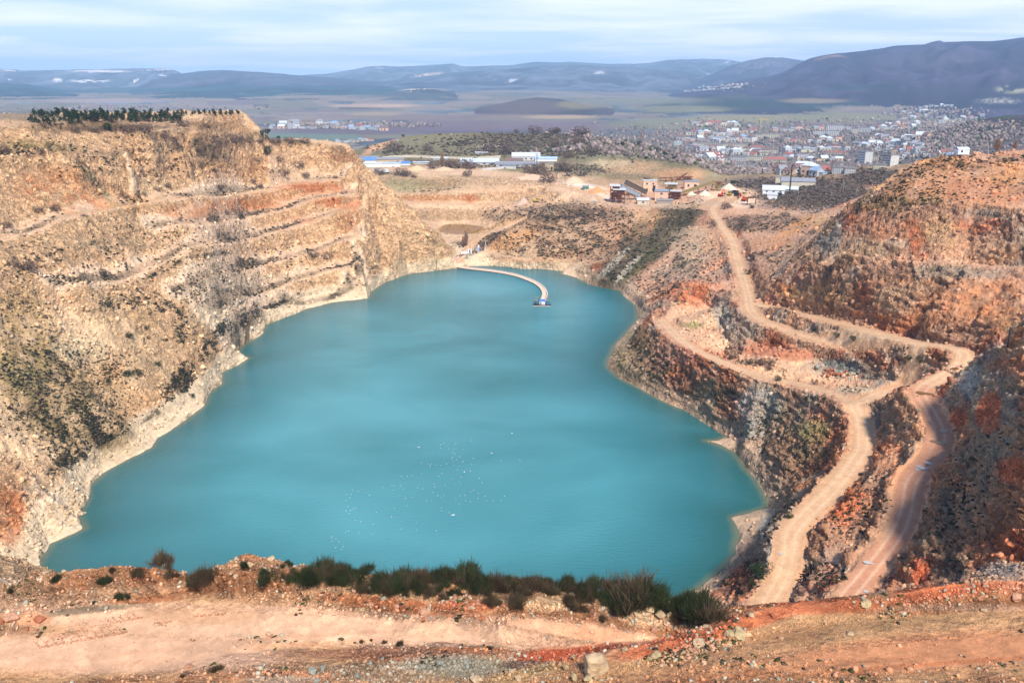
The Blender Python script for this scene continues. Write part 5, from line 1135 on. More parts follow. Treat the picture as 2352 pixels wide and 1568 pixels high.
# ------------------------------------------------------------------ the town
white = mat('white_plaster', (206, 203, 198)); cream = mat('cream_plaster', (206, 196, 172)); greyw = mat('grey_panel', (186, 186, 184)); tanw = mat('tan_plaster', (206, 180, 150)); pinkw = mat('pink_plaster', (224, 184, 158)); yelw = mat('yellow_plaster', (222, 196, 120))
redr = mat('red_roof', (168, 104, 92)); brownr = mat('brown_roof', (128, 104, 96)); greyr = mat('grey_roof', (150, 150, 156)); whiter = mat('pale_metal_roof', (206, 212, 220)); bluer = mat('blue_roof', (150, 172, 200)); flatr = mat('flat_felt_roof', (140, 134, 132))
winm = mat('window_glass', (70, 78, 92), .25, .1); darkm = mat('dark_opening', (48, 42, 40)); concr = mat('concrete', (158, 150, 142)); steel = mat('galvanised_steel', (170, 172, 174), .5); rust = mat('rusty_steel', (112, 66, 46)); woodm = mat('weathered_wood', (96, 82, 72)); whitep = mat('white_paint', (232, 232, 230), .5, .08)
WIN = {}
def window(parent, x, y, z, w_, h_, rz=0):
    k = (round(w_, 1), round(h_, 1))
    if k not in WIN:
        WIN[k] = MB().box(0, 0, 0, w_, .24, h_).build('window', winm, parent); o = WIN[k]
    else:
        o = WIN[k].copy(); C.collection.objects.link(o); o.parent = parent
    o.location = (x, y, z); o.rotation_euler = (0, 0, rz); return o
def block(x0, x1, y0, y1, label, wall=white, roof=flatr, floors=4, bays=8, rz=0.0, depth=.3, side=0, cat='apartment block', group='apartment blocks of the town', name='apartment_block', side_bays=0, roof_h=0):
    """a slab of flats whose front fills x0..x1, y0..y1 of the picture"""
    p = ground_px((x0 + x1) / 2, y1, 560)
    m = mpp(p); w_ = (x1 - x0) * m; h = (y1 - y0) * m; d = max(w_ * depth, 6)
    t = thing(name, label, cat, (p.x, p.y, p.z - .4), facing(p) + rz, group)
    body = MB().box(0, d / 2, -3, w_, d, h + 3)
    body.build('wall', wall, t)
    if roof_h: MB().hip(0, d / 2, h, w_, d, roof_h, .5).build('roof', roof, t)
    else:
        r = MB().box(0, d / 2, h, w_ + .6, d + .6, .5)
        for i in range(max(1, bays // 4)): r.box(-w_ / 2 + (i + .5) * w_ / max(1, bays // 4), d / 2, h + .5, 2.5, 2.5, 1.6)
        r.build('roof', roof, t)
    ww = w_ / bays * .52; wh = h / floors * .5
    for f in range(floors):
        for b_ in range(bays): window(t, -w_ / 2 + (b_ + .5) * w_ / bays, 0, (f + .3) * h / floors, ww, wh)
    if side_bays:
        for f in range(floors):
            for b_ in range(side_bays): window(t, side * w_ / 2, (b_ + .5) * d / side_bays, (f + .3) * h / floors, d / side_bays * .5, wh, math.pi / 2)
    return t
# two white towers: the long windowed side faces left, the blank end right
def tower(xl, xm, xr, y0, y1, label):
    p = ground_px((xl + xr) / 2, y1, 560); m = mpp(p); h = (y1 - y0) * m; a = math.radians(42)
    L1 = (xm - xl) * m / math.sin(a) * .9; L2 = (xr - xm) * m / math.cos(a) * .95
    t = thing('apartment_tower', label, 'tower block', (p.x, p.y, p.z - .5), facing(p) + math.radians(-48) , 'white tower blocks of the town')
    MB().box(0, L2 / 2, -4, L1, L2, h + 4).build('wall', greyw if 0 else white, t)
    MB().box(0, L2 / 2, h, L1 + .4, L2 + .4, .5).box(0, L2 / 2, h + .5, 4, 4, 2).build('roof', flatr, t)
    for f in range(5):
        for b_ in range(7): window(t, -L1 / 2 + (b_ + .5) * L1 / 7, 0, (f + .35) * h / 5, L1 / 7 * .6, h / 5 * .42)
    return t
tower(1960, 1977, 1994, 350, 376, 'white tower block with a blank bright end, left one of the two')
tower(2015, 2035, 2053, 357, 383, 'white tower block with a blank bright end, right one of the two, nearer the bushes')
BL = [(1592,1656,330,342,'long cream block of flats in the middle of town, its left half',cream,4,14),(1658,1716,332,344,'long cream block of flats in the middle of town, its right half',cream,4,13),
 (1704,1748,310,320,'cream block of flats in front of the unfinished towers, left of a pair',cream,4,10),(1749,1790,308,318,'cream block of flats in front of the unfinished towers, right of a pair',cream,4,10),
 (1676,1712,360,372,'grey and white block of flats left of the long red roof',greyw,3,9),(1714,1768,361,372,'low white block of flats behind the long red roof',cream,3,12),(1770,1802,360,370,'short white block of flats right behind the long red roof',white,3,7),
 (1681,1706,377,386,'pale block half hidden by bare trees below the striped chimneys',greyw,3,5),(1708,1731,378,387,'pale block beside it with three rows of windows, half hidden by bare trees',greyw,3,5),
 (1868,1896,303,314,'white block of flats in front row of the far quarter, left half',white,5,7),(1898,1925,302,315,'white block of flats in front row of the far quarter, right half',white,5,7),
 (1899,1936,289,301,'white block of flats in the back row of the far quarter',white,5,9),(1938,1954,292,300,'small white block at the end of the back row',white,3,4),(1956,1970,298,309,'square white block in front of the long grey one',cream,4,4),(1972,1998,294,305,'long grey block of flats at the right end of the far quarter',greyw,4,8),
 (1994,2015,358,372,'cream block squeezed between the two white towers',cream,4,6),(2006,2035,379,391,'pale block at the foot of the right white tower',cream,3,8),(1912,1938,384,401,'tall pale grey block above the dark bushes, left half',greyw,4,6),(1940,1963,387,401,'pale grey block above the dark bushes, right half',white,3,6),
 (1785,1824,297,303,'low white row right of the unfinished towers',white,2,10),(1840,1862,291,297,'low white building left of the far quarter',white,2,6),(1575,1590,334,343,'small white block at the left end of the middle of town',white,3,4)]
for x0, x1, y0, y1, lb, wm, fl, by in BL: block(x0, x1, y0, y1, lb, wm, flatr, fl, by, rz=random.uniform(-.12, .12))
block(1721, 1754, 338, 349, 'white four storey building with a red hipped roof in mid town', white, redr, 4, 9, roof_h=2.5, cat='town building', name='town_building', group='larger buildings of the town')
block(1746, 1784, 345, 354, 'cream building with a red brown roof right of the red roofed school', cream, brownr, 3, 10, roof_h=3, cat='town building', name='town_building', group='larger buildings of the town')
block(1752, 1806, 367, 373, 'long low building under a bright red hipped roof', cream, redr, 1, 12, roof_h=4.5, cat='town building', name='town_building', group='larger buildings of the town')
block(1825, 1860, 378, 392, 'tan gabled hall with a pale blue roof below the white towers', tanw, whiter, 2, 5, roof_h=4, cat='town building', name='town_building', group='larger buildings of the town')
block(1879, 1908, 391, 400, 'low white building with a red hipped roof above the bushes', white, redr, 2, 6, roof_h=4, cat='town building', name='town_building', group='larger buildings of the town')
block(1640, 1668, 318, 323, 'low grey building among far trees', greyw, greyr, 1, 6, cat='town building', name='town_building', group='larger buildings of the town')
block(1548, 1566, 327, 336, 'pale green building at the left edge of town', mat('green_plaster', (190, 206, 196)), whiter, 3, 5, cat='town building', name='town_building', group='larger buildings of the town')
block(1880, 1930, 341, 347, 'long low grey brown hall in the middle of town', tanw, brownr, 1, 10, cat='town building', name='town_building', group='larger buildings of the town')
block(1900, 1945, 352, 357, 'long low building with a faded red roof left of the towers', cream, redr, 1, 10, roof_h=2, cat='town building', name='town_building', group='larger buildings of the town')
# unfinished towers with the crane
def unfinished(x0, x1, y0, y1, label):
    p = ground_px((x0 + x1) / 2, y1, 900); m = mpp(p); w_ = (x1 - x0) * m; h = (y1 - y0) * m
    t = thing('unfinished_tower', label, 'unfinished building', p, facing(p), 'unfinished concrete towers')
    for k in range(8): MB().box(0, w_ * .4, h * k / 7 - (1.5 if k == 0 else 0), w_, w_ * .8, .5 + (1.5 if k == 0 else 0)).build('floor_slab', concr, t)
    for sx in (-.46, -.15, .15, .46):
        for sy in (.06, .74): MB().box(sx * w_, sy * w_, 0, .9, .9, h).build('column', concr, t)
    MB().box(0, w_ * .4, 0, w_ * .4, w_ * .5, h + 2).build('stair_core', concr, t)
unfinished(1736, 1746, 288, 307, 'unfinished grey concrete tower beside the yellow crane')
unfinished(1748, 1757, 292, 307, 'lower unfinished concrete frame between two unfinished towers')
unfinished(1758, 1765, 288, 307, 'unfinished grey concrete tower, right one of the group')
p = ground_px(1742, 307, 900); m = mpp(p); yel = mat('yellow_paint', (214, 176, 60), .5)
t = thing('tower_crane', 'yellow tower crane beside the unfinished concrete towers', 'crane', (p.x, p.y - 12, p.z), facing(p))
MB().box(0, 0, 0, 1.6, 1.6, 34 * m).build('mast', yel, t); MB().box(6, 0, 30 * m, 26, 1, 1.2).build('jib', yel, t); MB().box(-5, 0, 29.4 * m, 2.5, 2, 2).build('counterweight', concr, t)
# ---- houses
def house_maker(wall, roof, kind):
    def f():
        t = thing('house', '-', 'house', (0, 0, 0), 0, 'houses of the town and the villages')
        if kind == 0: MB().box(0, 0, -2, 10, 7, 5.2).gable_wall(0, 0, 3.2, 10, 7, 2.4).build('wall', wall, t); MB().gable(0, 0, 3.35, 10, 7, 2.4).build('roof', roof, t).location = (0, 0, 0)
        elif kind == 1: MB().box(0, 0, -2, 9, 8, 7.4).build('wall', wall, t); MB().hip(0, 0, 5.42, 9, 8, 2.6).build('roof', roof, t)
        elif kind == 2: MB().box(0, 0, -2, 12, 7, 5).box(3, -2.5, 3.01, 5, 2, .2).build('wall', wall, t); MB().box(0, 0, 3.02, 12.6, 7.6, .45).build('roof', roof, t)
        else: MB().box(0, 0, -2, 8, 7, 5.4).box(5.2, 1, -2, 5, 5, 4.2).gable_wall(0, 0, 3.4, 8, 7, 3).build('wall', wall, t); MB().gable(0, 0, 3.55, 8, 7, 3).box(5.3, 1, 2.21, 5.2, 5.4, .3).build('roof', roof, t)
        w1 = MB().box(-2.4, -3.52 - (.5 if kind == 1 else 0), .9, 1.5, .14, 1.3).build('window', winm, t); w2 = w1.copy(); C.collection.objects.link(w2); w2.parent = t; w2.location = (3.6, 0, 0)
        MB().box(.9, -3.54 - (.5 if kind == 1 else 0), -.4, 1.1, .16, 2.2).build('door', darkm, t)
        return t
    return f
WN = [('white', white), ('cream', cream), ('pale grey', greyw), ('tan', tanw), ('pinkish', pinkw)]
RN = [('red', redr), ('brown', brownr), ('grey', greyr), ('pale metal', whiter), ('light blue', bluer)]
KN = ['gabled', 'hipped', 'flat', 'gabled']
HP = {}
def house(px, py, where, n, size=1.0, r0=900):
    p = ground_px(px, py, r0)
    if p is None: return
    wi = random.choices(range(5), (5, 3, 2, 2, 1))[0]; ri = random.choices(range(5), (2, 5, 5, 4, 1))[0]; k = random.randrange(4)
    key = (wi, ri, k)
    if key not in HP: HP[key] = Proto(house_maker(WN[wi][1], RN[ri][1], k))
    s = size * random.uniform(.95, 1.4)
    HP[key].put((p.x, p.y, p.z + .2), facing(p) + random.uniform(-.9, .9), f'{WN[wi][0]} house, {RN[ri][0]} {KN[k]} roof, {ordinal(n)} from left {where}'.replace(' the ', ' ').replace('pale metal', 'pale'), s)
ROWS = [  # (polyline of the row, how many, where, size, nearest distance)
 ([(1560,322),(1640,326),(1730,325)], 17, 'in row behind the long flats', 1.5),
 ([(1580,345),(1650,348),(1740,356)], 16, 'in row below the long flats', 1.35),
 ([(1570,310),(1640,312),(1735,304)], 15, 'in the far row left of the unfinished towers', 1.5),
 ([(1590,290),(1630,288),(1720,293)], 12, 'in the last row under the fields', 1.5),
 ([(1800,327),(1870,328),(1935,325)], 10, 'in the row below the far white flats', 1.3),
 ([(1770,302),(1850,300),(1895,299)], 9, 'in the far row right of the unfinished towers', 1.4),
 ([(1640,352),(1680,356),(1760,358)], 9, 'in the short row above the low white flats', 1.2),
 ([(1800,352),(1860,348),(1950,345)], 13, 'in row level with tower tops', 1.25),
 ([(1610,368),(1640,372),(1670,372)], 5, 'in the group by the striped chimneys', 1.15),
 ([(1800,366),(1880,370),(1950,368)], 11, 'in the row just left of the white towers', 1.15),
 ([(1800,392),(1830,396),(1880,405)], 6, 'in the row below the tan hall', 1.0),
 ([(1740,392),(1780,396),(1820,404)], 6, 'in nearest row above yard trees', 1.0),
 ([(2000,320),(2060,322),(2130,318)], 13, 'in the upper row right of the far flats', 1.4),
 ([(1960,336),(2040,334),(2110,332)], 13, 'in the second row above the white towers', 1.3),
 ([(2020,346),(2060,344),(2120,338)], 10, 'in the first row above the right tower', 1.2),
 ([(2030,356),(2080,352),(2130,350)], 9, 'in the row at the top of the right tower', 1.1),
 ([(2060,366),(2110,360),(2190,356)], 10, 'in the row on the edge of the brush hill', 1.0),
 ([(2000,300),(2040,297),(2100,294)], 13, 'in the colourful row beside the far flats', 1.4),
 ([(2020,290),(2070,286),(2110,288)], 10, 'in the row on the lower hillside', 1.25),
 ([(2060,274),(2110,270),(2170,272)], 11, 'in the middle row on the hillside', 1.25),
 ([(2070,262),(2110,258),(2150,258)], 8, 'in the upper row on the hillside', 1.3),
 ([(2110,250),(2150,246),(2190,248)], 7, 'in the topmost row on the hillside', 1.3),
 ([(2150,284),(2200,278),(2260,268)], 8, 'in the row below the ploughed slope', 1.6),
 ([(1570,211),(1640,207),(1700,202)], 16, 'in lower row of mountain village', 1.6),
 ([(1600,204),(1650,200),(1720,196)], 12, 'in upper row of mountain village', 1.6),
 ([(620,297),(740,296),(890,300)], 15, 'in the valley hamlet beyond the left rim', 1.8),
 ([(640,288),(700,286),(780,290)], 8, 'in the upper row of the valley hamlet', 1.9),
 ([(770,330),(810,326),(860,325)], 7, 'in group between cliff and green hill', 1.2),
]
nh = 0
for pl, cnt, where, sz in ROWS:
    xs_ = [q[0] for q in pl]; ys_ = [q[1] for q in pl]
    for i in range(cnt):
        x = xs_[0] + (i + .5 + random.uniform(-.25, .25)) * (xs_[-1] - xs_[0]) / cnt
        house(x, np.interp(x, xs_, ys_) + random.uniform(-1.2, 1.2), where, i + 1, sz, 700); nh += 1
print('houses', nh)
# woods, gardens and street trees of the town, far too many and too small to count
def bare_blob(seed):
    r = np.random.default_rng(seed); v = ICO2[0].copy(); v *= r.uniform(.6, 1.25, (len(v), 1)); v[:, 2] = v[:, 2] * 1.15 + .7
    return v.astype(np.float32)
blobs = [bare_blob(s) for s in range(8)]
TW = [(1850,340,540,56,0,1),(1720,395,180,22,0,2.2),(2100,340,160,36,0,1.3),(2150,262,110,16,0,1.2),(1640,204,110,9,0,.4),(800,290,180,6,0,2.5),(1620,300,80,22,0,1),(2230,300,150,22,0,2),(2150,335,150,22,-12,3),(300,250,300,5,0,.6)]
wt = zone(TW, 900, 5200) * inview
idx = pick(wt, 10000); p, c, r_ = jit(idx)
sz = RNG.uniform(1.3, 3.2, len(p)) * np.clip(r_ / 2000, .8, 1.7)
pal = np.stack([lin(146, 128, 122), lin(128, 112, 108), lin(158, 140, 128), lin(112, 102, 90), lin(74, 84, 60)])
scatter('town_woodland', p, sz, pal[RNG.choice(5, len(p), p=[.3, .28, .2, .14, .08])] * RNG.uniform(.75, 1.25, (len(p), 1)), blobs, ICO2[1], .2, 0, .1, flat=(1, 1, 1))
print('town', time.time() - T0)
# ------------------------------------------------------------------ warehouses on the flat behind the pit
def rect(x0, x1, y1, r0=560, r1=1150):
    """foot of a thing that spans x0..x1 with its base at y1; its width; metres per picture unit"""
    p = ground_px((x0 + x1) / 2, y1, r0, r1); m = mpp(p); return p, (x1 - x0) * m, m
def shed(x0, x1, y0, y1, label, wall, roof, gable_h=None, depth=.5, rz=0, name='warehouse', cat='warehouse', group='sheds on the flat behind the pit', wins=0, door=False, r0=560, fl=1):
    p, w_, m = rect(x0, x1, y1, r0); h = (y1 - y0) * m; gh = h * .3 if gable_h is None else gable_h * h; wh_ = h - gh; d = max(w_ * depth, 5)
    t = thing(name, label, cat, (p.x, p.y, p.z - .2), facing(p) + rz, group)
    wl = MB().box(0, d / 2, -1.5, w_, d, wh_ + 1.5)
    if gh > .1: wl.gable_wall(0, d / 2, wh_, w_, d, gh); wl.build('wall', wall, t); MB().gable(0, d / 2, wh_ + .15, w_, d, gh, .5).build('roof', roof, t)
    else: wl.build('wall', wall, t); MB().box(0, d / 2, wh_ + .01, w_ + .8, d + .8, .5).build('roof', roof, t)
    for f in range(fl):
        for i in range(wins): window(t, -w_ / 2 + (i + .6) * w_ / (wins + .2), 0, wh_ * (f + .35) / fl, w_ / (wins + 1) * .38, wh_ / fl * .34)
    if door: MB().box(w_ * .3, -.06, 0, min(3.5, w_ * .2), .2, wh_ * .6).build('door', darkm, t)
    return t
shed(829,879,374,385,'long white walled shed nearest the left cliff',whitep,whiter,.15,.3)
shed(880,920,374,384,'long white shed with a pale blue roof, second from the left cliff',whitep,mat('pale_blue_roof',(176,200,226)),.2,.3)
shed(838,863,363,376,'small white gabled building with a bright blue front roof',whitep,mat('bright_blue_roof',(96,140,208)),.45,.8)
shed(864,927,364,374,'long tan walled shed under a grey sheet roof',tanw,greyr,.35,.4)
shed(921,942,371,380,'small white building with a bright blue pitched roof',whitep,mat('bright_blue_roof',(96,140,208)),.4,.6)
shed(818,870,360,366,'low grey roofed shed behind the blue roofed building',greyw,greyr,.3,.4)
shed(1058,1146,366,380,'wide pale blue roofed warehouse in the middle of the flat',greyw,whiter,.45,.5,wins=4,door=True)
shed(1163,1201,364,376,'cream gabled house like shed beside the twin gabled hall',cream,brownr,.5,.5,wins=3)
shed(1176,1240,353,371,'tall white hall with a pale pitched roof, highest of the sheds',white,whiter,.45,.5,wins=5)
shed(1139,1238,374,386,'long low shed with a wide grey lean-to roof, nearest in its row',greyw,greyr,.35,.35,wins=5)
shed(1229,1279,361,371,'long pale blue shed at the right end of the row',whitep,mat('pale_blue_roof',(150,190,225)),.4,.4)
shed(1252,1271,379,393,'small ochre brick hut with a pale green door',tanw,concr,.0,.8,door=True,name='hut',cat='hut')
shed(1156,1185,381,388,'small shed with a green wall by the fence',mat('green_paint',(70,130,100)),greyr,.2,.5)
shed(1092,1120,350,354,'small grey shed on the slope of the scrubby hill',greyw,whiter,.3,.5)
shed(950,985,372,377,'low pale shed among stored goods',greyw,whiter,.2,.5)
shed(995,1030,364,368,'low long roof far behind the brush',greyw,whiter,.2,.4)
shed(861,869,391,398,'grey site cabin standing on the pale gravel flat',steel,steel,0,.6,name='site_cabin',cat='cabin')
# perimeter wall and fence of the depot
def fence(pts, h, label, name='fence', m_=None, post=True, step=6, group='fences of the works and depot', r0=540, panel=None, solid=False):
    ps = [ground_px(x, y, r0, 1200) for x, y in pts]; ps = [p for p in ps if p]
    o = ps[0]; t = thing(name, label, 'fence', o, 0, group); pl = smooth_line([tuple(q) for q in ps], 4)
    q = MB(); 
    for a, b in zip(pl[:-1], pl[1:]):
        d = Vector(b) - Vector(a); L_ = d.length
        if L_ < .05: continue
        c = (Vector(a) + Vector(b)) / 2 - o; ang = math.atan2(d.y, d.x)
        if solid: q.box(c.x, c.y, c.z - .5, L_, .3, h + .5, ang)
        else:
            for k in (.12, .5, .95): q.tube(Vector(a) - o + Vector((0, 0, h * k)), Vector(b) - o + Vector((0, 0, h * k)), .05, n=4)
            for k in np.arange(0, L_, 1.2): e = Vector(a) + d * (k / L_) - o; q.tube(e, e + Vector((0, 0, h * .95)), .035, n=3)
    q.build('panel' if solid else 'wire_mesh', m_ or steel, t)
    acc = 0
    if post:
        for a, b in zip(pl[:-1], pl[1:]):
            acc += np.linalg.norm(np.array(b) - np.array(a))
            if acc > step: acc = 0; e = Vector(b) - o; MB().box(e.x, e.y, e.z - .4, .28, .28, h + .6).build('post', m_ or steel, t)
    return t
fence([(880,366),(940,364),(1010,366),(1080,368),(1150,364)], 2.6, 'long pale concrete wall behind the depot sheds', 'perimeter_wall', cream, False, solid=True)
fence([(1108,393),(1135,391),(1160,389),(1185,389)], 2.2, 'pale board fence in front of the green shed', 'board_fence', white, True, 8, solid=True)
fence([(1580,461),(1600,465),(1622,467),(1645,468)], 2.2, 'grey mesh fence left of the gate at the top of the haul road')
fence([(1680,468),(1710,474),(1745,480),(1775,483)], 2.2, 'grey mesh fence right of the gate along the yard edge')
fence([(1358,468),(1390,472),(1430,474),(1480,477)], 2.0, 'grey mesh fence along the rim left of the crushing plant')
fence([(1490,477),(1520,478),(1550,479)], 2.0, 'grey mesh fence along the rim under the pink crushing plant')
fence([(1830,487),(1870,488),(1905,488)], 2.0, 'grey mesh fence beside the dark brush on the right')
# ------------------------------------------------------------------ the crushing plant
PK = mat('pink_render', (232, 190, 160)); corr = mat('corrugated_grey', (150, 158, 166), .5); yrust = mat('yellow_rusty_steel', (150, 130, 86)); rroof = mat('pale_sheet_roof', (200, 198, 196))
def P3(px, py, dz=0, r0=560): p = ground_px(px, py, r0, 1200); return Vector((p.x, p.y, p.z + dz))
shed(1477,1508,416,441,'tall pink building with four upper windows at the back of the works',PK,rroof,0,.7,rz=.1,name='works_building',cat='works building',group='buildings of the crushing plant',wins=2,fl=2,door=True)
shed(1504,1533,436,462,'pink square building in front with one dark upper window',PK,corr,.12,.8,rz=-.05,name='works_building',cat='works building',group='buildings of the crushing plant',wins=1,fl=2)
shed(1494,1512,429,441,'low pink annex between the two pink buildings',PK,rroof,0,.8,name='works_building',cat='works building',group='buildings of the crushing plant',wins=1)
shed(1572,1604,419,436,'pink low building right of the rusty truss bridge',PK,corr,0,.6,rz=.15,name='works_building',cat='works building',group='buildings of the crushing plant',wins=2,door=True)
shed(1464,1490,456,470,'small shed with a pale blue roof left of a dark round bush',cream,whiter,.3,.6,rz=.2,name='works_building',cat='works building',group='buildings of the crushing plant',wins=1)
shed(1508,1545,461,469,'flat concrete roofed store at the rim below the pink building',concr,concr,0,.6,name='works_building',cat='works building',group='buildings of the crushing plant')
shed(1338,1352,430,436,'little green and grey booth at the end of the white road',mat('green_paint',(70,130,100)),greyr,0,.6,name='booth',cat='booth')
def frame_tower(x0, x1, y0, y1, label, roofm, m_, levels=4, depth=.9, name='crusher_tower', cat='plant tower', infill=True, rz=0):
    p, w_, m = rect(x0, x1, y1); h = (y1 - y0) * m; d = w_ * depth
    t = thing(name, label, cat, (p.x, p.y, p.z - .2), facing(p) + rz, 'steel structures of the crushing plant')
    for sx in (-.5, 0, .5):
        for sy in (0, 1): MB().box(sx * w_, sy * d, -1, .55, .55, h * .92 + 1).build('column', m_, t)
    for k in range(1, levels + 1):
        MB().box(0, d / 2, h * .9 * k / levels - .3, w_ + .4, d + .4, .3).build('platform', m_, t)
        b = MB()
        for sx in (-1, 1): b.tube((sx * w_ / 2, -.3, h * .9 * (k - 1) / levels), (0, -.3, h * .9 * k / levels), .16, n=4)
        b.build('brace', m_, t)
    if infill: MB().box(-w_ * .1, d / 2, h * .25, w_ * .6, d * .7, h * .3).box(w_ * .1, d / 2, h * .62, w_ * .7, d * .8, h * .26).build('cladding', rust if m_ is rust else m_, t)
    MB().gable(0, d / 2, h * .92, w_, d, h * .08, .7, .3).build('roof', roofm, t)
    return t
frame_tower(1401,1421,424,467,'tall rusty crusher tower with a white pitched roof, left half',rroof,rust,4)
frame_tower(1409,1434,433,468,'lower rusty crusher building with a white roof in front of the tall one',rroof,rust,3)
frame_tower(1527,1553,421,450,'rusty open steel frame with a pale canopy behind the front pink building',rroof,yrust,3)
frame_tower(1540,1562,438,460,'brown steel hopper frame right of the front pink building',rroof,rust,3)
frame_tower(1641,1654,420,441,'yellow rusty loading bin on legs at the end of the conveyor',rust,yrust,3,name='loading_bin',cat='loading bin')
def conveyor(a, b, wd, hg, label, m_, za, zb, legs=4, roofm=None):
    A = P3(*a); B = P3(*b); B_ = Vector((B.x, B.y, B.z + zb)); A_ = Vector((A.x, A.y, A.z + za)); d = B_ - A_; L_ = d.length; ang = math.atan2(d.y, d.x); el = math.asin(d.z / L_)
    t = thing('conveyor_gallery', label, 'conveyor', A_, 0, 'conveyors of the crushing plant')
    g = MB().box(L_ / 2, 0, 0, L_, wd, hg).build('gallery', m_, t); g.rotation_euler = (0, -el, ang)
    r = MB().box(L_ / 2, 0, hg + .01, L_ + .4, wd + .5, .25).build('roof', roofm or m_, t); r.rotation_euler = (0, -el, ang)
    for k in range(legs):
        f = (k + .6) / legs; q = d * f; gz = A.z + (B.z - A.z) * f - A_.z - 1
        MB().tube((q.x - .6, q.y, gz), (q.x, q.y, q.z), .22, n=4).tube((q.x + 1.4, q.y, gz), (q.x, q.y, q.z), .22, n=4).build('leg', rust, t)
    return t
conveyor((1466,460),(1422,462),3.2,3,'grey sheet clad conveyor gallery sloping down right from the crusher tower',corr,2,9.5,3)
conveyor((1482,452),(1433,452),3.6,3.5,'brown clad conveyor gallery behind the grey one',woodm,1.5,9.5,3)
conveyor((1561,452),(1641,440),2.2,1.6,'long yellow rusty conveyor rising right to the loading bin',yrust,1.0,7,5)
conveyor((1552,456),(1535,455),2.2,2.2,'short red brown chute right of the front pink building',rust,.5,6,2)
conveyor((1505,430),(1478,426),1.6,1.2,'thin conveyor boom reaching left from the tall pink building',rust,4,5,2)
def truss(a, b, h0, label):
    A = P3(*a); B = P3(*b); A.z += h0; B.z = A.z + .2; d = B - A; L_ = d.length; n = 12
    t = thing('truss_bridge', label, 'truss bridge', A, 0, 'steel structures of the crushing plant')
    q = MB(); hgt = 2.6; u = Vector((0, 0, hgt)); s = d.normalized().cross(Vector((0, 0, 1))) * 1.2
    for off in (s, -s):
        q.tube(off, d + off, .22, n=4).tube(off + u, d + off + u, .22, n=4)
        for k in range(n):
            p_ = d * (k / n) + off; r_ = d * ((k + 1) / n) + off; q.tube(p_, r_ + u if k % 2 else p_ + u, .13, n=4).tube(p_ + u if k % 2 == 0 else p_, r_ if k % 2 == 0 else r_ + u, .13, n=4)
    q.build('truss', rust, t); MB().box(0, 0, 0, .1, .1, .1)
    for f in (.15, .5, .9): e = d * f; MB().box(e.x, e.y, -h0 - 1, .8, .8, h0 + 1).build('pier', yrust, t)
truss((1513,430),(1590,427),4.5,'long rusty truss bridge running behind the pink buildings')
# the collapsed looking headframe
p, w_, m = rect(1557, 1588, 418); t = thing('headframe', 'rust brown sloping headframe on the hill foot behind the truss bridge', 'headframe', p, facing(p), 'steel structures of the crushing plant')
b = MB()
for x in (-.5, -.2, .2, .5):
    for y in (0, 6): b.tube((x * w_, y, -1), (x * w_ * .7 + w_ * .1, y, 14 * m * (.9 - abs(x) * .6)), .3, n=4)
b.build('frame', rust, t)
MB().tube((-w_ * .6, 2, 1), (w_ * .15, 2, 17 * m), .6, n=4).tube((-w_ * .6, 4, 1), (w_ * .15, 4, 17 * m), .6, n=4).build('incline', rust, t)
MB().box(w_ * .15, 3, 4 * m, w_ * .55, 5, 4 * m).build('hoist_house', rust, t)
# carport, gate house, big sheds across the yard
p, w_, m = rect(1715, 1736, 472); t = thing('canopy', 'rust brown sloping canopy on two dark posts beside the yard', 'canopy', p, facing(p))
for sx in (-.42, .42):
    for sy in (0, 4): MB().box(sx * w_, sy, -.5, .5, .5, 5.6 + sx * 1.4).build('post', darkm, t)
g = MB().box(0, 2, 5, w_ + 1, 7, .5).build('roof', rust, t); g.rotation_euler = (0, -.2, 0)
shed(1752,1800,427,450,'white two storey building with a pale sheet roof at the edge of the brush',whitep,whiter,.42,.4,rz=.05,name='yard_building',cat='building',group='buildings across the yard',wins=3,door=True,fl=2)
shed(1798,1832,429,441,'grey roofed wing adjoining the white two storey building',greyw,whiter,.5,.5,name='yard_building',cat='building',group='buildings across the yard')
shed(1796,1870,411,430,'big cream industrial hall with a grey pitched roof behind the black chimney',cream,greyr,.35,.5,rz=.1,name='yard_building',cat='building',group='buildings across the yard')
shed(1781,1812,409,424,'tan flat roofed block left of the big cream hall',cream,concr,0,.6,name='yard_building',cat='building',group='buildings across the yard')
shed(1762,1784,449,460,'small pale annex on posts in front of the white building',whitep,whiter,0,.5,name='yard_building',cat='building',group='buildings across the yard')
# gate across the road
p = ground_px(1640, 474, 540); t = thing('gate', 'grey mesh gate across the top of the haul road', 'gate', p, facing(p))
b = MB()
for k in range(12): b.tube((-6 + k * 1.1, 0, .1), (-6 + k * 1.1, 0, 2), .05, n=4)
b.tube((-6, 0, 2), (6.1, 0, 2), .07, n=4).tube((-6, 0, .2), (6.1, 0, .2), .07, n=4).build('gate_leaf', steel, t)
for x in (-6.2, 0, 6.3): MB().box(x, 0, -.5, .3, .3, 3).build('post', steel, t)
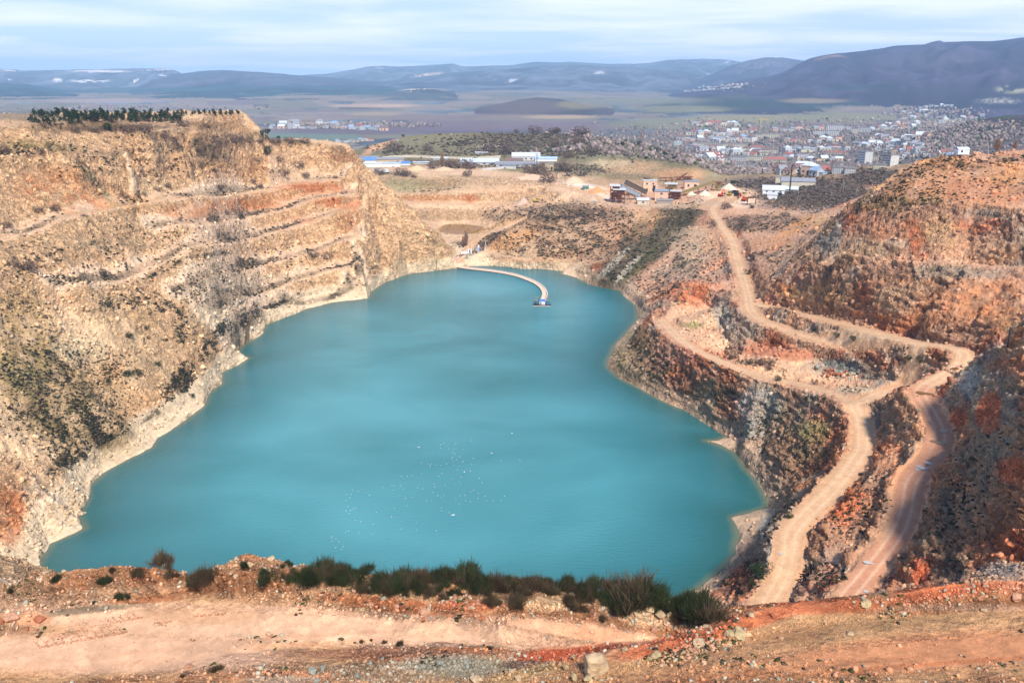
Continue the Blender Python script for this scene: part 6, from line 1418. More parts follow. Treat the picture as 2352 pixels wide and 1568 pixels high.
# ------------------------------------------------------------------ poles, pylons and chimneys
def pole(x, y0, y1, label, m_=None, arms=1, struts=0, r=.16, lean=0, r0=540, r1=6000, name='utility_pole', cat='utility pole', group='utility poles'):
    p = ground_px(x, y1, r0, r1)
    if p is None: return
    m = mpp(p); h = (y1 - y0) * m; r = max(r, m * .5); t = thing(name, label, cat, (p.x, p.y, p.z - .3), facing(p), group)
    MB().tube((0, 0, -.5), (lean * h, 0, h), r, r * .7, 6).build('shaft', m_ or concr, t)
    for k in range(struts): MB().tube(((-1) ** k * h * .3, .1 * k, -.5), (0, 0, h * .9), r * .8, n=5).build('strut', m_ or concr, t)
    for k in range(arms):
        MB().box(0, 0, h * (.93 - .1 * k), h * .16, .18, .2).build('crossarm', woodm, t)
    return t
PO = [(1264,477,489,'white three legged pole at the top of the dark slope left of the works',2),(1369,466,478,'short white pole on two struts at the rim, leftmost by the fence',2),(1413,452,470,'white strutted pole in front of the crusher tower',1),(1439,452,471,'white pole with two struts at the rim below the grey conveyor',2),(1446,449,471,'thin white pole right of the two strut pole',0),(1491,453,472,'white pole in front of the pale blue roofed shed',0),(1563,453,463,'short leaning white pole right of the pink building',1),
 (1664,449,468,'white strutted pole at the yard gate',1),(1832,431,460,'thin pole in the brush right of the black chimney',0),(1836,470,482,'pale pole on struts at the right rim of the pit',1),(1990,433,452,'pale strutted pole in the dark brush, the right one',1),(1936,416,440,'white pole on three struts above the dark brush',2),(1966,433,448,'short wooden pole in the dark brush between strutted poles',0),
 (2017,450,451,'x',0),(1106,505,530,'dark pole beside the pit ramp',0),(1184,518,536,'white thin pole on the slope above the pit ramp',0),(1176,518,535,'dark pole on the slope left of the white one',0),(1020,470,471,'x',0),(1172,462,481,'x',0),(1315,447,475,'rusty post with a box on top by the white road',0)]
for x, a, b_, lb, st_ in PO:
    if lb != 'x': pole(x, a, b_, lb, struts=st_)
for x, a, b_, lb, st_ in [(1290,312,330,'white pole on the crest of the scrubby hill',0),(1293,323,352,'second white pole on the crest, just right and lower',1),(1285,317,345,'leaning white pole on the hill crest',1),(960,315,335,'white pole beside the orange dirt track',1),(996,302,303,'x',0),(1016,330,372,'x',0),(915,315,345,'x',0),(940,330,345,'white pole at the foot of the orange track',1),(1233,360,388,'x',0),(1262,360,392,'x',0),(1019,350,392,'x',0),(1097,352,378,'x',0)]:
    if lb != 'x': pole(x, a, b_, lb, struts=st_, r0=800, r1=1250)
pole(1813,381,447,'tall thin black chimney in front of the big cream hall',darkm,0,0,.6,name='chimney',cat='chimney',group=None,r0=600)
for x, a, b_, lb, mm in [(1650,351,376,'red and white striped mast among trees, left of a close pair',0),(1657,351,380,'red and white striped mast among trees, right of a close pair',0),(1746,347,367,'thin red and white striped mast before the red roof',0),(1774,336,362,'white tipped thin chimney right of the cream building',1),(1872,331,368,'tall pale concrete chimney in mid town',1),(1896,344,368,'red topped white chimney right of the tall pale one',1)]:
    p = ground_px(x, b_, 900); m = mpp(p); h = (b_ - a) * m; t = thing('chimney', lb, 'chimney', p, 0, 'chimneys and masts of the town')
    n_ = 7
    for k in range(n_): MB().tube((0, 0, h * k / n_), (0, 0, h * (k + 1) / n_), max(.55 * m, 1.0), n=8).build('band', redr if (k % 2 == 1 and mm == 0) else whitep if mm == 0 else concr, t)
def lattice(x, y0, y1, label, m_=rust, r0=540, wd=.22):
    p = ground_px(x, y1, r0, 2500); m = mpp(p); h = (y1 - y0) * m; t = thing('lattice_tower', label, 'pylon', p, facing(p), 'lattice pylons'); b = MB(); w0 = h * wd / 2
    r = max(.1, m * .28)
    for sx in (-1, 1):
        for sy in (-1, 1): b.tube((sx * w0, sy * w0, 0), (sx * w0 * .2, sy * w0 * .2, h), r, n=4)
    for k in range(6):
        f0, f1 = k / 6, (k + 1) / 6; a = w0 * (1 - .8 * f0); c = w0 * (1 - .8 * f1)
        for sy in (-1, 1): b.tube((-a, sy * a, f0 * h), (c, sy * c, f1 * h), r * .7, n=3).tube((a, sy * a, f0 * h), (-c, sy * c, f1 * h), r * .7, n=3)
    b.build('lattice', m_, t)
    for f in (.72, .84, .95): MB().box(0, 0, h * f, h * .26, .3, .3).build('crossarm', m_, t)
lattice(1472,307,345,'dark lattice pylon on the right shoulder of the scrubby hill')
lattice(1909,369,401,'dark lattice pylon in front of the pale grey blocks')
lattice(1233,355,393,'thin dark lattice mast in front of the depot sheds',darkm,wd=.08)
lattice(2303,319,343,'brown lattice pylon at the right end of the high rim',wd=.3,r0=280)
lattice(915,322,348,'x' if False else 'grey lattice pylon beside the orange dirt track',steel)
# A-shaped wooden pole on the high rim
p = ground_px(2259, 350, 280, 700); m = mpp(p); h = 34 * m
t = thing('a_frame_pole', 'pale A shaped pylon of two leaning poles on the high right rim', 'pylon', (p.x, p.y, p.z - .5), facing(p))
for sx in (-1, 1): MB().tube((sx * 1.9, 0, -.4), (sx * .5, 0, h), .22, .16).build('leg', concr, t)
MB().box(0, 0, h * .86, 3.4, .2, .22).build('crossarm', woodm, t); MB().tube((0, 0, h * .9), (0, 0, h * 1.08), .15).build('insulator', darkm, t)
# dark poles of the right slope
def near_pole(x, y0, y1, label, r0, r1, arm):
    p = ground_px(x, y1, r0, r1); m = mpp(p); h = (y1 - y0) * m * .96; t = thing('utility_pole', label, 'utility pole', (p.x, p.y, p.z - .2), facing(p), 'utility poles')
    MB().tube((0, 0, -.5), (-.02 * h, 0, h), .16, .12).build('shaft', darkm, t)
    if arm: MB().box(0, 0, h * .93, 1.9, .14, .14).build('crossarm', darkm, t)
    for k in (-.7, 0, .7): MB().tube((k, 0, h * .95), (k, 0, h * 1.03), .06).build('insulator', darkm, t)
near_pole(2210, 1102, 1163, 'dark wooden pole with a crossarm on the near right slope', 90, 230, True)
near_pole(2313, 748, 802, 'dark leaning pole beside the bend of the upper road', 140, 300, False)
# white cistern shed on the high rim
p = ground_px(2208, 353, 280, 700); m = mpp(p)
t = thing('site_cabin', 'white curved roofed cabin with a dark opening on the high rim', 'cabin', (p.x, p.y, p.z - .3), facing(p) + .5, None)
MB().box(0, 0, 0, 4.6, 3.4, 2.2).build('wall', whitep, t); MB().gable(0, 0, 2.2, 4.6, 3.4, .8, .15, .12).build('roof', whiter, t); MB().box(-.8, -1.72, .9, .8, .1, .8).build('window', darkm, t)
p = ground_px(2190, 354, 280, 700); t = thing('tarpaulin', 'flat light blue tarpaulin left of the white cabin on the rim', 'tarpaulin', (p.x, p.y, p.z + .15), facing(p)); MB().box(0, 0, 0, 5.6, 3, .15).build('sheet', mat('blue_sheet', (120, 160, 214), .5), t)
# ------------------------------------------------------------------ machines
orange = mat('orange_paint', (226, 96, 40), .45, .15); redp = mat('red_paint', (214, 62, 40), .45, .15); blk = mat('black_rubber', (30, 30, 32), .8, .1); glass = mat('dark_glass', (34, 44, 54), .15, .05)
def excavator(x, y, label, m_, rz, r0=560, s=1.0):
    p = ground_px(x, y, r0, 1200); t = thing('excavator', label, 'excavator', (p.x, p.y, p.z + .05), facing(p) + rz, 'excavators in the quarry'); t.scale = (s,) * 3
    for sy in (-1.15, 1.15):
        MB().box(0, sy, 0, 4.2, .6, .9, 0, .92).build('track', blk, t)
    MB().box(-.3, 0, 1.0, 3.6, 2.5, 1.0).box(-1.7, 0, 1.0, 1.0, 2.5, 1.35).build('body', m_, t)
    c = MB().box(.9, -.7, 2.0, 1.4, 1.0, 1.2, 0, .85).build('cab', m_, t); MB().box(.98, -.7, 2.25, 1.42, 1.04, .7, 0, .9).build('window', glass, c)
    MB().tube((1.2, .3, 1.9), (3.6, .3, 5.0), .3, .22).tube((3.6, .3, 5.0), (4.6, .3, 5.1), .24).build('boom', m_, t)
    MB().tube((4.6, .3, 5.1), (5.9, .3, 2.2), .22, .16).build('arm', m_, t)
    MB().box(5.9, .3, 1.1, 1.1, 1.3, 1.0, 0, .7).build('bucket', blk, t)
excavator(1709, 462, 'orange excavator parked beside the rusty canopy', orange, 2.4)
excavator(1655, 452, 'red excavator with its arm folded beside the gravel heap', redp, 1.0)
excavator(1230, 466, 'yellow excavator digging beside the gravel cone in the pit', yel, .2)
p = ground_px(1676, 451, 560, 1200); t = thing('dump_truck', 'yellow and black dump truck facing the camera on the yard road', 'truck', (p.x, p.y, p.z + .1), facing(p) + math.pi / 2 * -1)
MB().box(2.2, 0, .9, 1.9, 2.4, 1.6).build('cab', yel, t); MB().box(3.17, 0, 1.75, .08, 2.1, .6).build('windscreen', glass, t); MB().box(-1, 0, 1.1, 4.6, 2.7, 1.5, 0, 1.12).build('bed', mat('dark_green_paint', (52, 60, 50)), t)
for sx in (-2.2, -.8, 2.2):
    for sy in (-1.1, 1.1): MB().tube((sx, sy - .2, .55), (sx, sy + .2, .55), .6, n=12).build('wheel', blk, t)
MB().box(.4, 0, .6, 7, 1, .4).build('chassis', blk, t)
def truck(x, y, label, cabm, bedm, rz, r0=560, r1=1200, s=1.0):
    p = ground_px(x, y, r0, r1); t = thing('parked_truck', label, 'truck', (p.x, p.y, p.z + .05), facing(p) + rz, 'trucks and vans'); t.scale = (s,) * 3
    c = MB().box(2.6, 0, .5, 1.8, 2.2, 2.0, 0, .93).build('cab', cabm, t); MB().box(3.4, 0, 1.5, .2, 1.9, .7).build('windscreen', glass, c)
    MB().box(-.8, 0, .8, 4.6, 2.3, 2.1).build('cargo_box', bedm, t)
    for sx in (-2.2, 2.3):
        for sy in (-1, 1): MB().tube((sx, sy - .15, .45), (sx, sy + .15, .45), .48, n=12).build('wheel', blk, t)
truck(884, 398, 'white truck with a red stripe on the pale gravel flat', whitep, whitep, math.pi * .9, s=1.2)
truck(1694, 452, 'dark blue truck parked under the yard trees', mat('dark_blue_paint', (48, 62, 84)), darkm, 2.2)
truck(1688, 447, 'grey truck behind the dark blue one at the yard edge', greyr, darkm, 2.2)
# gravel heaps
def heap(x0, x1, y0, y1, label, rgb, r0=560, r1=1200, n=26, sharp=1.0):
    p, w_, m = rect(x0, x1, y1, r0, r1); h = (y1 - y0) * m; R_ = w_ / 2
    v = []; f = []; k = 36; rnd = random.Random(int(x0))
    ph = [rnd.uniform(0, 6) for _ in range(4)]
    for i in range(n):
        q = i / (n - 1)
        for j in range(k):
            a = 2 * math.pi * j / k; rr = R_ * q * (1 + .12 * math.sin(2 * a + ph[0]) + .07 * math.sin(5 * a + ph[1]))
            z = h * ((1 - q) ** sharp) * (1 + .06 * math.sin(7 * a + q * 9 + ph[2])) - .5 * q
            v.append((rr * math.cos(a), R_ * .55 + rr * math.sin(a) * .75, z))
    for i in range(n - 1):
        for j in range(k): f.append((i * k + j, i * k + (j + 1) % k, (i + 1) * k + (j + 1) % k, (i + 1) * k + j))
    me = bpy.data.meshes.new('gravel_heap'); me.from_pydata(v, [], f); me.polygons.foreach_set('use_smooth', np.ones(len(f), bool)); me.materials.append(mat('gravel_%d_%d' % (rgb[0], rgb[2]), rgb, .95, .15, 1.5)); me.update()
    o = link('gravel_heap', me); o.location = (p.x, p.y, p.z - .3); o.rotation_euler = (0, 0, facing(p)); tag(o, label, 'gravel heap', 'gravel heaps')
heap(1184,1222,456,471,'grey pink gravel cone beside the yellow excavator in the pit',(206,176,152))
heap(1655,1692,424,438,'pale rubble heap right of the loading bin',(226,206,180),sharp=.7)
heap(1575,1600,441,450,'low pale sand heap under the long conveyor, left one',(226,204,176),sharp=.8)
heap(1602,1636,438,449,'low pale sand heap under the long conveyor, right one',(228,208,182),sharp=.7)
heap(930,985,382,393,'long pale orange sand heap on the flat in front of the depot',(228,184,142),sharp=.7)
heap(990,1050,385,393,'long low sand heap with dark gaps in front of the brush',(224,184,146),sharp=.6)
heap(1352,1392,430,445,'orange sand heap left of the crusher tower',(214,152,104),sharp=.7)
heap(1290,1345,408,422,'pink spoil heap above the white road',(226,184,152),sharp=.6)
heap(1180,1270,405,415,'long flat topped pink spoil bank above the road',(222,182,150),sharp=.5)
print('works', time.time() - T0)
# ------------------------------------------------------------------ floating walkway, pipe, pump raft
wl = [P(x, y, .35) for x, y in [(1037,611),(1052,613.5),(1075,617),(1102,620),(1135,624),(1165,629),(1190,635),(1212,643),(1228,650),(1240,658),(1247,666),(1250,675),(1248,684),(1244,693)]]
wl = [Vector(q) for q in smooth_line(wl, 6)]
pale_wood = mat('pale_deck', (232, 206, 176), .8, .12); pinkp = mat('pink_white_pipe', (236, 206, 204), .5, .1)
t = thing('floating_walkway', 'long curved pale floating walkway from the shore to the pump raft', 'walkway', wl[0])
o_ = wl[0]
def ribbon(name, pts, hw, z0, z1, m_, par, side=0):
    v = []; f = []
    for i, q in enumerate(pts):
        d = (pts[min(i + 1, len(pts) - 1)] - pts[max(i - 1, 0)]); d.z = 0; d.normalize(); n = Vector((d.y, -d.x, 0))
        for s_, z in ((-1, z0), (1, z0), (1, z1), (-1, z1)): v.append(q - o_ + n * (side + s_ * hw) + Vector((0, 0, z)))
    for i in range(len(pts) - 1):
        for k in range(4): f.append((i * 4 + k, i * 4 + (k + 1) % 4, i * 4 + 4 + (k + 1) % 4, i * 4 + 4 + k))
    b = MB(); b.add(v, f + [(0, 1, 2, 3)]); return b.build(name, m_, par)
ribbon('deck', wl, 1.15, .1, .3, pale_wood, t); ribbon('float', wl, 1.3, -.6, .09, mat('rusty_float', (120, 84, 66)), t)
b = MB(); acc = 0
for i in range(0, len(wl) - 1):
    d = wl[i + 1] - wl[i]; n = Vector((d.y, -d.x, 0)).normalized()
    for k in np.arange(0, 1, .34):
        e = wl[i] + d * k - n * 1.1 - o_; b.tube(e + Vector((0, 0, .3)), e + Vector((0, 0, 1.4)), .05, n=4)
b.build('railing', pale_wood, t)
t2 = thing('water_pipe', 'pale pink water pipe lying along the walkway and up the shore', 'pipe', o_)
pp = [ground_px(1057, 588, 480, 700), ground_px(1048, 598, 480, 700), ground_px(1044, 606, 480, 700)]
pts = [q + Vector((0, 0, .6)) - o_ for q in pp if q]
side = []
for i in range(len(wl)):
    d = wl[min(i + 1, len(wl) - 1)] - wl[max(i - 1, 0)]; n = Vector((d.y, -d.x, 0)).normalized(); side.append(wl[i] - n * 1.75 + Vector((0, 0, .25)) - o_)
MB().path(pts + side[2:], .36, 8).build('pipe', pinkp, t2, True)
p = Vector(P(1245, 704, 0)); m = mpp(p); navy = mat('navy_steel', (44, 56, 92), .5); bluep = mat('blue_paint', (74, 120, 190), .5)
t = thing('pump_raft', 'dark pump raft with a blue roofed white cabin at the end of the walkway', 'raft', (p.x, p.y + 2.5, 0), facing(p))
MB().box(0, 0, -.5, 9.6, 5.2, .9).build('hull', navy, t); MB().box(0, 0, .41, 9.4, 5.0, .12).build('deck', mat('grey_deck', (96, 92, 96)), t); MB().box(0, -2.62, .1, 9.7, .1, .3).build('fender', pale_wood, t)
MB().box(.2, .4, .54, 3.1, 2.2, 2.0).build('cabin', whitep, t)
g = MB().gable(.2, .4, 2.65, 3.1, 2.2, .8, .15, .12).build('roof', bluep, t); MB().box(-.7, -.72, .6, .8, .08, 1.6).build('door', greyr, t)
def gantry(x, y, h, w_):
    MB().tube((x - w_, y, .5), (x - w_, y, h), .08).tube((x + w_, y, .5), (x + w_, y, h), .08).tube((x - w_, y + 1, .5), (x - w_, y + 1, h), .08).build('gantry_leg', navy, t)
    MB().box(x, y, h, w_ * 2 + .3, .2, .2).box(x - w_, y + .5, h + .21, .2, 1.2, .16).build('gantry_beam', mat('orange_beam', (226, 150, 60), .5), t)
gantry(-2.6, .8, 4.1, .7); gantry(-3.2, -.6, 3.0, .5); gantry(3.0, .9, 3.9, .6); gantry(3.0, -.5, 3.0, .6)
for x, y in ((-3.4, -1.2), (-2.2, -1.4), (3.0, -1.4), (3.9, -.3), (-3.9, .8)): MB().tube((x - .45, y, .9), (x + .45, y, .9), .36, n=10).build('pump', bluep if x > 0 else navy, t)
b = MB()
for x in np.arange(-4.7, 4.8, .94):
    for y in (-2.5, 2.5): b.tube((x, y, .5), (x, y, 1.5), .05, n=4)
for z in (1.0, 1.5):
    for y in (-2.5, 2.5): b.tube((-4.7, y, z), (4.7, y, z), .05, n=4)
    for x in (-4.7, 4.7): b.tube((x, -2.5, z), (x, 2.5, z), .05, n=4)
b.build('railing', navy, t)
# shore station
truck(1068, 586.5, 'white van parked at the shore by the pipe', whitep, whitep, math.pi, 480, 700, .75)
p = ground_px(1098, 578, 480, 700)
t = thing('pump_hut', 'grey metal pump hut with a red sloping lid by the shore track', 'hut', p, facing(p) + .3)
MB().box(-.8, 0, -.2, 2.6, 2.4, 2.6).build('wall', steel, t); MB().box(.95, 0, -.2, .85, 2.3, 2.5).build('cabinet', bluep, t); MB().box(0, 0, 2.41, 3.8, 2.7, .12).build('roof', steel, t)
MB().box(.4, .4, 2.55, 1.0, .9, 1.5).build('vent', whitep, t); g = MB().box(0, 0, 0, 3.0, 1.2, .12).build('lid', mat('pink_red_sheet', (226, 120, 110), .5), t); g.location = (-.3, .6, 3.4); g.rotation_euler = (0, -.6, 0)
p = ground_px(1079, 584, 480, 700)
t = thing('cargo_container', 'white box container beside the parked van', 'container', p, facing(p)); MB().box(0, 0, -.2, 2.6, 2.2, 2.9).build('box', whitep, t); MB().box(0, -1.12, .1, 1.0, .06, 2.1).build('door', greyr, t)
p = ground_px(1073, 596, 480, 700)
t = thing('electrical_cabinet', 'small grey green electrical cabinet below the van', 'cabinet', p, facing(p)); MB().box(0, 0, -.2, 1.5, 1.2, 3.0).build('box', mat('grey_green_paint', (140, 156, 146)), t); MB().box(0, 0, 2.81, 1.8, 1.4, .12).build('roof', steel, t)
pole(1114.5, 552, 579, 'white pole with one slanting strut beside the pump hut', whitep, 1, 1, .14, r0=480, r1=700)
pole(1080, 563, 586, 'dark thin pole beside the white container', darkm, 1, 0, .1, r0=480, r1=700)
pole(1003, 596, 619, 'thin dark post at the water edge left of the walkway', darkm, 1, 0, .1, r0=480, r1=700)
p = ground_px(1053, 592, 480, 700)
t = thing('pipe_manifold', 'tangle of dark valves and a flat sled beside the pipe on the shore', 'pipe manifold', p, facing(p))
for k in range(6): MB().tube((-2 + k * .8, .2 * (k % 2), .2), (-1.6 + k * .8, .5 * (k % 3), 1.2), .22).build('valve', darkm if k % 2 else rust, t)
MB().box(1.5, -2, .1, 4.0, 1.2, .3, .6).build('sled', pale_wood, t)
# ------------------------------------------------------------------ gulls
gw = mat('gull_white', (235, 235, 235), .7, .05); gd = mat('gull_grey', (120, 124, 130), .7, .1)
def gull_mesh(flying):
    b = MB(); n = 8; prof = [(-.34, .02), (-.26, .07), (-.1, .13), (.08, .14), (.2, .10), (.26, .075), (.32, .08), (.37, .06), (.40, .02)]
    v = []; f = []
    for x, r in prof:
        for k in range(n): a = 2 * math.pi * k / n; v.append((x, r * math.cos(a), .1 + r * .85 * math.sin(a) + (.05 if x > .24 else 0)))
    for i in range(len(prof) - 1):
        for k in range(n): f.append((i * n + k, i * n + (k + 1) % n, (i + 1) * n + (k + 1) % n, (i + 1) * n + k))
    b.add(v, f + [tuple(range(n)), tuple(range((len(prof) - 1) * n, len(prof) * n))]); return b
def mk_gull():
    t = thing('gull', 'x', 'gull', (0, 0, 0)); gull_mesh(0).build('body', gw, t, True)
    for s in (-1, 1): MB().add([(.12, s * .12, .18), (-.1, s * .145, .2), (-.36, s * .06, .14), (-.1, s * .11, .06), (-.02, s * .15, .13)], [(0, 1, 4), (1, 2, 4), (2, 3, 4), (3, 0, 4)]).build('wing', gd, t)
    MB().tube((.39, 0, .15), (.47, 0, .13), .022, .008, 4).build('beak', mat('gull_beak', (220, 160, 60)), t); return t
def mk_fly():
    t = thing('gull', 'x', 'gull', (0, 0, 0)); gull_mesh(1).build('body', gw, t, True)
    for s in (-1, 1): MB().add([(.15, s * .1, .14), (.12, s * .45, .28), (-.05, s * .85, .2), (-.06, s * .45, .26), (-.08, s * .1, .12), (.15, s * .1, .17), (.12, s * .45, .31), (-.05, s * .85, .21), (-.06, s * .45, .29), (-.08, s * .1, .15)], [(0, 1, 3, 4), (1, 2, 3), (5, 9, 8, 6), (6, 8, 7), (0, 5, 6, 1), (1, 6, 7, 2), (4, 3, 8, 9), (3, 2, 7, 8)]).build('wing', gd, t)
    return t
GULL = Proto(mk_gull); FLY = Proto(mk_fly)
gp = """1376 146 1122 171 1090 184 1231 175 1219 187 1086 214 1142 200 1164 222 1217 222 1303 225 1202 238 1202 259 1225 272 1268 297 1200 299 1191 315 1236 324 1394 313 1208 339 1302 338 1294 350 909 356 967 370 997 363 992 379 991 393 1046 374 1088 376 1145 362 1217 374 1263 385 1380 370 1246 421 1367 429 912 455 1100 454 1070 478 722 482 772 478 823 472 1286 486 1197 509 1450 500 1264 538 1481 544 758 544 1027 551 1030 580 1134 568 1231 556 1278 563 716 569 651 572 630 568 543 584 872 590 924 598 738 604 643 610 1018 631 1398 612 1371 626 1442 639 264 613 314 622 204 650 247 650 232 681 199 708 418 657 756 687 824 676 1063 656 1062 669 1117 659 1093 679 1272 662 1315 660 1507 670 1688 666 1438 688 1231 693 957 710 1003 712 1324 710 1367 720 1521 709 1581 711 1655 706 1264 746 216 766 283 772 266 787 242 802 201 806 231 827 482 820 652 781 768 759 1093 778 1099 803 1165 823 627 860 288 893 335 907 453 932 861 917 715 976 864 987 1048 991 194 1007 221 996 320 1007 442 1024 65 1049 58 1063 104 1069 67 1089 134 1095 174 1140 101 1153 157 1166 1654 334 1832 329""".split()
for i in range(0, len(gp), 2):
    x = (1300 + float(gp[i]) / 2.352) * .57422; y = (1700 + float(gp[i + 1]) / 2.352) * .57422
    q = P(x, y, 0); GULL.put((q[0], q[1], -.02), random.uniform(0, 6.28), 'small white gull resting on the turquoise water', random.uniform(.42, .58), 'gulls resting on the lake')
q = P((1300 + 1202 / 2.352) * .57422, (1700 + 849 / 2.352) * .57422, 0); GULL.put((q[0], q[1], 0), .3, 'large white bird on the water, biggest and brightest of the flock', 1.6)
for k, (gx, gy, lb) in enumerate([(881, 209, 'gull flying low over the water on the left edge of the flock'), (1312, 442, 'gull flying with spread wings over the middle of the flock'), (1568, 265, 'gull flying low right of the upper flock'), (1760, 78, 'gull flying alone far right above the flock')]):
    q = P((1300 + gx / 2.352) * .57422, (1700 + gy / 2.352) * .57422, 2.0); FLY.put(q, k * 1.3, lb, 1.0, 'gulls in flight')
print('lake things', time.time() - T0)
# ------------------------------------------------------------------ trees and shrubs, each a thing
def clump_mesh(name, m_, centres, n, size, seed, up=.3, stretch=(1, 1, 1), thin=.5):
    """many small leaf sprays round a set of clump centres (x, y, z, radius)"""
    r = np.random.default_rng(seed); c = np.array(centres, np.float32); w_ = c[:, 3] ** 2; k = r.choice(len(c), n, p=w_ / w_.sum())
    d = r.normal(size=(n, 3)); d /= np.linalg.norm(d, axis=1)[:, None]; rad = c[k, 3] * r.uniform(.35, 1.08, n) ** .6
    p = c[k, :3] + d * rad[:, None]
    a = d + r.normal(size=(n, 3)) * .6; a[:, 2] += up; a /= np.linalg.norm(a, axis=1)[:, None]
    b = np.cross(a, r.normal(size=(n, 3))); b /= np.linalg.norm(b, axis=1)[:, None]
    s = size * r.uniform(.6, 1.4, n)[:, None]
    V = np.stack([p - b * s * thin, p + b * s * thin, p + a * s * 1.5 + b * s * thin * .3, p + a * s * 1.5 - b * s * thin * .3], 1)
    V[:, :, 2] = np.maximum(V[:, :, 2], .02)
    return np_mesh(name, V.reshape(-1, 3), np.arange(n * 4).reshape(-1, 4), None, False, m_)
bark = mat('bark', (92, 74, 60)); pine_m = leafmat('pine_needles', (50, 66, 40)); dark_m = leafmat('juniper_leaves', (52, 66, 40)); broom_m = leafmat('broom_stems', (58, 64, 38)); broom_b = leafmat('broom_dry', (88, 74, 54)); twig_m = leafmat('bare_twigs', (112, 92, 80)); grass_m = leafmat('weeds', (84, 92, 42)); pop_m = leafmat('poplar_twigs', (158, 128, 104)); red_t = leafmat('reddish_twigs', (138, 108, 92))
def mk_pine(v):
    def f():
        rnd = random.Random(v); t = thing('pine_tree', '-', 'tree', (0, 0, 0)); h = 4.2
        tr = MB().tube((0, 0, -.4), (.1, 0, h * .55), .14, .08).tube((.1, 0, h * .55), (0, .1, h * .95), .08, .02)
        cs = []
        for k in range(9 + v):
            z = h * rnd.uniform(.22, .95); rr = 1.5 * (1.05 - z / h) + .35; a = rnd.uniform(0, 6.28); q = (rr * .55 * math.cos(a), rr * .55 * math.sin(a), z); cs.append((*q, rr * .62)); tr.tube((0, 0, z * .85), q, .04, .02, 4)
        tr.build('trunk', bark, t); link('crown', clump_mesh('crown', pine_m, cs, 900, .17, v), t); return t
    return f
PINES = [Proto(mk_pine(k)) for k in range(4)]
def plant(proto, x, y, hpx, base_h, label, group, r0, r1=1300, wide=1.0, cat=None):
    p = ground_px(x, y, r0, r1)
    if p is None: return None
    s = hpx * mpp(p) / base_h
    o = proto.put((p.x, p.y, p.z - .08), random.uniform(0, 6.28), label, (s * wide, s * wide, s), group); return o
k = 0
for row, (xs, ya, hh, nm) in enumerate([((64, 145, 9), 285, 17, 'of the low front row'), ((150, 420, 8), 281, 23, 'of the tall front row'), ((80, 430, 10), 271, 20, 'of the back row'), ((432, 560, 8), 265, 12, 'of the small pines on the brow')]):
    for n_, x in enumerate(range(*xs)):
        plant(PINES[k % 4], x + random.uniform(-4, 4), ya + random.uniform(-3, 2), hh * random.uniform(.55, 1.15), 4.2, f'dark green pine, {ordinal(n_ + 1)} from left {nm}', 'pines on the plateau left of the lake', 330, 760, random.uniform(1.0, 1.4)); k += 1
def mk_blob(name, cat, m_, v, h, wd, n, sz, trunk=True):
    def f():
        rnd = random.Random(v); t = thing(name, '-', cat, (0, 0, 0)); cs = [(0, 0, h * .5, h * .38 * wd)]
        tr = MB().tube((0, 0, -.3), (0, 0, h * .5), .1 * h / 2, .05 * h / 2)
        for k in range(7):
            a = rnd.uniform(0, 6.28); q = (h * .36 * wd * math.cos(a), h * .36 * wd * math.sin(a), h * rnd.uniform(.25, .75)); cs.append((*q, h * .22 * wd)); tr.tube((0, 0, .1), q, .05, .02, 4)
        tr.build('trunk', bark, t); link('crown', clump_mesh('crown', m_, cs, n, sz, v), t); return t
    return f
JUN = [Proto(mk_blob('juniper_tree', 'tree', dark_m, 20 + k, 3, .9, 700, .16)) for k in range(2)]
BUSH = [Proto(mk_blob('bare_bush', 'bush', twig_m, 30 + k, 2, 1.5, 650, .13)) for k in range(3)]
GBUSH = [Proto(mk_blob('dark_bush', 'bush', dark_m, 40 + k, 2, 1.2, 700, .11)) for k in range(2)]
C1 = lambda x, y: (x * .3418, 114.8 + y * .3418)
C2 = lambda x, y: ((1300 + x / 1.68) * .57422, (200 + y / 1.68) * .57422)
for n_, (x, y, h) in enumerate([(1797, 535, 40), (1872, 582, 28), (1763, 590, 50)]):
    plant(JUN[n_ % 2], *C1(x, y), h * .3418, 3, ['round dark tree on the brow above the green fields', 'small round dark tree lower down the brow', 'slim dark tree left of the brow trees'][n_], 'dark trees at the brow of the left rim', 380, 760, [1.2, 1.1, .6][n_])
plant(JUN[0], *C1(1800, 715), 28, 3, 'tall dark conifer standing alone on the edge of the left quarry rim', None, 380, 760, .7)
plant(JUN[1], *C1(725, 548), 22, 3, 'dark conifer among bare bushes below the pine belt', None, 330, 760, 1.0)
BR = [(1105,600,46),(1170,632,40),(1213,600,34),(1240,520,50),(1460,665,66),(1590,640,62),(1680,630,44),(1750,640,40),(1850,630,40),(1945,630,44),(2050,632,40),(960,690,30),(380,1085,44),(262,1100,40),(45,1200,44),(850,1000,36),(1062,950,30),(965,980,24),(1335,780,30),(1480,945,44),(1340,690,26),(1130,925,30),(1210,1145,24),(1440,825,30),(1740,758,30),(1880,755,30),(1915,860,40),(1700,900,30),(1740,930,30),(2000,800,44),(2060,865,36),(2250,866,20),(15,700,60),(205,725,36),(270,710,34),(500,560,40),(640,560,44),(860,560,50),(970,560,60),(300,530,30),(690,1515,44),(575,1130,30),(1525,1110,34),(1410,1155,34),(2110,1395,40),(2200,1410,44),(190,1480,60),(95,1460,46)]
for n_, (x, y, h) in enumerate(sorted(BR)):
    plant(BUSH[n_ % 3], *C1(x, y), h * .3418, 2, f'bare brown bush, {ordinal(n_ + 1)} from left over the whole left quarry wall and rim', 'bare bushes on the left quarry wall', 200, 760, 1.2)
C4 = lambda x, y: (x * .3418, 574.2 + y * .3418)
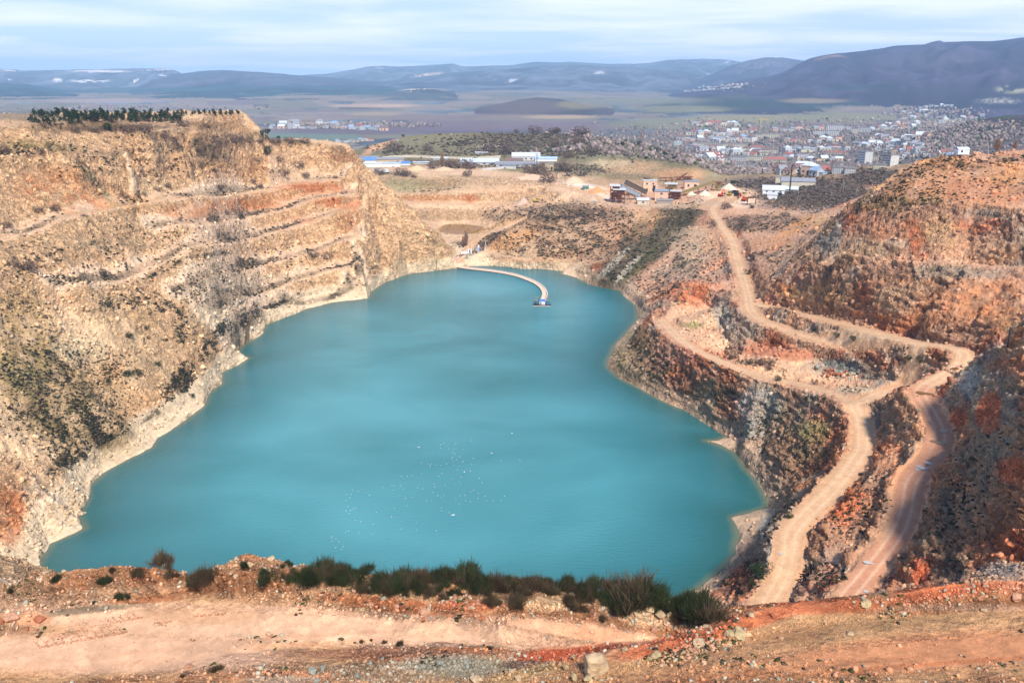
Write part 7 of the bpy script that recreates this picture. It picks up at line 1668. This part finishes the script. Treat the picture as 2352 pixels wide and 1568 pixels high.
for n_, (x, y, h) in enumerate([(690,170,30),(715,895,36),(740,390,40),(870,590,40),(990,535,26),(1000,598,24),(1060,790,36),(320,705,36),(1215,430,40),(570,225,16),(610,960,30),(355,605,26),(860,855,50),(930,850,50),(1110,620,26),(1500,235,20),(1285,990,30)]):
    plant(GBUSH[n_ % 2], *C4(x, y), h * .3418, 2, f'small dark bush, {ordinal(n_ + 1)} in the scatter on lower left wall'.replace('in the scatter', 'of the scatter'), 'dark bushes low on the left wall', 150, 640, 1.2)
HJ = [(1915,600,26),(1972,648,22),(2000,650,30),(2065,648,20),(2105,635,36),(2165,660,20),(2200,672,34),(2222,690,34),(2280,722,40),(2325,728,26),(2345,745,30),(1825,652,14),(1925,690,18),(2158,738,24),(1875,585,20),(824,640,16),(1010,760,40),(525,580,22)]
for n_, (x, y, h) in enumerate(sorted(HJ)):
    plant(JUN[n_ % 2], *C2(x, y), h * .3418, 3, f'round dark juniper, {ordinal(n_ + 1)} from left on and around the scrubby hill', 'junipers on the scrubby hill', 690, 1250, 1.15)
HB = [(1415,555,50),(1530,555,40),(1555,560,40),(1720,580,60),(1745,560,40),(1290,555,26),(1800,700,50),(1620,820,70),(1450,840,70),(1380,830,60),(980,805,60),(900,800,60),(730,800,50),(840,795,56),(510,850,50),(550,855,36),(600,860,26),(460,690,70),(690,680,40),(1240,700,80),(1100,690,60),(1500,890,60),(1640,730,50),(1560,660,60),(1700,640,60),(370,840,40),(960,850,40)]
for n_, (x, y, h) in enumerate(sorted(HB)):
    plant(BUSH[n_ % 3], *C2(x, y), h * .3418, 2, f'grey bare tree or bush, {ordinal(n_ + 1)} from left on the flat and the scrubby hill', 'bare bushes on the scrubby hill', 640, 1250, 1.2)
def mk_col(name, m_, v, h, wd, n, sz):
    def f():
        t = thing(name, '-', 'tree', (0, 0, 0)); rnd = random.Random(v)
        MB().tube((0, 0, -.3), (0, 0, h * .9), .16, .03).build('trunk', bark, t)
        cs = [(rnd.uniform(-.1, .1) * wd, rnd.uniform(-.1, .1) * wd, h * (.12 + .8 * k / 10), wd * (1 - abs(k / 10 - .4) * 1.1)) for k in range(11)]
        link('crown', clump_mesh('crown', m_, cs, n, sz, v, up=1.5, thin=.16), t); return t
    return f
POP = Proto(mk_col('poplar_tree', pop_m, 5, 12, 1.7, 1500, .5)); CYP = Proto(mk_col('cypress_tree', dark_m, 6, 6, .8, 900, .3))
for x, y, h, lb in [(1016,388,38,'tall bare poplar standing in front of the depot sheds'),(1071,565,36,'bare poplar in the dark gully left of the shore hut'),(1064,566,24,'shorter bare poplar just left of the one in the gully'),(1985,449,22,'x'),(1705,520,14,'x'),(1386,446,10,'x')]:
    if lb != 'x': plant(POP, x, y, h, 12, lb, 'bare poplars', 540, 1200)
for x, y, h, w_, lb in [(2262,350,0,0,'x'),(2288,350,32,1.6,'brown bare poplar clump on the high right rim, right of the A shaped pylon'),(2312,348,28,1.4,'x'),(2180,352,0,0,'x')]:
    if lb != 'x': plant(POP, x, y, h, 12, lb, 'bare poplars', 300, 700, w_)
plant(POP, 2330, 346, 24, 12, 'bare poplar at the far right end of the high rim', 'bare poplars', 300, 700, 1.3)
for x, y, h, lb in [(1529,424,11,'cypress behind the tall pink building, left of two'),(1543,422,12,'cypress behind the tall pink building, right of two'),(1667,421,11,'cypress on the crest beside the dark shrub'),(1559,457,17,'dark cypress right of the front pink building')]:
    plant(CYP, x, y, h, 6, lb, 'cypresses at the works', 600, 1200, .9)
plant(GBUSH[0], 1686, 425, 9, 2, 'round dark shrub beside the cypress on the crest', None, 600, 1200, 1.3)
plant(GBUSH[1], 1476, 468, 15, 2, 'big round dark bush beside the pale blue roofed shed', None, 560, 1200, .9)
plant(GBUSH[0], 1725, 481, 9, 2, 'dark bush at the yard fence above the haul road', None, 540, 1200, 1.2)
plant(BUSH[0], 1665, 480, 15, 2, 'grey bush right of the gate at the top of the road', None, 500, 1200, 1.3)
RB = [(1829,757,9),(1866,764,9),(1921,776,13),(1960,783,14),(2086,829,14),(2112,835,16),(2060,812,10),(1716,631,14),(1840,862,0),(1857,928,18),(1876,920,12),(1812,1190,14),(1748,1325,36),(1731,1345,18),(1895,920,10),(1880,935,10),(2010,855,0),(1742,1330,14),(1590,745,0),(1785,876,14)]
for n_, (x, y, h) in enumerate(sorted([q for q in RB if q[2]])):
    plant(GBUSH[n_ % 2], x, y, h, 2, f'round dark bush, {ordinal(n_ + 1)} from left along the right hand roads', 'dark bushes beside the roads', 110, 560, 1.1)
for n_, (x, y, h) in enumerate([(1742,838,14),(1752,839,15),(1730,838,12),(1719,836,10),(1768,838,14),(1775,842,10),(1766,850,9),(1706,520,20),(1800,500,12),(1640,520,14),(1560,600,14),(1870,884,12)]):
    plant(BUSH[n_ % 3], x, y, h, 2, f'thin bare shrub, {ordinal(n_ + 1)} of those on the terrace and upper slopes', 'bare shrubs on the terrace', 180, 620, .9)
print('trees', time.time() - T0)
# ------------------------------------------------------------------ broom shrubs on the lip of the ledge
def broom_mesh(name, m_, seed, n, h, rad, curve=.35):
    """dense upright green rods that fan out from many stems"""
    r = np.random.default_rng(seed); nc = 26; ca = r.uniform(0, 6.28, nc); cr = rad * np.sqrt(r.uniform(0, 1, nc)); cz = h * (.35 + .4 * r.uniform(0, 1, nc)) * (1 - .35 * (cr / rad) ** 2)
    lo = r.integers(0, 4, nc); lx = r.uniform(-.55, .55, 4) * rad * 1.3; ly = r.uniform(-.5, .5, 4) * rad; lh = r.uniform(.5, 1.1, 4)
    C_ = np.stack([cr * np.cos(ca) * .55 + lx[lo], cr * np.sin(ca) * .55 + ly[lo], cz * lh[lo]], -1); k = r.integers(0, nc, n)
    d = np.stack([C_[k, 0] / rad * .7 + r.normal(size=n) * .42, C_[k, 1] / rad * .7 + r.normal(size=n) * .42, np.abs(r.normal(size=n)) * .5 + .75], -1); d /= np.linalg.norm(d, axis=1)[:, None]
    st_ = C_[k] + r.normal(size=(n, 3)) * np.array([.10, .10, .10]) * h; st_[:, 2] = np.maximum(st_[:, 2] * r.uniform(.25, 1.0, n), .03)
    ln_ = h * (.10 + .34 * r.random(n) ** 1.6); w_ = np.cross(d, r.normal(size=(n, 3))); w_ /= np.linalg.norm(w_, axis=1)[:, None]; w_ *= (h * .0075)
    mid = st_ + d * (ln_ * .6)[:, None]; tip = mid + (d + np.array([0, 0, curve]) * .5) * (ln_ * .5)[:, None]
    V = np.stack([st_ - w_, st_ + w_, mid + w_ * .9, mid - w_ * .9, tip], 1)
    f4 = (np.arange(n)[:, None] * 5 + np.array([0, 1, 2, 3])[None]); f3 = (np.arange(n)[:, None] * 5 + np.array([3, 2, 4])[None])
    me = bpy.data.meshes.new(name); V = V.reshape(-1, 3)
    me.from_pydata(V.tolist(), [], f4.tolist() + f3.tolist()); me.materials.append(m_); me.update(); return me
def mk_broom(v, m_, n=5200, rad=.62):
    def f():
        rnd = random.Random(v); t = thing('broom_shrub', '-', 'shrub', (0, 0, 0)); b = MB()
        for k in range(16):
            a = rnd.uniform(0, 6.28); r_ = rad * rnd.uniform(.2, .8); b.tube((r_ * .15 * math.cos(a), r_ * .15 * math.sin(a), -.05), (r_ * .7 * math.cos(a), r_ * .7 * math.sin(a), .45), .022, .014, 4).tube((r_ * .7 * math.cos(a), r_ * .7 * math.sin(a), .45), (r_ * math.cos(a), r_ * math.sin(a), .8), .014, .005, 4)
        b.build('branches', bark, t); link('foliage', broom_mesh('foliage', m_, v, n, 1.0, rad), t); return t
    return f
BRO = [Proto(mk_broom(61, broom_m)), Proto(mk_broom(62, broom_m, 4200)), Proto(mk_broom(63, broom_m, 3600, .8)), Proto(mk_broom(64, broom_b, 2400, .8))]
C5 = lambda x, y: (689 + x * .2319, 1205.8 + y * .2319)
C6 = lambda x, y: (1205.8 + x * .2319, 1205.8 + y * .2319)
C7 = lambda x, y: (x * .3052, 1091 + y * .3052)
SH = []
for x, y, h, v in [(210,560,280,0),(110,540,170,1),(300,550,190,2),(400,545,160,1),(620,500,150,0),(560,655,150,3),(650,640,120,3),(960,665,300,2),(860,640,170,3),(1050,655,230,0),(1200,500,120,3),(1290,505,130,0),(1120,560,150,1),(1440,545,200,1),(1530,500,190,0),(1640,605,280,2),(1740,560,210,1),(1560,590,150,3),(1830,690,200,3),(1870,785,130,3),(1960,620,170,2),(2100,625,170,1),(2120,790,160,3),(2200,640,160,0),(1280,705,130,3),(1430,735,90,3),(1600,700,60,1)]: SH.append((*C5(x, y), h * .2319, v))
for x, y, h, v in [(60,605,140,0),(180,605,160,1),(265,600,180,0),(390,600,200,2),(480,605,130,3),(600,645,180,1),(700,705,240,2),(810,690,180,3),(1030,835,350,0),(940,800,260,2),(1150,780,260,1),(1230,740,160,3),(1440,780,120,2),(1560,800,150,0),(1350,740,60,3),(1750,905,280,1),(1830,965,240,0),(1690,860,180,2),(1500,930,120,3),(600,860,110,3),(450,830,90,3),(760,930,100,3)]: SH.append((*C6(x, y), h * .2319, v))
for x, y, h, v in [(1560,795,160,0),(1500,780,120,2),(1250,680,140,1),(1420,640,50,2),(1020,750,90,0),(790,815,80,1),(1640,605,50,3),(2010,800,120,0),(2110,800,110,2),(2210,740,60,3),(420,800,60,1),(920,928,72,0),(2330,785,150,2),(1310,765,80,3),(2160,690,60,0),(850,720,50,3),(70,870,50,2),(1055,608,36,3),(1850,690,60,1),(1600,1480,70,3),(1680,1470,60,3),(1370,1520,60,3),(700,965,30,3),(240,810,36,3)]: SH.append((*C7(x, y), h * .3052, v))
for x, y, h, v in [(1122,1490,14,3),(880,1478,14,3),(920,1480,16,3),(830,1475,10,3)]: SH.append((x, y, h, v))
for x in range(712, 1640, 33):
    SH.append((x + random.uniform(-9, 9), float(np.interp(x, [700, 900, 1150, 1400, 1640], [1322, 1342, 1352, 1385, 1425])) + random.uniform(-8, 14), random.choice([14, 20, 28, 36, 46]) * random.uniform(.8, 1.15), random.choice([0, 1, 2, 2, 3])))
SH.sort()
for n_, (x, y, h, v) in enumerate(SH):
    if random.random() < .2: v = 3
    plant(BRO[v], x, y, h * random.uniform(.8, 1.1), 1.0, f'{"brownish" if v == 3 else "dark green"} broom shrub, {ordinal(n_ + 1)} from left along the near ledge', 'broom shrubs along the lip of the ledge', 44, 104, random.uniform(.9, 1.1))
# ------------------------------------------------------------------ boulders, each a thing
def rock_mat(name, rgb):
    m, nt, b = new_mat(name); c = lin(*rgb); tc_ = N(nt, 'ShaderNodeTexCoord')
    n = N(nt, 'ShaderNodeTexNoise'); n.inputs['Scale'].default_value = 1.6; n.inputs['Detail'].default_value = 8; n.inputs['Roughness'].default_value = .7; nt.links.new(tc_.outputs['Object'], n.inputs['Vector'])
    r = N(nt, 'ShaderNodeValToRGB'); e = r.color_ramp.elements; e[0].position = .34; e[0].color = (*[float(q) * .55 for q in c], 1); e[1].position = .62; e[1].color = (*[float(min(q * 1.1, .9)) for q in c], 1)
    nt.links.new(n.outputs['Fac'], r.inputs[0]); nt.links.new(r.outputs[0], b.inputs['Base Color']); b.inputs['Roughness'].default_value = .95
    bp = N(nt, 'ShaderNodeBump'); bp.inputs['Distance'].default_value = .25; bp.inputs['Strength'].default_value = .8; nt.links.new(n.outputs['Fac'], bp.inputs['Height']); nt.links.new(bp.outputs[0], b.inputs['Normal']); return m
RMAT = {'cream': rock_mat('cream_rock', (214, 182, 142)), 'pink': rock_mat('pink_rock', (214, 160, 128)), 'grey': rock_mat('grey_rock', (168, 166, 150)), 'red': rock_mat('red_rock', (190, 116, 82)), 'tan': rock_mat('tan_rock', (198, 172, 128))}
ICO4 = ico(4); BSH = {}
def boulder_mesh(colr, v):
    if (colr, v) in BSH: return BSH[(colr, v)]
    r = np.random.default_rng(v + 500); p = ICO4[0].copy(); d = r.normal(size=(11, 3)); d /= np.linalg.norm(d, axis=1)[:, None]
    for q in d: h = p @ q; lim = r.uniform(.5, .88); p -= np.maximum(h - lim, 0)[:, None] * q
    n1_ = fbm3(p[:, 0] * 1.7 + v, p[:, 1] * 1.7, p[:, 2] * 1.7, 4, 301 + v); _, e_, w_ = worley3(p[:, 0] * 2.1 + v, p[:, 1] * 2.1, p[:, 2] * 3.2, 17)
    p *= (1 + .14 * n1_ + .12 * (w_ - .5) + .12 * np.minimum(e_, .2))[:, None]
    BSH[(colr, v)] = np_mesh('boulder', p.astype(np.float32), ICO4[1], None, True, RMAT[colr]); return BSH[(colr, v)]
def boulder(x, y, w_, h, colr, label, group, r0=40, r1=104, v=None):
    p = ground_px(x, y - h * .15, r0, r1)
    if p is None: return
    m = mpp(p); o = link('boulder', boulder_mesh(colr, random.randrange(6) if v is None else v)); tag(o, label, 'boulder', group)
    o.scale = (w_ * m * .56, w_ * m * .5, h * m * .62); o.location = (p.x, p.y, p.z + h * m * .25); o.rotation_euler = (random.uniform(-.25, .25), random.uniform(-.25, .25), random.uniform(0, 6.28) if v is None else .4); return o
boulder(1368, 1549, 80, 52, 'cream', 'largest cream boulder with an orange stain, beside the red berm at the bottom', None, v=1)
BO = []
for x, y, w_, h, c_ in [(1740,1222,160,95,'cream'),(1850,1190,75,80,'cream'),(2020,1120,95,85,'tan'),(2120,1122,175,92,'tan'),(1285,1322,115,62,'tan'),(1230,1352,60,70,'tan'),(1355,1402,58,38,'cream'),(1130,1372,52,46,'cream'),(990,1247,62,38,'tan'),(485,1545,58,90,'tan'),(620,1535,85,52,'tan'),(700,1530,60,40,'tan'),(820,1530,50,36,'cream'),(1235,862,105,84,'cream'),(1110,922,84,78,'cream'),(1240,885,50,52,'cream'),(1345,912,110,70,'cream'),(1420,935,52,90,'cream'),(1405,812,84,60,'pink'),(1510,942,84,42,'grey'),(1572,992,112,48,'tan'),(1280,1062,60,62,'pink'),(952,892,52,36,'cream'),(600,732,100,52,'pink'),(470,702,72,42,'tan'),(765,707,42,26,'grey'),(688,905,42,42,'pink'),(2240,907,62,44,'cream'),(1580,1282,62,42,'cream'),(1100,1000,40,30,'cream'),(1350,1030,40,26,'tan'),(1420,1108,50,28,'grey'),(1970,1230,46,40,'pink'),(2030,1180,50,30,'cream'),(400,1420,66,60,'tan'),(480,1330,50,60,'tan')]: BO.append((*C6(x, y), w_ * .2319, h * .2319, c_))
for x, y, w_, h, c_ in [(620,848,62,46,'cream'),(960,822,52,46,'pink'),(1282,866,64,92,'cream'),(1230,896,74,78,'pink'),(1220,958,46,56,'red'),(1800,936,60,42,'red'),(1680,832,50,42,'pink'),(1716,832,42,26,'cream'),(1766,786,42,32,'pink'),(485,878,30,22,'grey'),(130,1472,104,60,'grey'),(222,1442,64,50,'grey'),(700,1392,46,50,'grey'),(576,1512,50,52,'grey'),(162,1550,62,40,'grey'),(1410,1502,62,62,'tan'),(1392,1382,62,42,'grey'),(1640,1372,62,60,'grey'),(1662,1424,50,50,'grey'),(1750,1562,135,66,'cream'),(2160,1542,72,62,'cream'),(1920,1322,52,40,'tan'),(2012,1332,60,42,'pink'),(1216,1422,52,60,'grey'),(820,1335,36,40,'grey'),(880,880,30,24,'cream'),(410,565,40,20,'cream')]: BO.append((*C5(x, y), w_ * .2319, h * .2319, c_))
for x, y, w_, h, c_ in [(90,1092,112,66,'pink'),(300,1112,98,56,'red'),(14,1126,44,62,'red'),(205,1172,40,30,'red'),(836,820,48,38,'pink'),(340,687,54,28,'cream'),(1248,672,64,50,'grey'),(1376,652,26,26,'cream'),(1890,684,58,34,'cream'),(2045,624,50,42,'cream'),(1382,706,26,44,'cream'),(480,727,34,28,'cream'),(1276,528,38,24,'cream'),(1780,772,50,32,'cream'),(1780,645,30,28,'cream'),(1420,1450,66,40,'pink'),(135,1012,28,22,'cream'),(218,975,28,22,'cream'),(2340,1490,40,50,'grey'),(1740,745,40,22,'cream'),(1860,705,40,24,'tan')]: BO.append((*C7(x, y), w_ * .3052, h * .3052, c_))
C3 = lambda x, y: ((2696 + x / 1.68) * .57422, (1700 + y / 1.68) * .57422)
for x, y, w_, h, c_ in [(520,1292,44,34,'cream'),(1285,1224,70,62,'tan'),(1355,1200,34,30,'pink'),(1180,1412,60,24,'cream'),(2085,1248,44,16,'cream'),(2090,1090,50,34,'pink'),(2300,1180,70,50,'pink'),(660,1290,44,34,'red'),(225,1370,54,24,'cream'),(1010,1225,26,24,'pink')]: BO.append((*C3(x, y), w_ * .3418, h * .3418, c_))
BO.sort()
for n_, (x, y, w_, h, c_) in enumerate(BO): boulder(x, y, w_, h, c_, f'{c_} boulder or stone, {ordinal(n_ + 1)} from left on the near ledge', 'boulders on the near ledge')
for k in range(64):
    f = (k + .5) / 64; x = 1890 + 140 * f + random.uniform(-4, 4); yy = np.interp(f, [0, .25, 1], [858, 862, 884]) + random.uniform(-11, 9); s = random.uniform(3.5, 8.5)
    c_ = 'red' if (f < .42 and random.random() < .85) else random.choice(['grey', 'grey', 'cream', 'red'] if f > .42 else ['grey', 'pink'])
    boulder(x, yy, s * 1.25, s, c_, {'red': 'red brown boulder in the heap at the foot of the cutting', 'pink': 'pink boulder in the heap at the foot of the cutting', 'grey': 'grey boulder in the heap at the foot of the cutting', 'cream': 'cream boulder in the heap at the foot of the cutting'}[c_], c_ + ' boulders heaped at the foot of the cutting', 200, 360)
boulder(1878, 846, 16, 10, 'grey', 'single big grey boulder left of the boulder heap', None, 200, 360)
for n_, (x, y, s) in enumerate([(2182,858,9),(2192,862,10),(2199,850,7),(2211,846,8),(2220,850,7),(2175,855,8),(2232,842,6),(2226,836,6),(2240,832,7),(2036,832,8),(2011,846,6),(2112,947,9),(2108,912,5),(1710,872,12),(1700,866,8),(1724,878,9),(1960,700,9),(2055,745,8),(1548,703,7),(1560,700,6),(1650,838,6)]):
    boulder(x, y, s * 1.3, s, random.choice(['cream', 'pink', 'tan']), f'pale boulder, {ordinal(n_ + 1)} of the loose ones beside the right hand roads', 'loose boulders beside the roads', 120, 400)
for n_ in range(40):
    x = random.uniform(110, 200); y = random.uniform(1105, 1185) + (200 - x) * .2; s = random.uniform(4, 10)
    boulder(x, y, s * 1.3, s, 'cream', 'pale boulder in the rockfall on the left shore', 'rockfall boulders on the left shore', 150, 300)
# rows of small stones laid out as lettering on the track; worn, not legible in the photograph
pos = []
def stroke(x0, y0, x1, y1, n):
    for k in range(n):
        q = C7(x0 + (x1 - x0) * k / n + random.uniform(-9, 9), y0 + (y1 - y0) * k / n + random.uniform(-6, 6)); p = ground_px(*q, 44, 104); 
        if p: pos.append(tuple(p))
for k in range(11):
    bx = 300 + k * 62; by = 1300 - k * 11
    stroke(bx, by, bx + 46, by - 8, 9); stroke(bx, by, bx - 50, by - 58, 12)
    if k % 3 != 1: stroke(bx - 50, by - 58, bx - 6, by - 66, 9)
    if k % 2: stroke(bx - 26, by - 30, bx + 20, by - 38, 8)
for k in range(9):
    bx = 620 + k * 52; by = 1160 - k * 10; stroke(bx, by, bx + 40, by - 7, 8); stroke(bx, by, bx - 36, by - 42, 9)
stroke(1460, 1060, 1700, 1045, 26); stroke(1160, 1120, 1290, 1105, 14); stroke(1180, 1110, 1250, 1140, 9); stroke(1440, 1245, 1480, 1238, 6)
pos = np.array(pos); scatter('stone_lettering', pos, RNG.uniform(.05, .10, len(pos)), np.repeat(lin(184, 134, 104)[None], len(pos), 0) * RNG.uniform(.7, 1.2, (len(pos), 1)), rocks1, ICO1[1], 1.5, .3, .1)
# ------------------------------------------------------------------ puddles and the brown pond
def puddle(x, y, rx, ry, rgb, name='puddle', r0=100, r1=260, lift=.10, rough=.08, shape=1.0):
    p = ground_px(x, y, r0, r1); m = mpp(p); k = 30; rnd = random.Random(int(x * y)); ph = [rnd.uniform(0, 6) for _ in range(3)]
    a_ = ground_px(x, y - ry, r0, r1); b_ = ground_px(x, y + ry, r0, r1); ly = max((a_ - b_).length / 2, rx * m * .5) if a_ and b_ else rx * m
    v = [(0, 0, 0)]; 
    for j in range(k):
        a = 2 * math.pi * j / k; q = 1 + shape * (.16 * math.sin(2 * a + ph[0]) + .12 * math.sin(3 * a + ph[1]) + .05 * math.sin(7 * a + ph[2])); v.append((rx * m * q * math.cos(a), ly * q * math.sin(a), 0))
    b = MB(); b.add(v, [(0, j + 1, (j + 1) % k + 1) for j in range(k)]); mm = mat('puddle_%d' % rgb[0], rgb, rough, .1, .4); o = b.build(name, mm); o['kind'] = 'structure'
    zs = sorted(ground_z(p.x + q[0] * .8, p.y + q[1] * .8) for q in v[::2]); o.location = (p.x, p.y, zs[int(len(zs) * .55)] + .05); return o
brown = (132, 96, 54); pale = (196, 190, 184)
for x, y, rx, ry, c_ in [(2122,903,17,7,brown),(2168,992,12,4,brown),(2157,1017,18,5,brown),(2195,849,13,3,brown),(2117,1074,10,6,pale),(2132,1063,9,3,pale),(2108,1080,6,2.5,pale),(1996,1292,11,8,pale),(1989,1359,7,3,pale),(1791,1272,4,8,pale)]: puddle(x, y, rx, ry, c_)
pd = [P(a, b, 6.25) for a, b in [(1012,531),(1013,522),(1020,516),(1050,514),(1082,515),(1107,515),(1110,523),(1098,530),(1080,535),(1048,539),(1022,539)]]
o = MB().add(pd, [tuple(range(len(pd)))]).build('pond', mat('brown_water', (150, 112, 70), .3, .12, .05)); o['kind'] = 'structure'
# weeds and dry tufts on the ledge
wt = near * inview * (RR > 46) * (spots * .3 + .15) * sst(.1, .5, fg1 + .6 * n_w) * (1 - np.clip(road_z, 0, 1))
idx = pick(wt, 900); p, c, r_ = jit(idx)
pal = np.stack([lin(92, 88, 50), lin(70, 60, 44), lin(96, 80, 60), lin(72, 82, 38)])
scatter('ledge_weeds', p, RNG.uniform(.08, .26, len(p)), pal[RNG.integers(0, 4, len(p))], tufts, ICO1[1], .3, 0.0, .1)
print('plants and stones', time.time() - T0)
